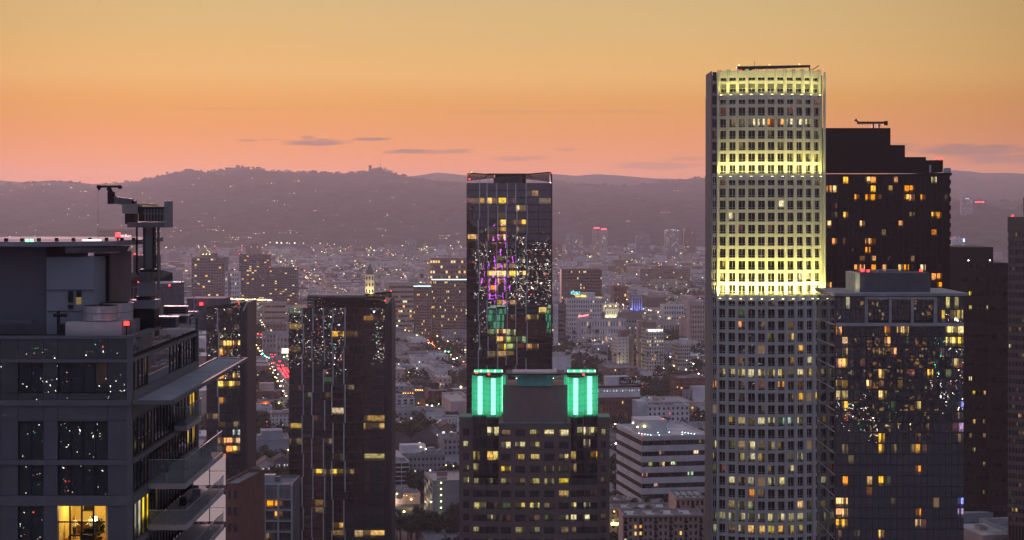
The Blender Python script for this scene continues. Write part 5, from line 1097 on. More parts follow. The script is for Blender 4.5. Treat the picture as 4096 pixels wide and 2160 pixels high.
# ---- between the left middle tower and the centre tower
t, w, h = block('deco_tower', 'slim floodlit yellow deco tower with dark stepped crown above the roof plate', 'tower', 365.3, 374.0, 274.5, 2500, 12, 'cream', 7, 3, lit=.0, par=.5, unit=False, rz=0)
B('crown', (1.5, w-1.5, 1.5, 10, h-.4, h+7), PAL['dgrey'], t); B('crown', (3, w-3, 3, 8, h+7, h+11), PAL['dgrey'], t); MB().cyl(w/2, 5.5, h+11, h+17, 1.6, 8, 0, .1).build('spire', PAL['dgrey'], t)
for xx, en in ((w*.3, 60000), (w*.7, 60000)):
    ld = bpy.data.lights.new('flood_light', 'SPOT'); ld.energy = en; ld.color = (1,.85,.35); ld.spot_size = R(60); ld.spot_blend = 1; ld.shadow_soft_size = .5
    lo = bpy.data.objects.new('flood_light', ld); COL.objects.link(lo); lo.parent = t; lo.location = (xx, -7, h-38); lo.rotation_euler = (R(161), 0, 0)
block('banded_office', 'tan office block with long window bands left of the cyan edged block', 'office block', 389, 416, 284, 2350, 35, 'tan', 9, 12, lit=.10, wf=.9, hf=.45, band=True)
block('lit_office', 'far brown office block with rows of bright windows behind the cyan edged block', 'office block', 430, 466, 258.5, 2750, 30, 'brown', 10, 14, lit=.38, rz=0, wf=.7)
t, w, h = block('cyan_edged_block', 'grid fronted block with glowing cyan roof edge left of the centre tower', 'apartment block', 431.5, 467, 280, 2150, 30, 'brown', 19, 22, lit=.10, wf=.62, hf=.6, rz=R(2), seed=77)
m_cyan = emit('cyan_strip', (.65,.95,1.0), 2.6)
B('roof_strip', (0, w, -.3, .0, h+.05, h+1.0), m_cyan, t)
t, w, h = block('cyan_edged_wing', 'lower wing with a cyan roof edge beside the grid fronted block', 'apartment block', 413.5, 431, 286.5, 2140, 30, 'brown', 18, 11, lit=.08, wf=.62, hf=.6, rz=R(2), seed=78)
B('roof_strip', (0, w, -.3, .0, h+.05, h+.9), m_cyan, t)
q = thing('lattice_mast', 'thin lattice radio mast above the banded office', 'mast', (X_(422,2420), 2420, 0)); MB().tube((0,0,0),(0,0,Z_(247.5,2420)),1.0,4,0,.25).build('mast', m_steel, q); MB().cyl(0,0,Z_(278,2420),Z_(274,2420),2.2,8).build('drum', PAL['brick'], q)
t, w, h = block('billboard_hall', 'pale windowless hall with painted letters on its wall', 'hall', 391, 418.5, 333.5, 2130, 30, 'cream', 1, 1, lit=0, wf=.02, hf=.02)
text('lettering', 'LABE', 6.5, m_steel, t, (w*.32, -.1, h*.33), ext=.04, width=15); text('lettering', 'nunca', 2.6, PAL['dgrey'], t, (w*.86,-.1,h*.72), ext=.03); text('lettering', 'popular', 2.6, PAL['dgrey'], t, (w*.86,-.1,h*.55), ext=.03)
lamp('flood_lamp', (w*.93,-.6,h*.75), t, .8, emit('lime_lamp', (.8,1,.35), 6)); lamp('flood_lamp', (w*.68,-1.5,1), t, .9, m_lampy)
t, w, h = block('striped_block', 'white and dark block with a vertical window strip beyond the crossing', 'building', 425, 443, 319, 2290, 22, 'dgrey', 5, 6, lit=.12)
B('white_tower_face', (2.5, 8.5, -.6, .2, 0, h), PAL['white'], t); B('window_strip', (4, 6.8, -.75, -.62, 2, h-3), m_glass_flat, t)
block('white_low_block', 'long low white block with small dark windows left of the centre tower', 'building', 445, 467, 316.5, 2450, 20, 'white', 3, 9, lit=.0)
block('grey_low_block', 'long low grey block with a row of dark windows by the road', 'building', 403, 440, 352.5, 1910, 22, 'grey', 1, 9, lit=.0, hf=.6, base=3)
t, w, h = block('modern_block', 'white and charcoal modern block with stepped window boxes', 'apartment block', 396, 414.5, 398, 1400, 20, 'white', 4, 3, lit=.05, wf=.55, hf=.75)
B('dark_side', (w, w+7, 1, 18, 0, h+4), PAL['dgrey'], t); B('orange_wall', (w+4.2, w+8, .2, 1.0, 0, h-1), mat('ochre_wall', (.48,.24,.04), .8), t); B('dark_side', (-7, -.02, 2, 18, 0, h+1), PAL['dgrey'], t)
for i in range(5): lamp('string_lamp', (w-9+i*1.9, .5, h+3.2), t, .42, m_lampo)
for i in range(4): lamp('string_lamp', (w+1+i*1.7, .6, h+5.6-i*.1), t, .55, m_lampo)
B('pergola', (w-11, w+8.5, 1, 9, h+4, h+4.4), m_black, t)
for z in (h*.3, h*.66): lamp('wall_lamp', (w+3, .0, z), t, .5, m_lampo)
t, w, h = block('brick_block', 'dark brick block with ornate cornice and a black roof tank', 'building', 428.5, 446.5, 389.5, 1470, 24, 'brick', 4, 4, lit=.02)
B('cornice', (-.5, w+.5, -.6, .0, h-1.2, h+.2), PAL['tan'], t); tk = MB().cyl(w*.4, 6, h, h+5, 3.0, 12); tk.build('roof_tank', m_black, t)
block('brick_annexe', 'plain dark brick block right of the one with the roof tank', 'building', 446.5, 466, 392.5, 1490, 24, 'brick', 3, 4, lit=.04)
t, w, h = block('cornice_block', 'grey block with pale cornice behind the modern white block', 'building', 412, 428, 388.5, 1560, 20, 'grey', 3, 4, lit=.05); B('cornice', (-.4, w+.4, -.5, 0, h-1, h+.1), PAL['cream'], t)
block('white_apartments', 'white apartment house with small paired windows behind the granite tower', 'apartment house', 435, 461, 418, 1297, 18, 'white', 4, 8, lit=.12, frame=m_frame)
block('cream_apartments', 'cream apartment house with a square stair tower left of the palms', 'apartment house', 391, 418, 424, 1280, 18, 'tan', 3, 5, lit=.06)
t, w, h = block('strip_window_office', 'white framed office with dark strip windows beside the dark tower', 'office block', 386, 409, 461.5, 1040, 18, 'white', 5, 3, lit=.05, wf=.92, hf=.72, base=2)
t, w, h = block('grey_office', 'grey office with square pale and dark openings and plant on its roof', 'office block', 409, 445, 455, 1060, 24, 'grey', 4, 9, side=6, lit=.04, wf=.4, hf=.4, base=2)
B('roof_house', (-3, 12, 14, 22, h-1, h+4), PAL['white'], t); lamp('roof_lamp', (9,13.6,h+2.2), t, .5, m_lampy); lamp('roof_lamp', (12,13.4,h+1.2), t, .4, m_lampw)
for i in range(6): B('roof_unit', (6+i*2.6, 8+i*2.6, 6+(i%2)*4, 8+(i%2)*4, h-1, h+.6+.4*(i%3)), m_steel, t)
t, w, h = block('parking_garage', 'pale parking garage with open roof deck and a row of green white lamps', 'parking garage', 432.7, 470, 480.5, 930, 32, 'grey', 5, 1, lit=.0, wf=.01, hf=.01, unit=False, roof=mat('deck', (.42,.36,.32), .9), par=.8)
for r in range(6):
    for i in range(4):
        B('opening', (-.06, .05, 3+i*7.4, 8.6+i*7.4, 2.0+r*3.2, 4.1+r*3.2), m_wd if (r+i) % 3 else emit('garage_glow%d' % (r*4+i), (.9,.85,.5), .25), t)
B('slot', (4.3, 5.0, -.1, .3, 0, h-.5), PAL['tan'], t); m_gw = emit('green_white_lamp', (.75,1,.35), 12)
for i in range(7): lamp('slot_lamp', (4.4, -.25, h-1.6-i*3.25), t, .42, m_gw)
for x, y in ((9.5,16),(13,13)): MB().tube((x,y,h-.8),(x,y,h+5.2),.09).build('lamp_post', m_steel, t); lamp('deck_lamp', (x,y,h+5.2), t, .3, m_lampy)
lamp('deck_lamp', (3, 30, h+.5), t, .4, m_lampw)
sg = thing('parking_sign', 'red white and black parking sign standing on the garage roof edge', 'sign', (X_(436.6,929.5), 929.5, h-.7), GR); sgw = 5.6
for i in (0.6, 2.8, 5.0): MB().tube((i,.1,0),(i,.1,1.4),.06).build('post', m_steel, sg)
B('red_panel', (0, sgw, 0, .15, 3.2, 5.0), mat('sign_red', (.45,.03,.05), .6), sg); B('white_panel', (0, sgw, 0, .15, 1.75, 3.19), mat('sign_white', (.8,.8,.8), .6), sg); B('black_panel', (0, sgw, 0, .15, 1.2, 1.74), m_black, sg)
for s, z, sz, m in (('DAILY AND MONTHLY', 4.5, .62, m_letw), ('PARKING HERE', 3.7, .62, m_letw), ('AVAILABLE FOR FILMING', 2.85, .42, m_black), ('24HR - Security Surveillance', 2.25, .42, m_black), ('(213) 000-0000', 1.47, .42, m_letw)):
    if s.startswith('('): continue
    text('lettering', s, sz, m, sg, (sgw/2, -.03, z), ext=.01, width=sgw*.9)
# gabled houses and dishes behind the garage
m_shing = mat('dark_shingle', (.045,.042,.05), .9)
def house(name, label, px, py, Y, w, d, wh, rh, wall, rz=GR, group=None, gable=True):
    t = thing(name, label, 'house', (X_(px,Y), Y, 0), rz, group); clear_rect(t, w, d)
    B('wall', (0,w,0,d,0,wh), PAL[wall], t)
    b = MB(); e = .5
    b.quad((-e,-e,wh-.2),(-e,d+e,wh-.2),(w/2,d+e,wh+rh),(w/2,-e,wh+rh)).quad((w+e,d+e,wh-.2),(w+e,-e,wh-.2),(w/2,-e,wh+rh),(w/2,d+e,wh+rh))
    b.quad((-e,-e,wh-.4),(w/2,-e,wh+rh-.2),(w/2,d+e,wh+rh-.2),(-e,d+e,wh-.4)).quad((w+e,-e,wh-.4),(w+e,d+e,wh-.4),(w/2,d+e,wh+rh-.2),(w/2,-e,wh+rh-.2)); b.build('roof', m_shing, t)
    MB().prism([(0.02,.0),(w-.02,.0),(w-.02,.2),(0.02,.2)], wh-.01, wh+rh-.45, 0, [(w/2-.05,.0),(w/2+.05,.0),(w/2+.05,.2),(w/2-.05,.2)]).build('gable', PAL[wall], t)
    for x in (.2,.6): put('window', win(w*.2, wh*.28, (.5,), (), .07, m_frame_pale)[1], t, (w*x,-.04,wh*.55))
    B('door', (w*.45, w*.55, -.06, 0, 0, 2.1), m_wood, t); return t
house('gabled_house', 'small dark roofed house with white gable trim beside the tall palm', 429, 0, 1240, 9, 14, 8, 4, 'blue')
house('gabled_house', 'wide gabled house with two dormer windows right of the tall palm', 438, 0, 1250, 13, 16, 8.5, 5, 'brown')
house('gabled_house', 'dark steep roofed house left of the tall palm near the finned tower', 396, 0, 1180, 14, 22, 8, 6, 'dgrey', R(30))
house('gabled_house', 'long dark roofed house in front of the strip window office', 408, 0, 1200, 13, 20, 8, 5, 'dgrey', R(-20))
block('terracotta_block', 'grey block with red awning at the top of the garage ramp', 'building', 443.5, 461, 438, 1150, 22, 'grey', 3, 4, lit=.03)
for i, x in enumerate((391.5, 400.5)):
    q = thing('satellite_dish', ('left' if i == 0 else 'right')+' satellite dish of two on the low roof behind the palms', 'dish', tuple(W(x, 497, 985))); MB().prism([(1.9*math.cos(a*math.pi/6), 1.9*math.sin(a*math.pi/6)) for a in range(12)], .3, .8, 0, [(2.2*math.cos(a*math.pi/6), 2.2*math.sin(a*math.pi/6)) for a in range(12)]).build('bowl', m_conc_d, q).rotation_euler = (R(35),R(-20),0); MB().tube((0,0,-3),(0,0,.5),.15).build('post', m_steel, q)
t, w, h = block('palm_court', 'low pink plaster building with wall lamp behind the palms at the bottom', 'building', 386, 420, 494, 985, 18, 'pink', 2, 3, lit=.2, wf=.3, hf=.3)
lamp('wall_lamp', (4.5,-.6,h*.35), t, .55, m_lampw); lamp('wall_lamp', (6,-.4,h-.4), t, .55, m_lampy); lamp('wall_lamp', (14,-.4,h*.38), t, .5, m_lampy)
for i in range(5): lamp('string_lamp', (5+i*1.6,-.5,h-1.4), t, .3, m_lampo)
for (lx_, ly_, lz_, en_, co_) in ((4.5,-3,h*.35,900,(1,.9,.65)), (20,-30,9,5000,(1,.6,.2)), (12,-14,h*.6,1500,(1,.7,.3))):
    ld = bpy.data.lights.new('wall_light', 'POINT'); ld.energy = en_; ld.color = co_; lo = bpy.data.objects.new('wall_light', ld); COL.objects.link(lo); lo.parent = t; lo.location = (lx_,ly_,lz_)
lamp('garden_lamp', (20,-30,9.3), t, .6, m_lampo); MB().tube((20,-30,0),(20,-30,9.3),.1).build('lamp_post', m_steel, t)
# ---- gap between the near building and the left middle tower
t, w, h = block('red_walled_hall', 'long hall with dark red walls below the street full of tail lights', 'hall', 246, 284, 391.5, 1510, 22, 'brick', 1, 6, lit=.0, hf=.3, wf=.2); B('roof_house', (12, 24, 6, 16, h-1, h+6), PAL['pink'], t)
t, w, h = block('orange_wall_shop', 'low shop with an orange lit red wall and a pale lit wall', 'shop', 258, 289, 401.5, 1450, 18, 'grey', 1, 3, lit=0, wf=.1, hf=.1); B('red_wall', (0, 11, -.3, .2, 0, h), mat('red_wall', (.5,.10,.05), .8), t)
for x, c in ((6,(1,.5,.12)),(17,(1,.85,.4))):
    lamp('wall_lamp', (x,-.8,h-2.2), t, .5, m_lampo if x == 6 else m_lampy); ld = bpy.data.lights.new('wall_light', 'POINT'); ld.energy = 900; ld.color = c; lo = bpy.data.objects.new('wall_light', ld); COL.objects.link(lo); lo.parent = t; lo.location = (x,-2,h-2.6)
block('white_flats', 'white flat roofed house with a few square lit windows below the red hall', 'apartment house', 249, 271.5, 407, 1370, 20, 'white', 3, 6, lit=.22, wf=.25, hf=.35)
t, w, h = block('tiled_flats', 'white house with red tiled eaves and paired windows beside the finned tower', 'apartment house', 271.5, 290, 413, 1310, 18, 'white', 3, 5, lit=.03, wf=.35, hf=.45); B('eaves', (-.6, w+.6, -.8, .0, h-.9, h), mat('roof_tile', (.25,.09,.05), .8), t)
t, w, h = block('warehouse', 'plain pale blue grey warehouse with a roof box', 'warehouse', 246.5, 289, 439.5, 1170, 30, 'blue', 1, 4, lit=0, wf=.03, hf=.03); B('roof_house', (10, 24, 8, 20, h-1, h+4.5), PAL['blue'], t); lamp('wall_lamp', (w-1.2,-.4,h*.35), t, .4, m_lampy)
house('gabled_house', 'ornate pale gabled house in front of the blue grey warehouse', 256, 0, 1080, 12, 16, 7.5, 4.5, 'cream'); house('gabled_house', 'dark gabled house right of the ornate pale one', 272, 0, 1100, 12, 16, 7, 4, 'dgrey')
t, w, h = block('balcony_flats', 'grey concrete apartment block with recessed balconies at the bottom left', 'apartment block', 238, 292, 485, 650, 24, 'dgrey', 15, 6, lit=.05, wf=.86, hf=.66, rz=0, base=3, lits=[q4(310,1110)+(AMB,), q4(385,1105)+(AMB,), q4(370,1215)+(AMB,), q4(300,1320)+(DIM,), q4(140,1110)+(DIM,)])
for r in range(15): B('balcony_slab', (-.3, w+.3, -1.3, .22, 3+r*(h-4)/15-.3, 3+r*(h-4)/15), PAL['grey'], t)
for i in range(5): B('column', (i*w/4-.3, i*w/4+.3, -1.2, .2, 0, h), PAL['grey'], t)
for i in range(4):
    for j in range(12): B('screen_slat', (i*w/4+.5+j*.36, i*w/4+.62+j*.36, -1.1, -.9, h-4.6, h-.6), PAL['grey'], t)
t, w, h = block('brick_end_block', 'reddish brown block at the foot of the near building balconies', 'building', 221, 238.5, 483, 560, 30, 'brick', 14, 3, lit=.0, wf=.5, rz=R(-8), unit=False)
te = thing('roof_terrace', 'rooftop terrace glowing orange under a flat canopy', 'terrace', (X_(222,700), 700, 0)); tw = X_(257,700)-X_(222,700); tz = Z_(483.5,700); clear_rect(te, tw, 12)
B('podium', (0,tw,0,12,0,tz), PAL['dgrey'], te); m_terr = mat('terrace_wall', (.6,.3,.1), .8); B('back_wall', (.2,tw-.2,5,5.3,tz,tz+5), m_terr, te); B('canopy', (-.4,tw+.4,-.6,6,tz+5,tz+5.9), PAL['brown'], te)
for i in range(4):
    B('post', (.4+i*(tw-1)/3, .6+i*(tw-1)/3, .2, .4, tz, tz+5), m_black, te); ld = bpy.data.lights.new('terrace_light', 'POINT'); ld.energy = 260; ld.color = (1,.45,.1); lo = bpy.data.objects.new('terrace_light', ld); COL.objects.link(lo); lo.parent = te; lo.location = (1.5+i*3.3, 2.6, tz+4.2)
q = thing('terrace_tree', 'small potted tree on the orange lit rooftop terrace', 'tree', (X_(251,700), 700.6, tz)); MB().tube((0,0,0),(0,0,1.6),.1).build('trunk', m_wood, q); leaves(120,1.5,2.4,5,.35,.7).build('crown', m_leaf_d, q)
# ---- right of the centre tower
t, w, h = block('bronze_office', 'bronze tinted glass office block with red reflected lights right of the centre tower', 'office block', 561.5, 602, 269.5, 2350, 28, 'bronze', 18, 26, lit=.05, wf=.7, hf=.55, rz=R(3), lits=[(585,295,CRM,9),(590,299,CRM,12)])
t, w, h = block('hotel', 'white old hotel with a neon sign on its roof', 'hotel', 569, 602, 299, 2150, 26, 'white', 9, 14, side=6, lit=.06, wf=.42, hf=.5); B('tower', (w*.42, w*.82, 4, 20, h-1, h+7), PAL['white'], t)
text('neon_sign', 'ROYALE', 5.2, emit('neon_cyan', (.1,.75,1), 2.6), t, (w*.2,1,h+7.0), ext=.1, width=11); text('neon_sign', 'Los Altos', 4.2, emit('neon_yellow', (1,.75,.1), 3.2), t, (w*.37,1,h+3.4), ext=.1, width=13)
b = MB(); [b.tube((w*.1+i*3.4,1.5,h-.8),(w*.1+i*3.4,1.5,h+5),.12) for i in range(5)]; b.build('sign_frame', m_steel, t)
t, w, h = block('mural_block', 'narrow block with geometric shapes on a pale strip beside the centre tower', 'building', 548, 566, 303.5, 2040, 18, 'dgrey', 9, 2, lit=.1, wf=.8, hf=.62, rz=R(2))
B('pale_strip', (w*.30, w*.56, -.4, .2, 0, h), PAL['white'], t); B('base', (-.2, w+.2, -.5, .2, 0, 6), PAL['white'], t)
xs, ss = w*.43, 2.2
b = MB(); z = h-6
for pa, pb2 in (((-1,-1),(1,-1)),((1,-1),(0,1)),((0,1),(-1,-1))): b.tube((xs+pa[0]*ss,-.5,z+pa[1]*ss),(xs+pb2[0]*ss,-.5,z+pb2[1]*ss),.28,4)
b.build('triangle_sign', PAL['dgrey'], t)
b = MB(); z = h-13
for i in range(8): a, c = i*math.pi/4, (i+1)*math.pi/4; b.tube((xs+math.cos(a)*ss,-.5,z+math.sin(a)*ss),(xs+math.cos(c)*ss,-.5,z+math.sin(c)*ss),.28,4)
b.build('circle_sign', PAL['dgrey'], t)
b = MB(); z = h-20; b.tube((xs-ss,-.5,z-ss),(xs+ss,-.5,z+ss),.28,4).tube((xs-ss,-.5,z+ss),(xs+ss,-.5,z-ss),.28,4); b.build('cross_sign', PAL['dgrey'], t)
b = MB(); z = h-27
for pa, pb2 in (((-1,-1),(1,-1)),((1,-1),(1,1)),((1,1),(-1,1)),((-1,1),(-1,-1))): b.tube((xs+pa[0]*ss,-.5,z+pa[1]*ss),(xs+pb2[0]*ss,-.5,z+pb2[1]*ss),.28,4)
b.build('square_sign', PAL['dgrey'], t)
t, w, h = block('long_white_block', 'long low white block with rows of small windows and red neon behind it', 'apartment block', 581, 627, 319.5, 2100, 22, 'white', 3, 17, lit=.13, wf=.3, hf=.6)
nl = thing('red_neon_roof', 'slanting red neon lines on a roof in front of the old hotel', 'sign', tuple(W(578,317,2110))); m_neon = emit('neon_red', (1,.2,.22), 5)
for i in range(2): MB().tube((0,0,i*1.0),(12.5,0,1.8+i*1.2),.22).build('neon_tube', m_neon, nl)
MB().tube((2,0,-8),(2,0,0),.2).tube((10,0,-8),(10,0,1.6),.2).build('post', m_steel, nl)
t, w, h = block('floodlit_white_block', 'white arcaded block lit from below left of the church', 'building', 603, 619, 303.5, 2480, 20, 'white', 3, 9, lit=.1, wf=.35, hf=.55)
for x in (3,10,18): lamp('wall_lamp', (x,-1.2,h*.85), t, .8, m_lampy); ld = bpy.data.lights.new('wall_light', 'POINT'); ld.energy = 6000; ld.color = (1,.9,.45); lo = bpy.data.objects.new('wall_light', ld); COL.objects.link(lo); lo.parent = t; lo.location = (x+3,-7,5)
ch = thing('church', 'stone church with a square tower lit blue', 'church', (X_(619,2350), 2350, 0), GR); clear_rect(ch, 40, 24)
mS = mat('church_stone', (.27,.23,.20), .9); tw_ = put('tower', None, ch); B('nave', (0,26,0,14,0,17), mS, ch); MB().prism([(0,0),(26,0),(26,14),(0,14)], 17, 24, 0, [(0,6.9),(26,6.9),(26,7.1),(0,7.1)]).build('nave_roof', PAL['brown'], ch)
for i in range(7): B('buttress', (1+i*3.8, 2.0+i*3.8, -1, 0, 0, 16), mS, ch); B('window', (2.5+i*3.8, 4.0+i*3.8, -.06, 0, 4, 14), m_wd, ch)
B('transept', (14,40,2,16,0,15), mS, ch); B('shaft', (18,32,2,16,15,46), mS, tw_); MB().cyl(25,9,46,48,8.5,8).build('tower_cap', mS, tw_)
for i in range(4): B('tower_window', (19.6+i*3.1, 21.2+i*3.1, 1.9, 2, 26, 43), m_wd, tw_)
for x, yy in ((16.5,0.0),(33.5,0.0),(25,-1.5)):
    if x != 25: lamp('blue_lamp', (x,.5,28.5), ch, .9, emit('blue_lens', (.12,.3,1), 12))
    ld = bpy.data.lights.new('blue_light', 'SPOT'); ld.energy = 26000; ld.color = (.18,.25,1); ld.spot_size = R(75); ld.spot_blend = 1; lo = bpy.data.objects.new('blue_light', ld); COL.objects.link(lo); lo.parent = ch; lo.location = (x,-5,24); lo.rotation_euler = (R(140), 0, 0)
t, w, h = block('deco_apartments', 'brown stepped deco building at the edge of the floodlit tower', 'building', 692, 705, 304, 2080, 24, 'tan', 8, 5, side=5, lit=.02); B('tower', (-2, 5, 3, 16, 0, h+7), PAL['pink'], t)
block('pink_shed', 'small pink walled shed with red roof left of the stepped deco building', 'shed', 681, 689, 318.5, 2150, 10, 'pink', 1, 2, lit=0, wf=.1, roof=mat('red_roof', (.5,.12,.1), .8))
t, w, h = block('arched_hall', 'low ornate hall with arched dormers among the trees', 'hall', 652, 678, 320.5, 2250, 22, 'cream', 1, 9, lit=.08, wf=.4, hf=.3)
block('far_white_flats', 'pair of pale flats behind the trees right of the church', 'apartment block', 664, 684, 304.5, 2500, 20, 'white', 3, 8, lit=.05)
block('red_brick_far', 'square reddish block in the haze right of the bronze office', 'building', 614, 627, 286.5, 2950, 25, 'brick', 3, 4, lit=.05)
t, w, h = block('lettered_apartments', 'beige apartment tower with white lit letters across its top storey', 'apartment tower', 646.6, 664.2, 328, 1743, 40, 'cream', 12, 7, side=12, lit=.03, wf=.42, hf=.5, lits=[(648,342,CRM),(650,342,WHT),(655,342,WHT),(658,342,WHT),(660,342,CRM),(662,342,WHT),(650,345,CRM),(657,345,CRM),(656,354,RED),(656,359,AMB),(652,360,WARM),(655,360,RED)], base=3)
text('lettering', 'WALTER J TOW  R', 2.6, emit('white_letters_lit', (.9,.97,1), 5), t, (w*.5,-.3,h-2.6), ext=.1, width=w*.86)
B('stair_tower', (-2.6, 4, 22, 30, 0, h+6), PAL['tan'], t); B('roof_house', (3, 13, 12, 22, h-1, h+4.6), PAL['brown'], t)
t, w, h = block('striped_flats', 'white flats with orange striped flank next to the lettered tower', 'apartment block', 618, 629, 337, 1774, 26, 'white', 9, 3, lit=.03, wf=.3, hf=.3)
for r in range(9): B('stripe', (-.12, -.01, .3, 26, 4+r*(h-5)/9, 4+r*(h-5)/9+(h-5)/18), PAL['pink'], t)
B('brown_wing', (w, w+6, 4, 24, 0, h+1.5), PAL['tan'], t); B('roof_house', (5, 14, 8, 20, h-1, h+6), PAL['brown'], t)
for x in (-3, 6, 15): lamp('garden_lamp', (x,-6,2), t, .7, m_lampy); 
ld = bpy.data.lights.new('garden_light', 'POINT'); ld.energy = 5000; ld.color = (1,.85,.35); lo = bpy.data.objects.new('garden_light', ld); COL.objects.link(lo); lo.parent = t; lo.location = (-5,-5,3)
t, w, h = block('pale_flats', 'pale flats with many small windows right of the lettered tower', 'apartment block', 678, 691, 344, 1790, 24, 'cream', 6, 6, side=8, lit=.02, wf=.55, hf=.5); B('roof_house', (5, 11, 6, 14, h-1, h+5), PAL['white'], t)
t, w, h = block('mayfair_block', 'brick and white hotel block with a lettered rooftop sign', 'hotel', 590, 640.5, 386, 1350, 26, 'brick', 5, 16, lit=.05, wf=.36, hf=.5)
B('white_storey', (-.2, w+.2, -.2, .25, h-9, h-1.5), PAL['white'], t); B('eaves', (-.8, w+.8, -1.2, .0, h-1.4, h-.2), m_black, t)
for i in range(16): put('upper_window', win(1.0, 1.9, (.5,), (), .07)[1], t, (.8+i*w/16, -.23, h-5.2))
for i in range(17): B('corbel', (i*w/16-.2, i*w/16+.2, -.7, -.21, h-8.7, h-7.2), PAL['white'], t)
B('sign_house', (w*.36, w*.82, 6, 14, h-1, h+6.2), PAL['white'], t); B('sign_back', (w*.62, w*.95, 4.5, 4.8, h+.3, h+6), m_black, t)
m_neonw = mat('sign_letters', (.75,.75,.75), .6); text('lettering', 'HOTEL', 2.0, m_neonw, t, (w*.80,4.3,h+4.7), ext=.06); text('lettering', 'MAY', 2.9, m_neonw, t, (w*.73,4.3,h+2), ext=.06, width=6.5); text('lettering', 'FAIR', 2.9, m_neonw, t, (w*.94,4.3,h+2), ext=.06, width=7)
t, w, h = block('white_courtyard_block', 'white modern courtyard block with flat roof below the brick hotel', 'apartment block', 648, 690, 405, 1330, 26, 'white', 3, 9, lit=.05, wf=.42, hf=.5); B('wing', (-6, 2, 8, 24, 0, h+2), PAL['white'], t); B('roof_well', (8, 22, 8, 16, h-.9, h-.3), m_black, t)
t, w, h = block('brick_shops', 'red brick block with steel frame and yellow shop lights at its foot', 'building', 680, 706, 378, 1480, 30, 'brick', 6, 8, side=6, lit=.06, wf=.6, hf=.45)
for i in range(5): lamp('shop_lamp', (-1.5-i*.5, 3+i*4, 4), t, .55, m_lampy)
B('white_annexe', (8, 24, -10, -1, 0, 16), PAL['white'], t); B('stair_frame', (1, 7, -8, -2, 0, 13), m_steel, t); B('lit_shop', (9, 22, -10.2, -10.02, .5, 4), emit('shop_glow', (1,.7,.25), 1.1), t)
# ---- banded white office beside the floodlit tower
t, w, h = block('banded_white_office', 'white office block with long dark window bands and roof lamps, seen from its corner', 'office block', 642, 712, 436, 892, 50, 'white', 9, 12, lit=.22, wf=.97, hf=.46, rz=R(11), base=1, unit=False, roof=m_roof_pale, minpx=1.5, cap=300)
ph9 = (h-1-1)/9
m_sidewin = win(4.05, ph9*.44, (.5,), (), .06)[0].mesh('side_window', [mat('matt_glass', (.022,.02,.022), .6, spec=.15), m_frame])
for r in range(9):
    z = 1+r*ph9
    for c in range(12): put('side_window', m_sidewin, t, (-.04, 49.8-c*4.1, z+ph9*.28), R(-90))
    B('side_band', (-.4, -.02, .2, 50.2, z-ph9*.28, z+ph9*.27), PAL['white'], t); B('front_band', (-.2, w+.1, -.35, .26, z-ph9*.28, z+ph9*.27), PAL['white'], t)
B('side_band', (-.4, -.02, .2, 50.2, h-1.9, h+.02), PAL['white'], t)
B('penthouse', (2.5, 17, 14, 30, h-1, h+6.2), PAL['white'], t); lamp('wall_lamp', (5,13.5,h+2.4), t, .7, m_lampy); lamp('wall_lamp', (2.2,17,h+2), t, .5, m_lampw); lamp('wall_lamp', (2.2,26,h+3), t, .5, m_lampw)
m_cyl = emit('cyan_white_lamp', (.7,1,.9), 14)
for i in range(5): lamp('roof_lamp', (.8+i*1.0, 9-i*2, h+.05), t, .22, m_cyl); lamp('roof_lamp', (23.5+i*1.0, 9-i*2, h+.05), t, .22, m_cyl)
for x, y in ((11,10),(17,10),(9,.4),(21,.4)): lamp('roof_lamp', (x,y,h+.05), t, .22, m_cyl)
lamp('warning_lamp', (.2,.3,h), t, .35); lamp('warning_lamp', (15,15,h+6.2), t, .35); lamp('warning_lamp', (20,34,h), t, .35)
# ---- Mediterranean apartments at the bottom right of centre
mM = mat('sand_render', (.44,.34,.29), .85, scale=.3); PAL['sand'] = mM
def med(label, px0, px1, ytop, Y, depth, rows, cols, lits=(), lit=.06, rz=R(4)):
    t, w, h = block('courtyard_apartments', label, 'apartment house', px0, px1, ytop, Y, depth, 'sand', rows, cols, lit=lit, wf=.45, hf=.55, rz=rz, lits=lits, unit=False, roof=m_roof, par=.7, base=1, group=None)
    B('cornice', (-.5, w+.5, -.6, .0, h-.9, h-.25), mM, t); B('string_course', (-.1, w+.1, -.2, .0, h-4.6, h-4.3), mM, t)
    rr = random.Random(int(px0))
    for i in range(4): B('skylight', (2+i*w/4.4, 2+i*w/4.4+w*.13, 2, depth-3, h-.6, h-.35), m_roof_pale, t)
    for i in range(8): B('roof_unit', (1+i*w/8.5, 2+i*w/8.5, 3+rr.random()*4, 4.2+rr.random()*4, h-.6, h+.4), m_steel, t)
    for r in range(rows):
        for c in range(0, cols, 3): B('balcony', ((c+.2)*w/cols, (c+.85)*w/cols, -1.1, .2, 1+r*(h-1.7)/rows, 1+r*(h-1.7)/rows+.95), m_black, t)
    return t, w, h
med('sand coloured apartments with black balconies and skylights, nearest at the bottom edge', 623, 704, 515, 800, 16, 8, 16, [(635,529,AMB),(643,530,AMB),(634,537,WARM),(643,537,WARM)])
t, w, h = med('sand coloured apartment wing behind the nearest one, with yellow canopy light at its left', 600, 676, 508, 850, 14, 6, 14)
lamp('canopy_lamp', (X_(613,845)-X_(600,850), -4, Z_(524,845)), t, .5, m_lampw); B('canopy_glow', (X_(610.5,845)-X_(600,850), X_(622,845)-X_(600,850), -4.6, -4.2, Z_(525.5,845), Z_(523,845)), emit('canopy_light', (1,.85,.25), 5), t); lamp('street_lamp', (X_(613.5,845)-X_(600,850), -5, Z_(512.5,845)), t, .5, m_lampo)
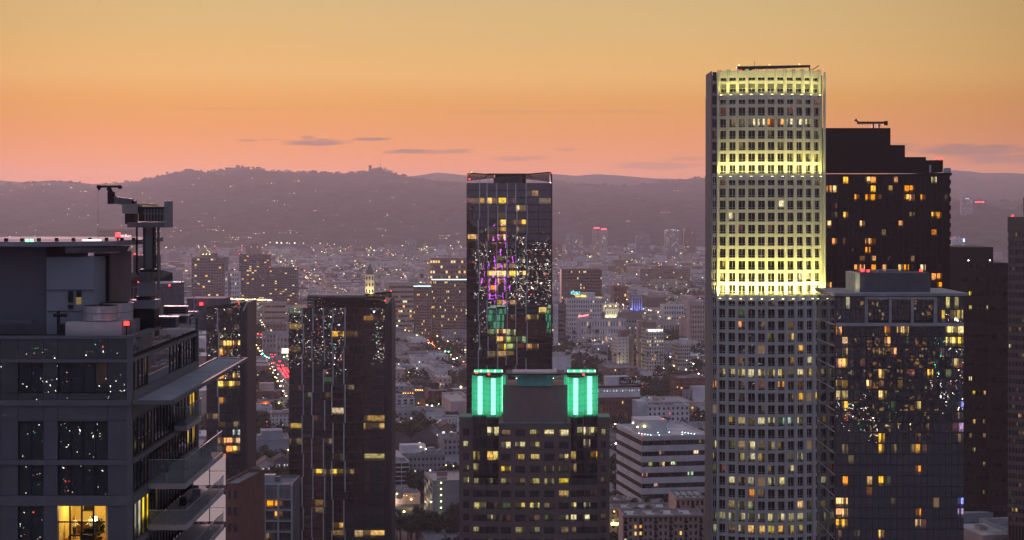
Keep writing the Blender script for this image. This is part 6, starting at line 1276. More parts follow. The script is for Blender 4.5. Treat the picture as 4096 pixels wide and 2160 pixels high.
med('sand coloured apartment wing with palms before it, third row from the bottom', 610, 664, 500, 905, 14, 5, 11)
t, w, h = med('sand coloured corner block with long parapet right of the palms', 676, 705, 497.5, 830, 22, 7, 6)
t, w, h = med('tall sand coloured corner block below the banded white office', 641, 662, 476, 940, 18, 6, 6)
t, w, h = med('twin spired sand coloured gatehouse with three lit arches', 662, 686, 486.5, 905, 14, 5, 5, lit=0)
B('red_roof', (-1, w+1, -1, 15, h-.3, h+1.6), mat('clay_tile', (.22,.10,.06), .8), t)
for i in range(3): B('lit_arch', (w*.42+i*1.9, w*.42+1.5+i*1.9, -.2, .1, h-6.4, h-3.8), m_lit[0], t); MB().cyl(0,0,0,.3,.75,12).build('arch_head', m_lit[0], t, (w*.42+.75+i*1.9, .0, h-3.8)).rotation_euler = (R(90),0,0)
for x in (.38, .9):
    MB().cyl(w*x, 1.5, h+1.5, h+4.6, .9, 8).build('lantern', mM, t); MB().cyl(w*x, 1.5, h+4.6, h+8, 1.0, 8, 0, .05).build('spire', m_steel, t)
    for s in (-.4, .4): lamp('lantern_light', (w*x+s, .4, h+2.0), t, .35, m_lampo); lamp('lantern_light', (w*x+s, .2, h-1.6), t, .35, m_lampo)
med('low sand coloured block behind the twin spired gatehouse', 655, 705, 474.5, 985, 16, 5, 10)
# ---- far towers along the foot of the hills
far = [(549, 562, 243, 5200, 'brown', 'brown slab'), (566, 583, 234.5, 5600, 'grey', 'wide grey hotel'), (593, 600.5, 229, 5400, 'pink', 'pink lit hotel'), (600.5, 607.5, 230, 5400, 'cream', 'cream lit hotel'), (636, 650, 235, 5600, 'grey', 'grey office'), (665, 679, 230.5, 5500, 'grey', 'grey tower with roof lamps'), (684, 696, 227, 5600, 'brown', 'brown tower'), (405, 415, 240, 5400, 'grey', 'grey windowless block'), (246, 260, 245, 4700, 'brown', 'low brown tower'), (640, 690, 268, 3700, 'brown', 'long brown hall'), (962, 973, 197, 6650, 'grey', 'grey block on the dark hill'), (974, 986, 201, 6850, 'brown', 'round topped block on the dark hill'), (952, 965, 238, 4300, 'white', 'white block with a blue sign')]
for i, (a, c, y, Y, wl_, ds) in enumerate(far):
    t = thing('far_building', 'hazy '+ds+' '+['left of the neon hotels','left of the neon hotels','with a red sign at its top','with a red sign, lit from below','among the far lights','right of the other far office','beside the floodlit tower','standing alone below the hills','behind the twin dark towers','across the middle distance','right of the black tower','with a red sign','behind the dark brown office'][i], 'building', (X_(a,Y), Y, 0))
    w = (c-a)*Y/F; h = Z_(y,Y); clear_rect(t, w, 30); zb0 = 0
    B('wall', (0,w,0,30,0,h-1), PAL[wl_], t); B('roof_house', (w*.3,w*.7,8,20,h-1.02,h+4), PAL[wl_], t)
    b = MB(); rr = random.Random(i)
    for r in range(int(h/5)):
        for q_ in range(int(w/4)):
            if rr.random() < .55: b.box(q_*4+.8,q_*4+3,-.1,.02,r*5+1.2,r*5+3.2,rr.choice((0,0,0,0,0,0,0,0,1)))
    if b.f: b.build('windows', [m_wd, m_lit[2]], t)
    if i in (2,3,11): text('sign', ('SEVA','MOTEL','','','','','','','','NETFLX')[0] if False else 'HOTEL', 6, emit('far_red_sign%d' % i, (1,.08,.15), 7), t, (w/2,-.6,h+(3 if i < 5 else -4)), ext=.2, width=w*.75)
    if i == 5: b = MB(); [b.octa((j*w/8, -1, h+1), .45) for j in range(9)]; b.build('crown_lamps', m_lampw, t)
    if i == 12: B('sign', (w*.86,w*.97,-.4,0,h-9,h-2), emit('blue_sign', (.3,.6,1), 6), t); lamp('warning_lamp', (3,0,h), t, 1.3)
    if i == 10: B('lit_row', (w*.3,w*.65,-.3,0,h-7,h-5), m_lit[4], t)
rm_ = thing('radio_mast', 'tall thin radio mast on the summit of the hills', 'mast', tuple(W(380.3,169,9290))); MB().tube((0,0,-15),(0,0,Z_(159.5,9290)-rm_.location[2]),3.2,4,0,.8).build('mast', m_steel, rm_); MB().box(-60,-45,-5,5,-12,20).build('hut', m_black, rm_)
# ================================================================ trees
m_leafs = [mat('foliage_%d' % i, c, .9, scale=.5, var=.4) for i, c in enumerate(((.040,.050,.030),(.055,.060,.035),(.035,.045,.035)))]
m_bark = mat('bark', (.07,.05,.04), .9)
def crown_mesh(seed, r, n, size):
    rr = random.Random(seed); b = MB(); cl = [(Vector((rr.gauss(0,.5),rr.gauss(0,.5),rr.uniform(-.35,.6)))*r, r*rr.uniform(.35,.6)) for _ in range(9)]
    for i in range(n):
        c0, cr_ = rr.choice(cl); d = Vector((rr.gauss(0,1),rr.gauss(0,1),rr.gauss(0,1))).normalized()*cr_*rr.uniform(.6,1.05)
        c = c0+d; u = Vector((rr.gauss(0,1),rr.gauss(0,1),rr.gauss(0,.7))).normalized()*size*rr.uniform(.6,1.3); w = d.cross(u).normalized()*size*rr.uniform(.5,.9)
        b.quad(c-u, c-w, c+u, c+w)
    return b
TR = []
for i in range(5):
    c = crown_mesh(100+i, 4.2, 420, .62).mesh('crown', m_leafs[i % 3])
    tb = MB(); tb.tube((0,0,0),(.1,0,3.4),.32,6,0,.2); rr = random.Random(i)
    for j in range(4): a = j*1.6+i; tb.tube((.1,0,3.0+j*.3),(math.cos(a)*2.2,math.sin(a)*2.2,5.4+j*.3),.14,5,0,.05)
    TR.append((c, tb.mesh('trunk', m_bark)))
PM = []
for i in range(3):
    rr = random.Random(40+i); b = MB()
    for j in range(34):
        a = j*2.399+rr.uniform(-.2,.2); el = rr.uniform(-.5,1.2); L_ = rr.uniform(1.9,2.7); prev = Vector((0,0,0)); pw = .06
        for s in range(1, 5):
            f_ = s/4; p_ = Vector((math.cos(a)*math.cos(el), math.sin(a)*math.cos(el), math.sin(el)))*L_*f_ + Vector((0,0,-1.5*f_*f_)); sd_ = Vector((-math.sin(a),math.cos(a),0)); w_ = .32*(1-f_*.7)
            b.quad(prev-sd_*pw, prev+sd_*pw, p_+sd_*w_-Vector((0,0,.12)), p_-sd_*w_-Vector((0,0,.12))); prev, pw = p_, w_
    sk = MB().cyl(0,0,-1.6,-.1,.3,7,0,.5)
    PM.append((b.mesh('fronds', m_leafs[i]), sk.mesh('dead_frond_skirt', m_bark)))
m_ptrunk = MB().tube((0,0,0),(0,0,1),.3,7,0,.2).mesh('trunk', m_bark)
def palm(px, py, Y, label, group=None, s=1.0, seed=0):
    """crown centre at the picture place; trunk down to the ground"""
    p = W(px,py,Y); t = thing('palm_tree', label, 'palm tree', (p.x,Y,0), seed*1.3, group); f_, k_ = PM[seed % 3]
    o = put('trunk', m_ptrunk, t); o.scale = (1,1,p.z)
    o = put('crown', f_, t, (0,0,p.z)); o.scale = (s,s,s); o = put('dead_fronds', k_, t, (0,0,p.z)); o.scale = (s,s,s); return t
ORD = ['first','second','third','fourth','fifth','sixth','seventh','eighth','ninth','tenth','eleventh','last']; GX = [393,399,404,416,425,432,436,442,429,397,408,418]
GP = 'palms in the garden at the bottom between the towers'
for i, (x, y, Y, s) in enumerate(((393,508,900,1.15),(399,511,905,1.3),(404,516,910,1.2),(416,507,895,1.3),(425,513,900,1.3),(432,512,890,1.2),(436,513,895,1.25),(442,514,900,1.2),(429,522,870,1.3),(397,525,850,1.3),(408,523,860,1.2),(418,524,865,1.2))): palm(x,y,Y,ORD[sorted(GX).index(x)]+' fan palm from the left in the dark garden beside the parking garage',GP,s,i)
palm(421,425,1230,'tall shaggy palm standing over the gabled houses',None,2.6,1); palm(409,427,1235,'smaller palm left of the tall shaggy palm',None,1.7,2)
for i, (x, y, Y, s, lb) in enumerate(((634.5,500,880,1.7,'palm before the sand coloured wing, left of two in the courtyard'),(647,497,885,1.8,'palm before the sand coloured wing, right of two in the courtyard'),(665.5,498,870,1.5,'palm left of the lit gatehouse arches'),(636.5,509,835,1.8,'lower palm in the near courtyard, left one'),(648,508,838,1.8,'lower palm in the near courtyard, right one'),(671,477,950,1.4,'palm behind the twin spired gatehouse'))): palm(x,y,Y,lb,None,s,i)
for i, x in enumerate((615,619.5,637,643,648,656,661,668.5)): palm(x,354-(i%3)*1.2,1690-(i%2)*25,ORD[i]+' tall thin palm from the left before the lettered apartment tower','street palms before the lettered tower',1.0,i)
for i, (x,y) in enumerate(((574,331),(589.5,326),(597,330),(568,336))): palm(x,y,2020,('second','third','last','first')[i]+' street palm from the left before the long low white block','street palms before the long white block',1.7,i)
def tree(x, y, z, s, i, label, group):
    t = thing('street_tree', label, 'tree', (x,y,z), i*1.7, group); c, tr = TR[i % 5]; o = put('trunk', tr, t); o.scale = (s,s,s); o = put('crown', c, t, (0,0,6.2*s)); o.scale = (s,s,s*.85); return t
# ================================================================ small buildings of the city plain
HID = [(0,204,250,540),(204,247,303,470),(222,289,486,540),(289,391,300,540),(459,610,374,540),(467,552,180,540),(703,826,60,540),(823,968,280,540),(826,950,130,400),(948,1008,250,540),(1008,1030,200,540)]
def hidden(x, y): return any(a < x < c and b_ < y < d for a, c, b_, d in HID)
rng = random.Random(99); LOTS = []
def free(u, v, w, d): return not any(u < b_ and u+w > a and v < d_ and v+d > c for a, b_, c, d_ in RECTS)
for ku in range(-11, 13):
    ua, ub = U0+USTEP*ku+15, U0+USTEP*(ku+1)-15
    for kv in range(0, 50):
        va, vb = 520+VSTEP*kv+9, 520+VSTEP*(kv+1)-9
        cx_, cy2, _ = UV((ua+ub)/2, (va+vb)/2)
        if cy2 < 650 or abs(cx_) > cy2*.32+160: continue
        park = rng.random() < .07
        nrow = 2; 
        for r in range(nrow):
            u = ua
            while u < ub-8:
                big = rng.random() < .16; w = rng.uniform(26,48) if big else rng.uniform(11,24); w = min(w, ub-u)
                dd = (vb-va)/2-4; d = rng.uniform(.6,.95)*dd; v = va+r*(dd+8)
                h = rng.choice((4,5,6,7,8,9,10,11,13)) if not big else rng.choice((6,8,10,13,17,22))
                if cy2 < 1300: h = min(h, 11)
                if not park and rng.random() < .86: LOTS.append((u, v, w-2.5, d, h, rng.random(), big))
                u += w+rng.choice((1,1,2,8))
vis = []; 
for L_ in LOTS:
    u, v, w, d, h, s, big = L_
    if not free(u,v,w,d): continue
    X, Y, _ = UV(u+w/2, v+d/2); x, y = 512+X*F/Y, HY+(CH-h)*F/Y
    if not (-30 < x < 1055) or y > 560: continue
    vis.append((L_, X, Y, x, y, hidden(x,y) and hidden(x-3,y-3) and hidden(x+3,y-2)))
seen = sorted([q for q in vis if not q[5]], key=lambda q: -(q[0][2]*(q[0][4]+q[0][3]*CH/q[2])*(F/q[2])**2))
first, rest = seen[:300], seen[300:]+[q for q in vis if q[5] and q[2] < 5000]
palk = ['white','cream','grey','tan','pink','blue','brown','white','white','cream','grey']
WORD = {'white':'white','cream':'cream','grey':'grey','tan':'tan','pink':'pinkish','blue':'blue grey','brown':'brown','dgrey':'charcoal','brick':'brick'}
_cnt = {}
for q in LMK: _cnt[q[2]] = _cnt.get(q[2], 0)+1
LMK2 = [q for q in LMK if _cnt[q[2]] == 1]+[(632,300,'church'),(509,280,'centre tower'),(340,330,'finned tower'),(534,420,'granite tower'),(765,300,'floodlit tower'),(421,428,'tall shaggy palm'),(674,495,'spired gatehouse'),(990,280,'dark office'),(280,352,'glowing billboard'),(255,340,'busy street'),(600,232,'neon hotels'),(410,245,'lone white block'),(440,345,'far crossing'),(380,168,'radio mast')]
def region(x, Y):
    y = HY+(CH-5)*F/Y; q = min(LMK2, key=lambda q: (q[0]-x)**2+((q[1]-y)*1.6)**2); dx, dy = x-q[0], y-q[1]
    far_ = 'well ' if math.hypot(dx, dy) > 26 else ('' if math.hypot(dx, dy) > 11 else 'just ')
    return far_+(('left of' if dx < 0 else 'right of') if abs(dx) > abs(dy)*1.3 else ('behind' if dy < 0 else 'in front of'))+' the '+q[2]
ARCH = {}
def arch(w, d, h, key):
    """shared meshes for one size of small flat roofed building"""
    k = (round(w/5)*5+2, round(d/6)*6+2, round(h), key)
    if k not in ARCH:
        w, d, h = k[0], k[1], k[2]; rr = random.Random(hash(k[:3]) % 9999+len(ARCH)); m = PAL[key]
        wall = MB().box(0,w,.3,d,0,h-.7).box(0,w,0,.35,0,h).box(0,w,d-.3,d,h-.9,h).box(0,.3,.35,d-.3,h-.9,h).box(w-.3,w,.35,d-.3,h-.9,h)
        roof = MB().quad((.3,.35,h-.65),(w-.3,.35,h-.65),(w-.3,d-.3,h-.65),(.3,d-.3,h-.65))
        wn = MB(); fl = max(1, int(h/3.3)); nn = max(2, int(w/3.6))
        for r in range(fl):
            for c in range(nn):
                if rr.random() < .85: x = (c+.5)*w/nn; z = .9+r*3.3; wn.box(x-.65,x+.65,-.06,.02,z,min(z+1.5,h-.3),rr.choice((0,0,0,0,0,0,0,1,2)))
            for c in range(max(2,int(d/4))):
                y = (c+.5)*d/max(2,int(d/4)); z = .9+r*3.3; wn.box(-.06,.02,y-.6,y+.6,z,min(z+1.5,h-.3),0)
        un = MB()
        for i in range(rr.choice((2,3,4))): ux, uy, us = rr.uniform(.1,.8)*w, rr.uniform(.1,.8)*d, rr.uniform(.8,2.6); un.box(ux,ux+us,uy,uy+us,h-.7,h+rr.uniform(.2,1.6))
        ARCH[k] = (wall.mesh('wall', m), roof.mesh('roof', rr.choice((m_roof, m_roof, m_roof_pale, m_conc))), wn.mesh('windows', [m_wd, m_lit[rr.choice((0,2,4))], m_lit[3]]), un.mesh('roof_units', m_steel))
    return ARCH[k]
for i, (L_, X, Y, x, y, hd) in enumerate(first):
    u, v, w, d, h, s, big = L_; key = palk[int(s*11)]; p = UV(u,v)
    hs = 'low' if h < 7 else ('two storey' if h < 10 else 'taller'); lab = '%s %s flat roofed building %s' % (hs, WORD[key], region(x,Y))
    t = thing('flat_roofed_building', lab, 'building', (p[0],p[1],0), GR, lab); a = arch(w,d,h,key)
    for nme, me in zip(('wall','roof','windows','roof_units'), a): put(nme, me, t)
# the remaining thousands: one mass
def boxes_mesh(name, arr, cols, mats):
    n = len(arr); c, s = math.cos(GR), math.sin(GR); A = np.array(arr); V = np.zeros((n,8,3))
    for i, (a, b_, z) in enumerate(((0,0,0),(1,0,0),(1,1,0),(0,1,0),(0,0,1),(1,0,1),(1,1,1),(0,1,1))):
        u = A[:,0]+a*A[:,2]; v = A[:,1]+b_*A[:,3]; V[:,i,0] = u*c-v*s; V[:,i,1] = u*s+v*c; V[:,i,2] = A[:,5]+z*A[:,4]
    q = np.array(((4,5,6,7),(0,1,5,4),(1,2,6,5),(2,3,7,6),(3,0,4,7))); Fc = (np.arange(n)[:,None,None]*8+q[None]).reshape(-1,4)
    me = bpy.data.meshes.new(name); me.from_pydata(V.reshape(-1,3).tolist(), [], Fc.tolist())
    for m in mats: me.materials.append(m)
    me.polygons.foreach_set('material_index', np.array(cols).reshape(-1).tolist()); me.update(); return put(name, me)
mats_ = [PAL[k] for k in ('white','cream','grey','tan','pink','blue','brown','dgrey')]+[m_roof, m_roof_pale, m_conc]; arr = []; cols_ = []
for (L_, X, Y, x, y, hd) in rest:
    u, v, w, d, h, s, big = L_; k = int(s*8); arr.append((u,v,w,d,h,0)); cols_.append([8+int(s*97) % 3]+[k]*4)
    if Y < 4500: arr.append((u+w*.3,v+d*.4,w*.25,d*.2,1.8,h)); cols_.append([8]+[k]*4)
tag(boxes_mesh('low_rise_city', arr, cols_, mats_), 'hazy mass of low flat roofed buildings across the plain', 'buildings', kind='stuff')
# dark windows of that mass, near part only
b = MB(); rr = random.Random(3)
for (L_, X, Y, x, y, hd) in rest:
    if Y > 3600 or hd: continue
    u, v, w, d, h, s, big = L_
    for r in range(max(1,int(h/3.3))):
        for c_ in range(int(w/4.5)):
            if rr.random() < .6:
                uu, z = u+c_*4.5+1.2, 1+r*3.3; b.quad(UV(uu,v-.06,z),UV(uu+1.6,v-.06,z),UV(uu+1.6,v-.06,min(z+1.5,h-.4)),UV(uu,v-.06,min(z+1.5,h-.4)),rr.choice((0,0,0,0,0,0,0,0,0,1,2,3)))
tag(b.build('low_rise_windows', [m_wd, m_lit[0], m_lit[2], m_lit[3]]), 'scattered small windows of the low buildings on the plain', 'windows', kind='stuff')
# ---- trees: gaps between houses, parks, plus the dark groves seen right of the centre tower
spots = []; rng = random.Random(31)
def in_lot(u, v): return False
from collections import defaultdict
gridl = defaultdict(list)
for q in vis:
    u, v, w, d = q[0][:4]
    for a in range(int(u//40), int((u+w)//40)+1):
        for b_ in range(int(v//40), int((v+d)//40)+1): gridl[(a,b_)].append((u,v,u+w,v+d))
def occupied(u, v, r=1.5):
    return any(a-r < u < c+r and b_-r < v < d+r for a, b_, c, d in gridl.get((int(u//40),int(v//40)),())) or any(a-r < u < b_+r and c-r < v < d_+r for a, b_, c, d_ in RECTS)
groves = [(560,600,345,372,90),(572,612,372,384,40),(592,668,350,360,40),(664,703,328,343,110),(640,690,378,390,70),(630,672,392,400,30),(690,703,335,372,40),(600,640,306,318,30),(428,466,335,352,70),(250,285,340,346,20),(247,272,374,390,60),(247,262,422,432,40),(395,430,428,446,60),(392,460,533,540,14),(412,425,345,352,12),(560,606,396,402,10),(664,690,296,304,40),(620,703,285,300,60),(250,262,325,332,14),(610,625,470,480,10)]
for (x0,x1,y0,y1,n) in groves:
    for i in range(n):
        x, y = rng.uniform(x0,x1), rng.uniform(y0,y1); Y = CH*F/(y+4-HY); X = X_(x,Y); u, v = toUV(X,Y)
        if not any(a-2 < u < b_+2 and c-2 < v < d_+2 for a, b_, c, d_ in RECTS): spots.append((X,Y,rng.uniform(.8,1.5)))
for i in range(26000):
    Y = 700*(7000/700)**rng.random(); X = rng.uniform(-.31,.31)*Y; u, v = toUV(X,Y)
    du = (u-U0) % USTEP; on = min(du,USTEP-du) < 12 or ((v-520) % VSTEP) < 7 or ((v-520) % VSTEP) > VSTEP-7
    if on or occupied(u,v,1.0): continue
    if 384 < 512+X*F/Y < 436 and Y < 1010: continue
    spots.append((X,Y,rng.uniform(.55,1.25)))
tv = [];
for (X,Y,s) in spots:
    x, y = 512+X*F/Y, HY+(CH-6*s)*F/Y
    if -15 < x < 1040 and y < 550: tv.append((hidden(x,y) and hidden(x-4,y-4) and hidden(x+4,y-4), -s/Y, X, Y, s, x))
tv.sort(); tv = [q for q in tv if not q[0] or q[3] < 2500]
for i, (hd, _, X, Y, s, x) in enumerate(tv[:300]):
    lab = '%s leafy dark tree %s' % ('big' if s > 1.15 else 'small', region(x,Y)); tree(X,Y,0,s,i,lab,lab)
# the rest of the trees as one mass of leaf clumps
b = crown_mesh(7, 4.4, 60, 1.25); base_v = np.array(b.v); base_f = np.array(b.f); tr_ = tv[300:]; n = len(tr_)
rs = np.random.RandomState(5); S = np.array([q[4] for q in tr_]); P = np.array([(q[2],q[3],0) for q in tr_]); an = rs.uniform(0,6.28,n)
ca_, sa_ = np.cos(an), np.sin(an); Vv = np.zeros((n,len(base_v),3))
Vv[:,:,0] = (base_v[None,:,0]*ca_[:,None]-base_v[None,:,1]*sa_[:,None])*S[:,None]+P[:,None,0]; Vv[:,:,1] = (base_v[None,:,0]*sa_[:,None]+base_v[None,:,1]*ca_[:,None])*S[:,None]+P[:,None,1]; Vv[:,:,2] = (base_v[None,:,2]*.9+5.2)*S[:,None]
me = bpy.data.meshes.new('trees'); Fc = (np.arange(n)[:,None,None]*len(base_v)+base_f[None]).reshape(-1,4)
me.vertices.add(n*len(base_v)); me.vertices.foreach_set('co', Vv.reshape(-1)); me.loops.add(Fc.size); me.loops.foreach_set('vertex_index', Fc.reshape(-1)); me.polygons.add(len(Fc)); me.polygons.foreach_set('loop_start', np.arange(0,Fc.size,4)); me.update(calc_edges=True)
me.materials.append(m_leafs[0]); tag(put('far_trees', me), 'hazy mass of tree crowns between the far houses', 'trees', kind='stuff')
# ridge scrub and trees on the skyline
b = MB(); rr = random.Random(12)
pxs, rzs = HG[3], HG[4]
for i in range(900):
    j = rr.randrange(len(pxs)); x = pxs[j]
    if not (-10 < x < 1034): continue
    c = Vector(((x+rr.uniform(-3,3)-512)*9300/F, 9300+rr.uniform(-40,40), float(np.interp(x,pxs,rzs))-2)); s = rr.choice((3,4,5,6,8,11))
    if 235 < x < 262 or 415 > x > 360: s *= 1.25
    for k in range(9):
        d = Vector((rr.gauss(0,.8),rr.gauss(0,.5),rr.uniform(0,1.0)))*s; u = Vector((rr.gauss(0,1),rr.gauss(0,.4),rr.gauss(0,1))).normalized()*s*.6; w = u.orthogonal().normalized()*s*.55; b.quad(c+d-u,c+d-w,c+d+u,c+d+w)
tag(b.build('ridge_trees', m_leafs[2]), 'dark trees and scrub along the skyline of the hills', 'trees', kind='stuff')
# ================================================================ traffic and street lights
m_car = [mat('car_paint_%d' % i, c, .3, .2, spec=.6) for i, c in enumerate(((.5,.5,.52),(.03,.03,.035),(.2,.2,.22),(.25,.03,.03),(.55,.53,.48)))]
m_tail = emit('tail_light', (1,.02,.035), 24); m_head = emit('head_light', (1,.95,.8), 22)
def prof(b, pts, x0, x1, mi=0):
    n = len(pts); i = len(b.v); b.v += [(x0,y,z) for y,z in pts]+[(x1,y,z) for y,z in pts]
    b.f.append(tuple(i+k for k in range(n))); b.m.append(mi); b.f.append(tuple(i+n+k for k in reversed(range(n)))); b.m.append(mi)
    for k in range(n): j = (k+1) % n; b.f.append((i+k,i+n+k,i+n+j,i+j)); b.m.append(mi)
    return b
cb = prof(MB(), [(-2.2,.3),(2.2,.3),(2.25,.65),(1.9,.85),(.9,.95),(-2.0,1.0),(-2.25,.8)], -.9, .9).m and None
bodyb = prof(MB(), [(-2.2,.3),(2.2,.3),(2.25,.65),(1.9,.85),(.9,.95),(-2.0,1.0),(-2.25,.8)], -.9, .9); cabb = prof(MB(), [(-1.7,.98),(.95,.94),(.3,1.45),(-1.1,1.48)], -.78, .78)
car_body = [bodyb.mesh('body', m) for m in m_car]; car_cab = cabb.mesh('cabin', m_glass_flat)
wh = MB().tube((-.1,0,0),(.1,0,0),.33,10).mesh('wheel', m_black); rim_ = MB().tube((-.115,0,0),(.115,0,0),.18,8).mesh('rim', m_steel); tl = MB().box(-.42,.22,-.12,.1,-.16,.2).mesh('tail_light', m_tail); hlm = MB().box(-.25,.25,-.05,.1,-.12,.14).mesh('head_light', m_head)
def car(u, v, away, i, label, group):
    p = UV(u,v,.06); t = thing('car', label, 'car', p, GR if away else GR+math.pi, group)
    put('body', car_body[i % 5], t); put('cabin', car_cab, t)
    for sx in (-.82,.82):
        for sy in (-1.35,1.4): wo = put('wheel', wh, t, (sx,sy,.33)); put('rim', rim_, wo)
    for sx in (-.55,.75): put('tail_light', tl, t, (sx,-2.28,.8))
    for sx in (-.6,.6): put('head_light', hlm, t, (sx,2.2,.68))
rr = random.Random(17); k = 0
G1 = 'cars queueing away up the busy street with red tail lights'
for v in [1722+i*7.4 for i in range(15)]:
    for lane in (2.0, 5.4, 8.6): car(U0+lane, v+rr.uniform(-1.5,1.5), True, k, 'car with red tail lights in the dense queue before the crossing on the busy street', G1); k += 1
for v in [1640,1662,1850,1858,1902,1908,1960,1990,2040,2110,2118,2126,2140,2220,2226,2300,2310]:
    for lane in (2.0, 6.2):
        if rr.random() < .8: car(U0+lane, v+rr.uniform(-3,3), True, k, 'car with red tail lights further up the busy street', 'cars further up the busy street'); k += 1
for v in [1500,1540,1690,1760,1800,1840,1880,1960,2050,2130,2200,2290]: car(U0-4.5, v+rr.uniform(-6,6), False, k, 'oncoming car with white headlights on the busy street', 'oncoming cars on the busy street'); k += 1
for v, aw_, lb in ((1895,False,'car with bright headlights alone on the road left of the centre tower'),(2080,True,'first of two cars at the far crossing left of the centre tower'),(2110,False,'second of two cars at the far crossing left of the centre tower')): car(U0+USTEP+(4 if aw_ else -4), v, aw_, k, lb, None); k += 1
for i in range(9): car(U0+USTEP*2+rr.choice((2.5,6)), 2030+i*9, True, k, 'car with tail lights on the slope below the long white block', 'cars below the long white block'); k += 1
def signal(x, y, Y, m, lb, grp):
    p = W(x,y,Y); t = thing('traffic_light', lb, 'traffic light', (p.x,Y,0), 0, grp); MB().tube((0,0,0),(0,0,p.z),.12,6).tube((0,0,p.z),(-2.5,0,p.z),.08,6).build('pole', m_black, t)
    MB().box(-2.8,-2.2,-.2,.2,p.z-1.0,p.z+.9).build('housing', m_black, t); MB().cyl(0,0,0,.12,.62,10).build('lens', m, t, (-2.5,-.22,p.z)).rotation_euler = (R(90),0,0)
for x, y in ((268,371),(276,363),(281,368.5),(287,371),(255,331)): signal(x,y,1690 if y > 340 else 2300,m_sig_r,'red traffic light at the crossing of the busy street','red lights on the busy street')
for x, y in ((265,353.5),(267.3,355.6),(271.5,357.8),(287.5,375.3)): signal(x,y,1790,m_sig_g,'green traffic light further along the busy street','green lights on the busy street')
for x, y in ((430.3,340),(434.5,342.3)): signal(x,y,2080,m_sig_r,'red traffic light at the crossing left of the centre tower','red lights left of the centre tower')
for x, y in ((447.6,351.3),(450.8,351.7)): signal(x,y,1960,m_sig_g,'green traffic light on the road left of the centre tower','green lights left of the centre tower')
lampk = [m_lampw, m_lampy, m_lampy, m_lampo]
pole_m = MB().tube((0,0,0),(0,0,8.2),.11,6).tube((0,0,8.2),(0,-1.6,8.7),.07,5).mesh('pole', m_steel)
heads = [MB().box(-.5,.5,-2.2,-1.2,8.45,8.95).mesh('lamp_head', m) for m in lampk]
rr = random.Random(23); nl_ = 0
lampspots = []
for kk_ in (0,1,2,3,-1):
    for j in range(70):
        for sgn in (-1,1): lampspots.append((U0+USTEP*kk_+sgn*12.5, 900+j*42.0+sgn*9))
ls = []
for (u,v) in lampspots:
    X,Y,_ = UV(u,v); x, y = 512+X*F/Y, HY+(CH-8)*F/Y
    if 0 < x < 1024 and y < 540 and not hidden(x,y): ls.append((Y,X,x))
ls.sort()
for i, (Y,X,x) in enumerate(ls[:150]):
    lab = 'street lamp on a steel pole '+region(x,Y); t = thing('street_lamp', lab, 'street lamp', (X,Y,0), 0, lab); put('pole', pole_m, t); put('lamp_head', heads[rr.choice((0,0,1,1,2,3))], t)
# bright individual lamps the photograph picks out
for x, y, m, r in ((286.5,334,m_lampy,1.6),(281.5,352,m_lampy,1.4),(284,357,m_lampy,1.2),(410,344.8,m_lampy,1.8),(409,331.5,m_lampo,1.6),(461,387,m_lampy,1.8),(416,373,m_lampy,1.4),(616,372,m_lampy,1.3),(645.5,370,m_lampw,1.7),(641,383,m_lampy,1.4),(656,381,m_lampo,1.4),(684,384.5,m_lampo,1.4),(692.5,388,m_lampy,1.4),(701,391.5,m_lampy,1.6),(553,333,m_lampy,1.2),(580,331.5,emit('lime', (.6,1,.15), 10),1.4),(588,334.5,m_lampw,1.2),(601,338,m_lampy,1.4),(667.5,348.4,m_lampo,1.4),(626.5,299.5,m_lampy,1.3),(617,296.5,m_lampy,1.5),(432.5,343.8,m_lampo,1.6),(427.3,342.5,m_lampo,1.6),(437,409,m_lampo,1.3),(427,405,m_lampw,2.2),(432,406,m_lampw,1.8)):
    Y = CH*F/(y+6-HY); p = W(x,y,Y); t = thing('flood_lamp', 'bright %s lamp %s' % ('white' if m is m_lampw else ('orange' if m is m_lampo else 'yellow'), region(x,Y)), 'street lamp', (p.x,Y,0), 0, 'bright lamps '+region(x,Y)); MB().tube((0,0,0),(0,0,p.z),.15,6).build('pole', m_steel, t); MB().octa((0,-.4,p.z),r*Y/F*.62).build('lamp_head', m, t)
bb = thing('billboard', 'blank white glowing billboard beside the finned tower', 'billboard', tuple(W(281.6,353.5,1850)), GR); B('panel', (0,7.2,-.3,.3,0,5.4), emit('board_glow', (1,.97,.8), 1.3), bb); MB().tube((3.6,0,-12),(3.6,0,0),.35).build('post', m_steel, bb)
# ---- the carpet of far lights, and the city behind the viewpoint that the glass mirrors
def lights(name, label, pts, mats):
    b = MB()
    for (c, r, mi) in pts: b.octa(c, r, mi)
    return tag(b.build(name, mats), label, 'lights', kind='stuff')
LM = [emit('far_white', (1,.93,.75), 5), emit('far_warm', (1,.78,.42), 4), emit('far_amber', (1,.5,.15), 4), emit('far_green', (.6,1,.35), 5), emit('far_red', (1,.08,.1), 6), emit('far_faint', (1,.85,.65), 1.2)]
rr = random.Random(55); pts = []
for i in range(8500):
    Y = 1100*(7600/1100)**(rr.random()**.75); X = rr.uniform(-.30,.30)*Y; u, v = toUV(X,Y)
    if rr.random() < .75:
        if rr.random() < .5: u = U0+USTEP*round((u-U0)/USTEP)+rr.choice((-12,12))
        else: v = 520+VSTEP*round((v-520)/VSTEP)+rr.choice((-8,8))
    elif occupied(u,v,0) and Y < 2500: continue
    X, Y, _ = UV(u,v); x = 512+X*F/Y; y = HY+(CH-7)*F/Y
    if Y < 900 or hidden(x,y) : continue
    if x > 955 and Y > 5700: continue
    pts.append(((X,Y,rr.uniform(4,12)), Y/F*rr.choice((.2,.22,.25,.28,.33,.4,.55)), rr.choice((0,0,0,1,1,1,2,3,5,5,5,5,5,5,5,5,4) if rr.random() < .9 else (3,4,2))))
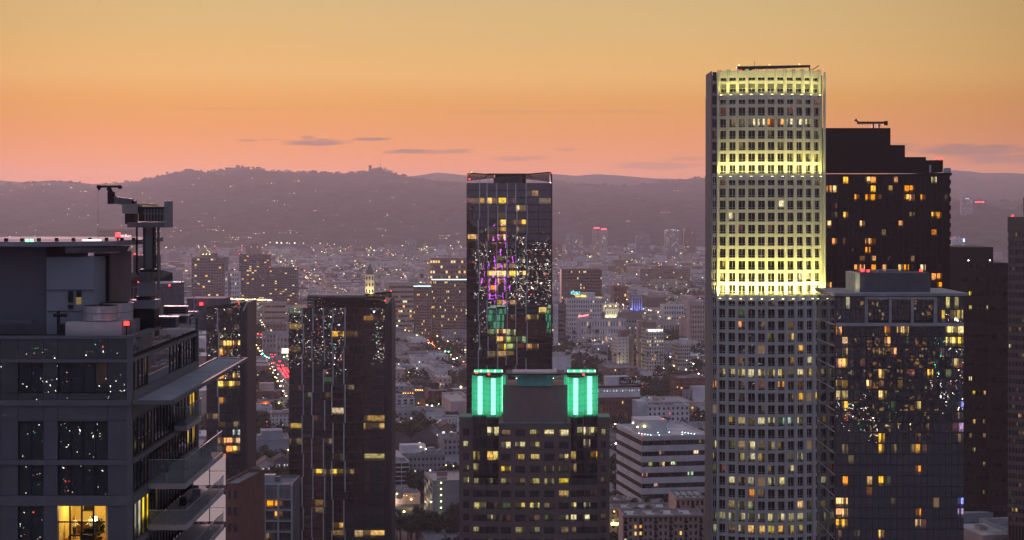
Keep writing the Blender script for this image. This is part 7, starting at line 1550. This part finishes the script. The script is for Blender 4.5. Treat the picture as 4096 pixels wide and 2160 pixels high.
for i in range(260):                      # freeway row and boulevard rows
    for (x0,y0,x1,y1,n) in ((222,298.6,272,300.2,3),(160,271.5,192,270.5,.15),(210,278,236,277.5,.15),(266,242.5,335,244,.3)):
        if rr.random() > n*.16: continue
        s = rr.random(); x, y = x0+(x1-x0)*s, y0+(y1-y0)*s+rr.uniform(-.5,.5); Y = 2420 if y0 > 295 else (3900 if y0 > 260 else 6400); p = W(x,y,Y); pts.append((tuple(p), Y/F*rr.choice((.4,.5,.7)), rr.choice((2,1,2,0)) if y0 > 260 else rr.choice((0,3))))
fw = thing('freeway_viaduct', 'elevated freeway with a row of yellow lamps behind the near towers', 'viaduct', tuple(W(205,300,2430))); B('deck', (0,110,-6,6,-4,-2.6), m_conc, fw)
for i in range(12): B('column', (4+i*9.2,6+i*9.2,-2,2,-fw.location[2],-4), m_conc, fw)
lights('far_city_lights', 'countless small lights scattered over the hazy plain', pts, LM)
XX, YY, ZZ, _, _ = HG; pts = []
for i in range(1500):
    a, b_ = rr.randrange(3, 40), rr.randrange(0, XX.shape[1]); X, Y, Z = XX[a,b_], YY[a,b_], ZZ[a,b_]
    if Y > 9250 or not (-.29 < X/Y < .3): continue
    if rr.random() > (1.15-(Y-7000)/2300): continue
    if 552 < 512+X*F/Y < 1024 and rr.random() < .75: continue
    n = rr.choice((1,1,2,3,5)); 
    for j in range(n): pts.append(((X+j*rr.uniform(5,9)+rr.uniform(-8,8), Y-4, Z+3), Y/F*rr.choice((.18,.22,.28,.36)), rr.choice((0,1,1,5,5,5))))
lights('hillside_lights', 'sparse small lights of houses on the hillside', pts, LM)
RM = [emit('mirror_white', (1,.95,.85), 40), emit('mirror_warm', (1,.75,.4), 22), emit('mirror_red', (1,.08,.05), 20), emit('mirror_green', (.1,1,.4), 14), emit('mirror_faint', (1,.9,.75), 14)]
pts = []; rr = random.Random(77)
for i in range(9500):
    D = 1/rr.uniform(1/6000, 1/420); an_ = rr.uniform(-.62,.62); X, Y = math.sin(an_)*D, -math.cos(an_)*D+100
    pts.append(((X,Y,rr.uniform(3,22)), (D+700)/F*rr.choice((.22,.28,.35,.5)), rr.choice((0,0,0,1,1,2,4,4,4,3))))
for i in range(6500):
    D = 1/rr.uniform(1/6500, 1/1500); an_ = rr.uniform(-.2,.2); X, Y = math.sin(an_)*D, -math.cos(an_)*D+100
    pts.append(((X,Y,rr.uniform(3,18)), (D+800)/F*rr.choice((.2,.25,.32,.42)), rr.choice((0,0,0,1,1,4,4,4,2))))
lights('lights_behind_viewpoint', 'city lights behind the viewpoint that sparkle in the tower glass', pts, RM)
mg = thing('magenta_lit_tower', 'tower behind the viewpoint with magenta light strips mirrored in the centre glass', 'tower', (-15,-420,0)); B('wall', (-12,12,-20,0,0,146), PAL['dgrey'], mg); m_mag = emit('magenta_strip', (.75,.12,1), 13)
for i, x in enumerate((-9,-1.5,6)): B('light_strip', (x-.35,x+.35,.05,.35,12,(118,140,132)[i]), m_mag, mg)
rr = random.Random(4)
for i in range(26): B('light_bar', (rr.uniform(-9,0), rr.uniform(1,9), .05, .3, 20+i*4.6, 20.4+i*4.6), m_mag if i % 3 else m_lampo, mg)
# neighbouring towers behind the viewpoint, seen only as reflections in the glass in front
for i, (x, y, w, h, key, lb) in enumerate(((285,-320,64,96,'dgrey','wide charcoal tower behind the viewpoint mirrored in the grey glass tower'),(196,-430,46,134,'dgrey','tall charcoal tower behind the viewpoint mirrored in the grey glass tower'))):
    t = thing('tower_behind', lb, 'tower', (x,y,0)); B('wall', (-w/2,w/2,-24,0,0,h), PAL[key], t); b = MB(); rr = random.Random(60+i)
    for r in range(int(h/3.8)):
        rowlit = rr.random() < .12
        for c_ in range(int(w/3)):
            k_ = 0 if rr.random() > (.7 if rowlit else .13) else (rr.choice((1,1,2,3,4))); b.quad((w/2-c_*3-.5,.08,r*3.8+1),(w/2-c_*3-2.5,.08,r*3.8+1),(w/2-c_*3-2.5,.08,r*3.8+3.1),(w/2-c_*3-.5,.08,r*3.8+3.1),k_)
    b.build('windows', [m_wd]+m_lit[:4], t)
# ================================================================ haze
hz = MB().box(-9000,9000,-7000,14500,-1.0,432).build('haze', None or mat('haze_tmp', (1,1,1))); tag(hz, kind='stuff')
hm = bpy.data.materials.new('haze'); hm.use_nodes = True; n_ = hm.node_tree.nodes
for q in list(n_): n_.remove(q)
vo = n_.new('ShaderNodeVolumePrincipled'); oo = n_.new('ShaderNodeOutputMaterial'); hm.node_tree.links.new(vo.outputs[0], oo.inputs['Volume'])
vo.inputs['Color'].default_value = (.92,.90,.95,1); vo.inputs['Density'].default_value = 6.2e-5; vo.inputs['Anisotropy'].default_value = .35
hz.data.materials.clear(); hz.data.materials.append(hm); hm.cycles.homogeneous_volume = True
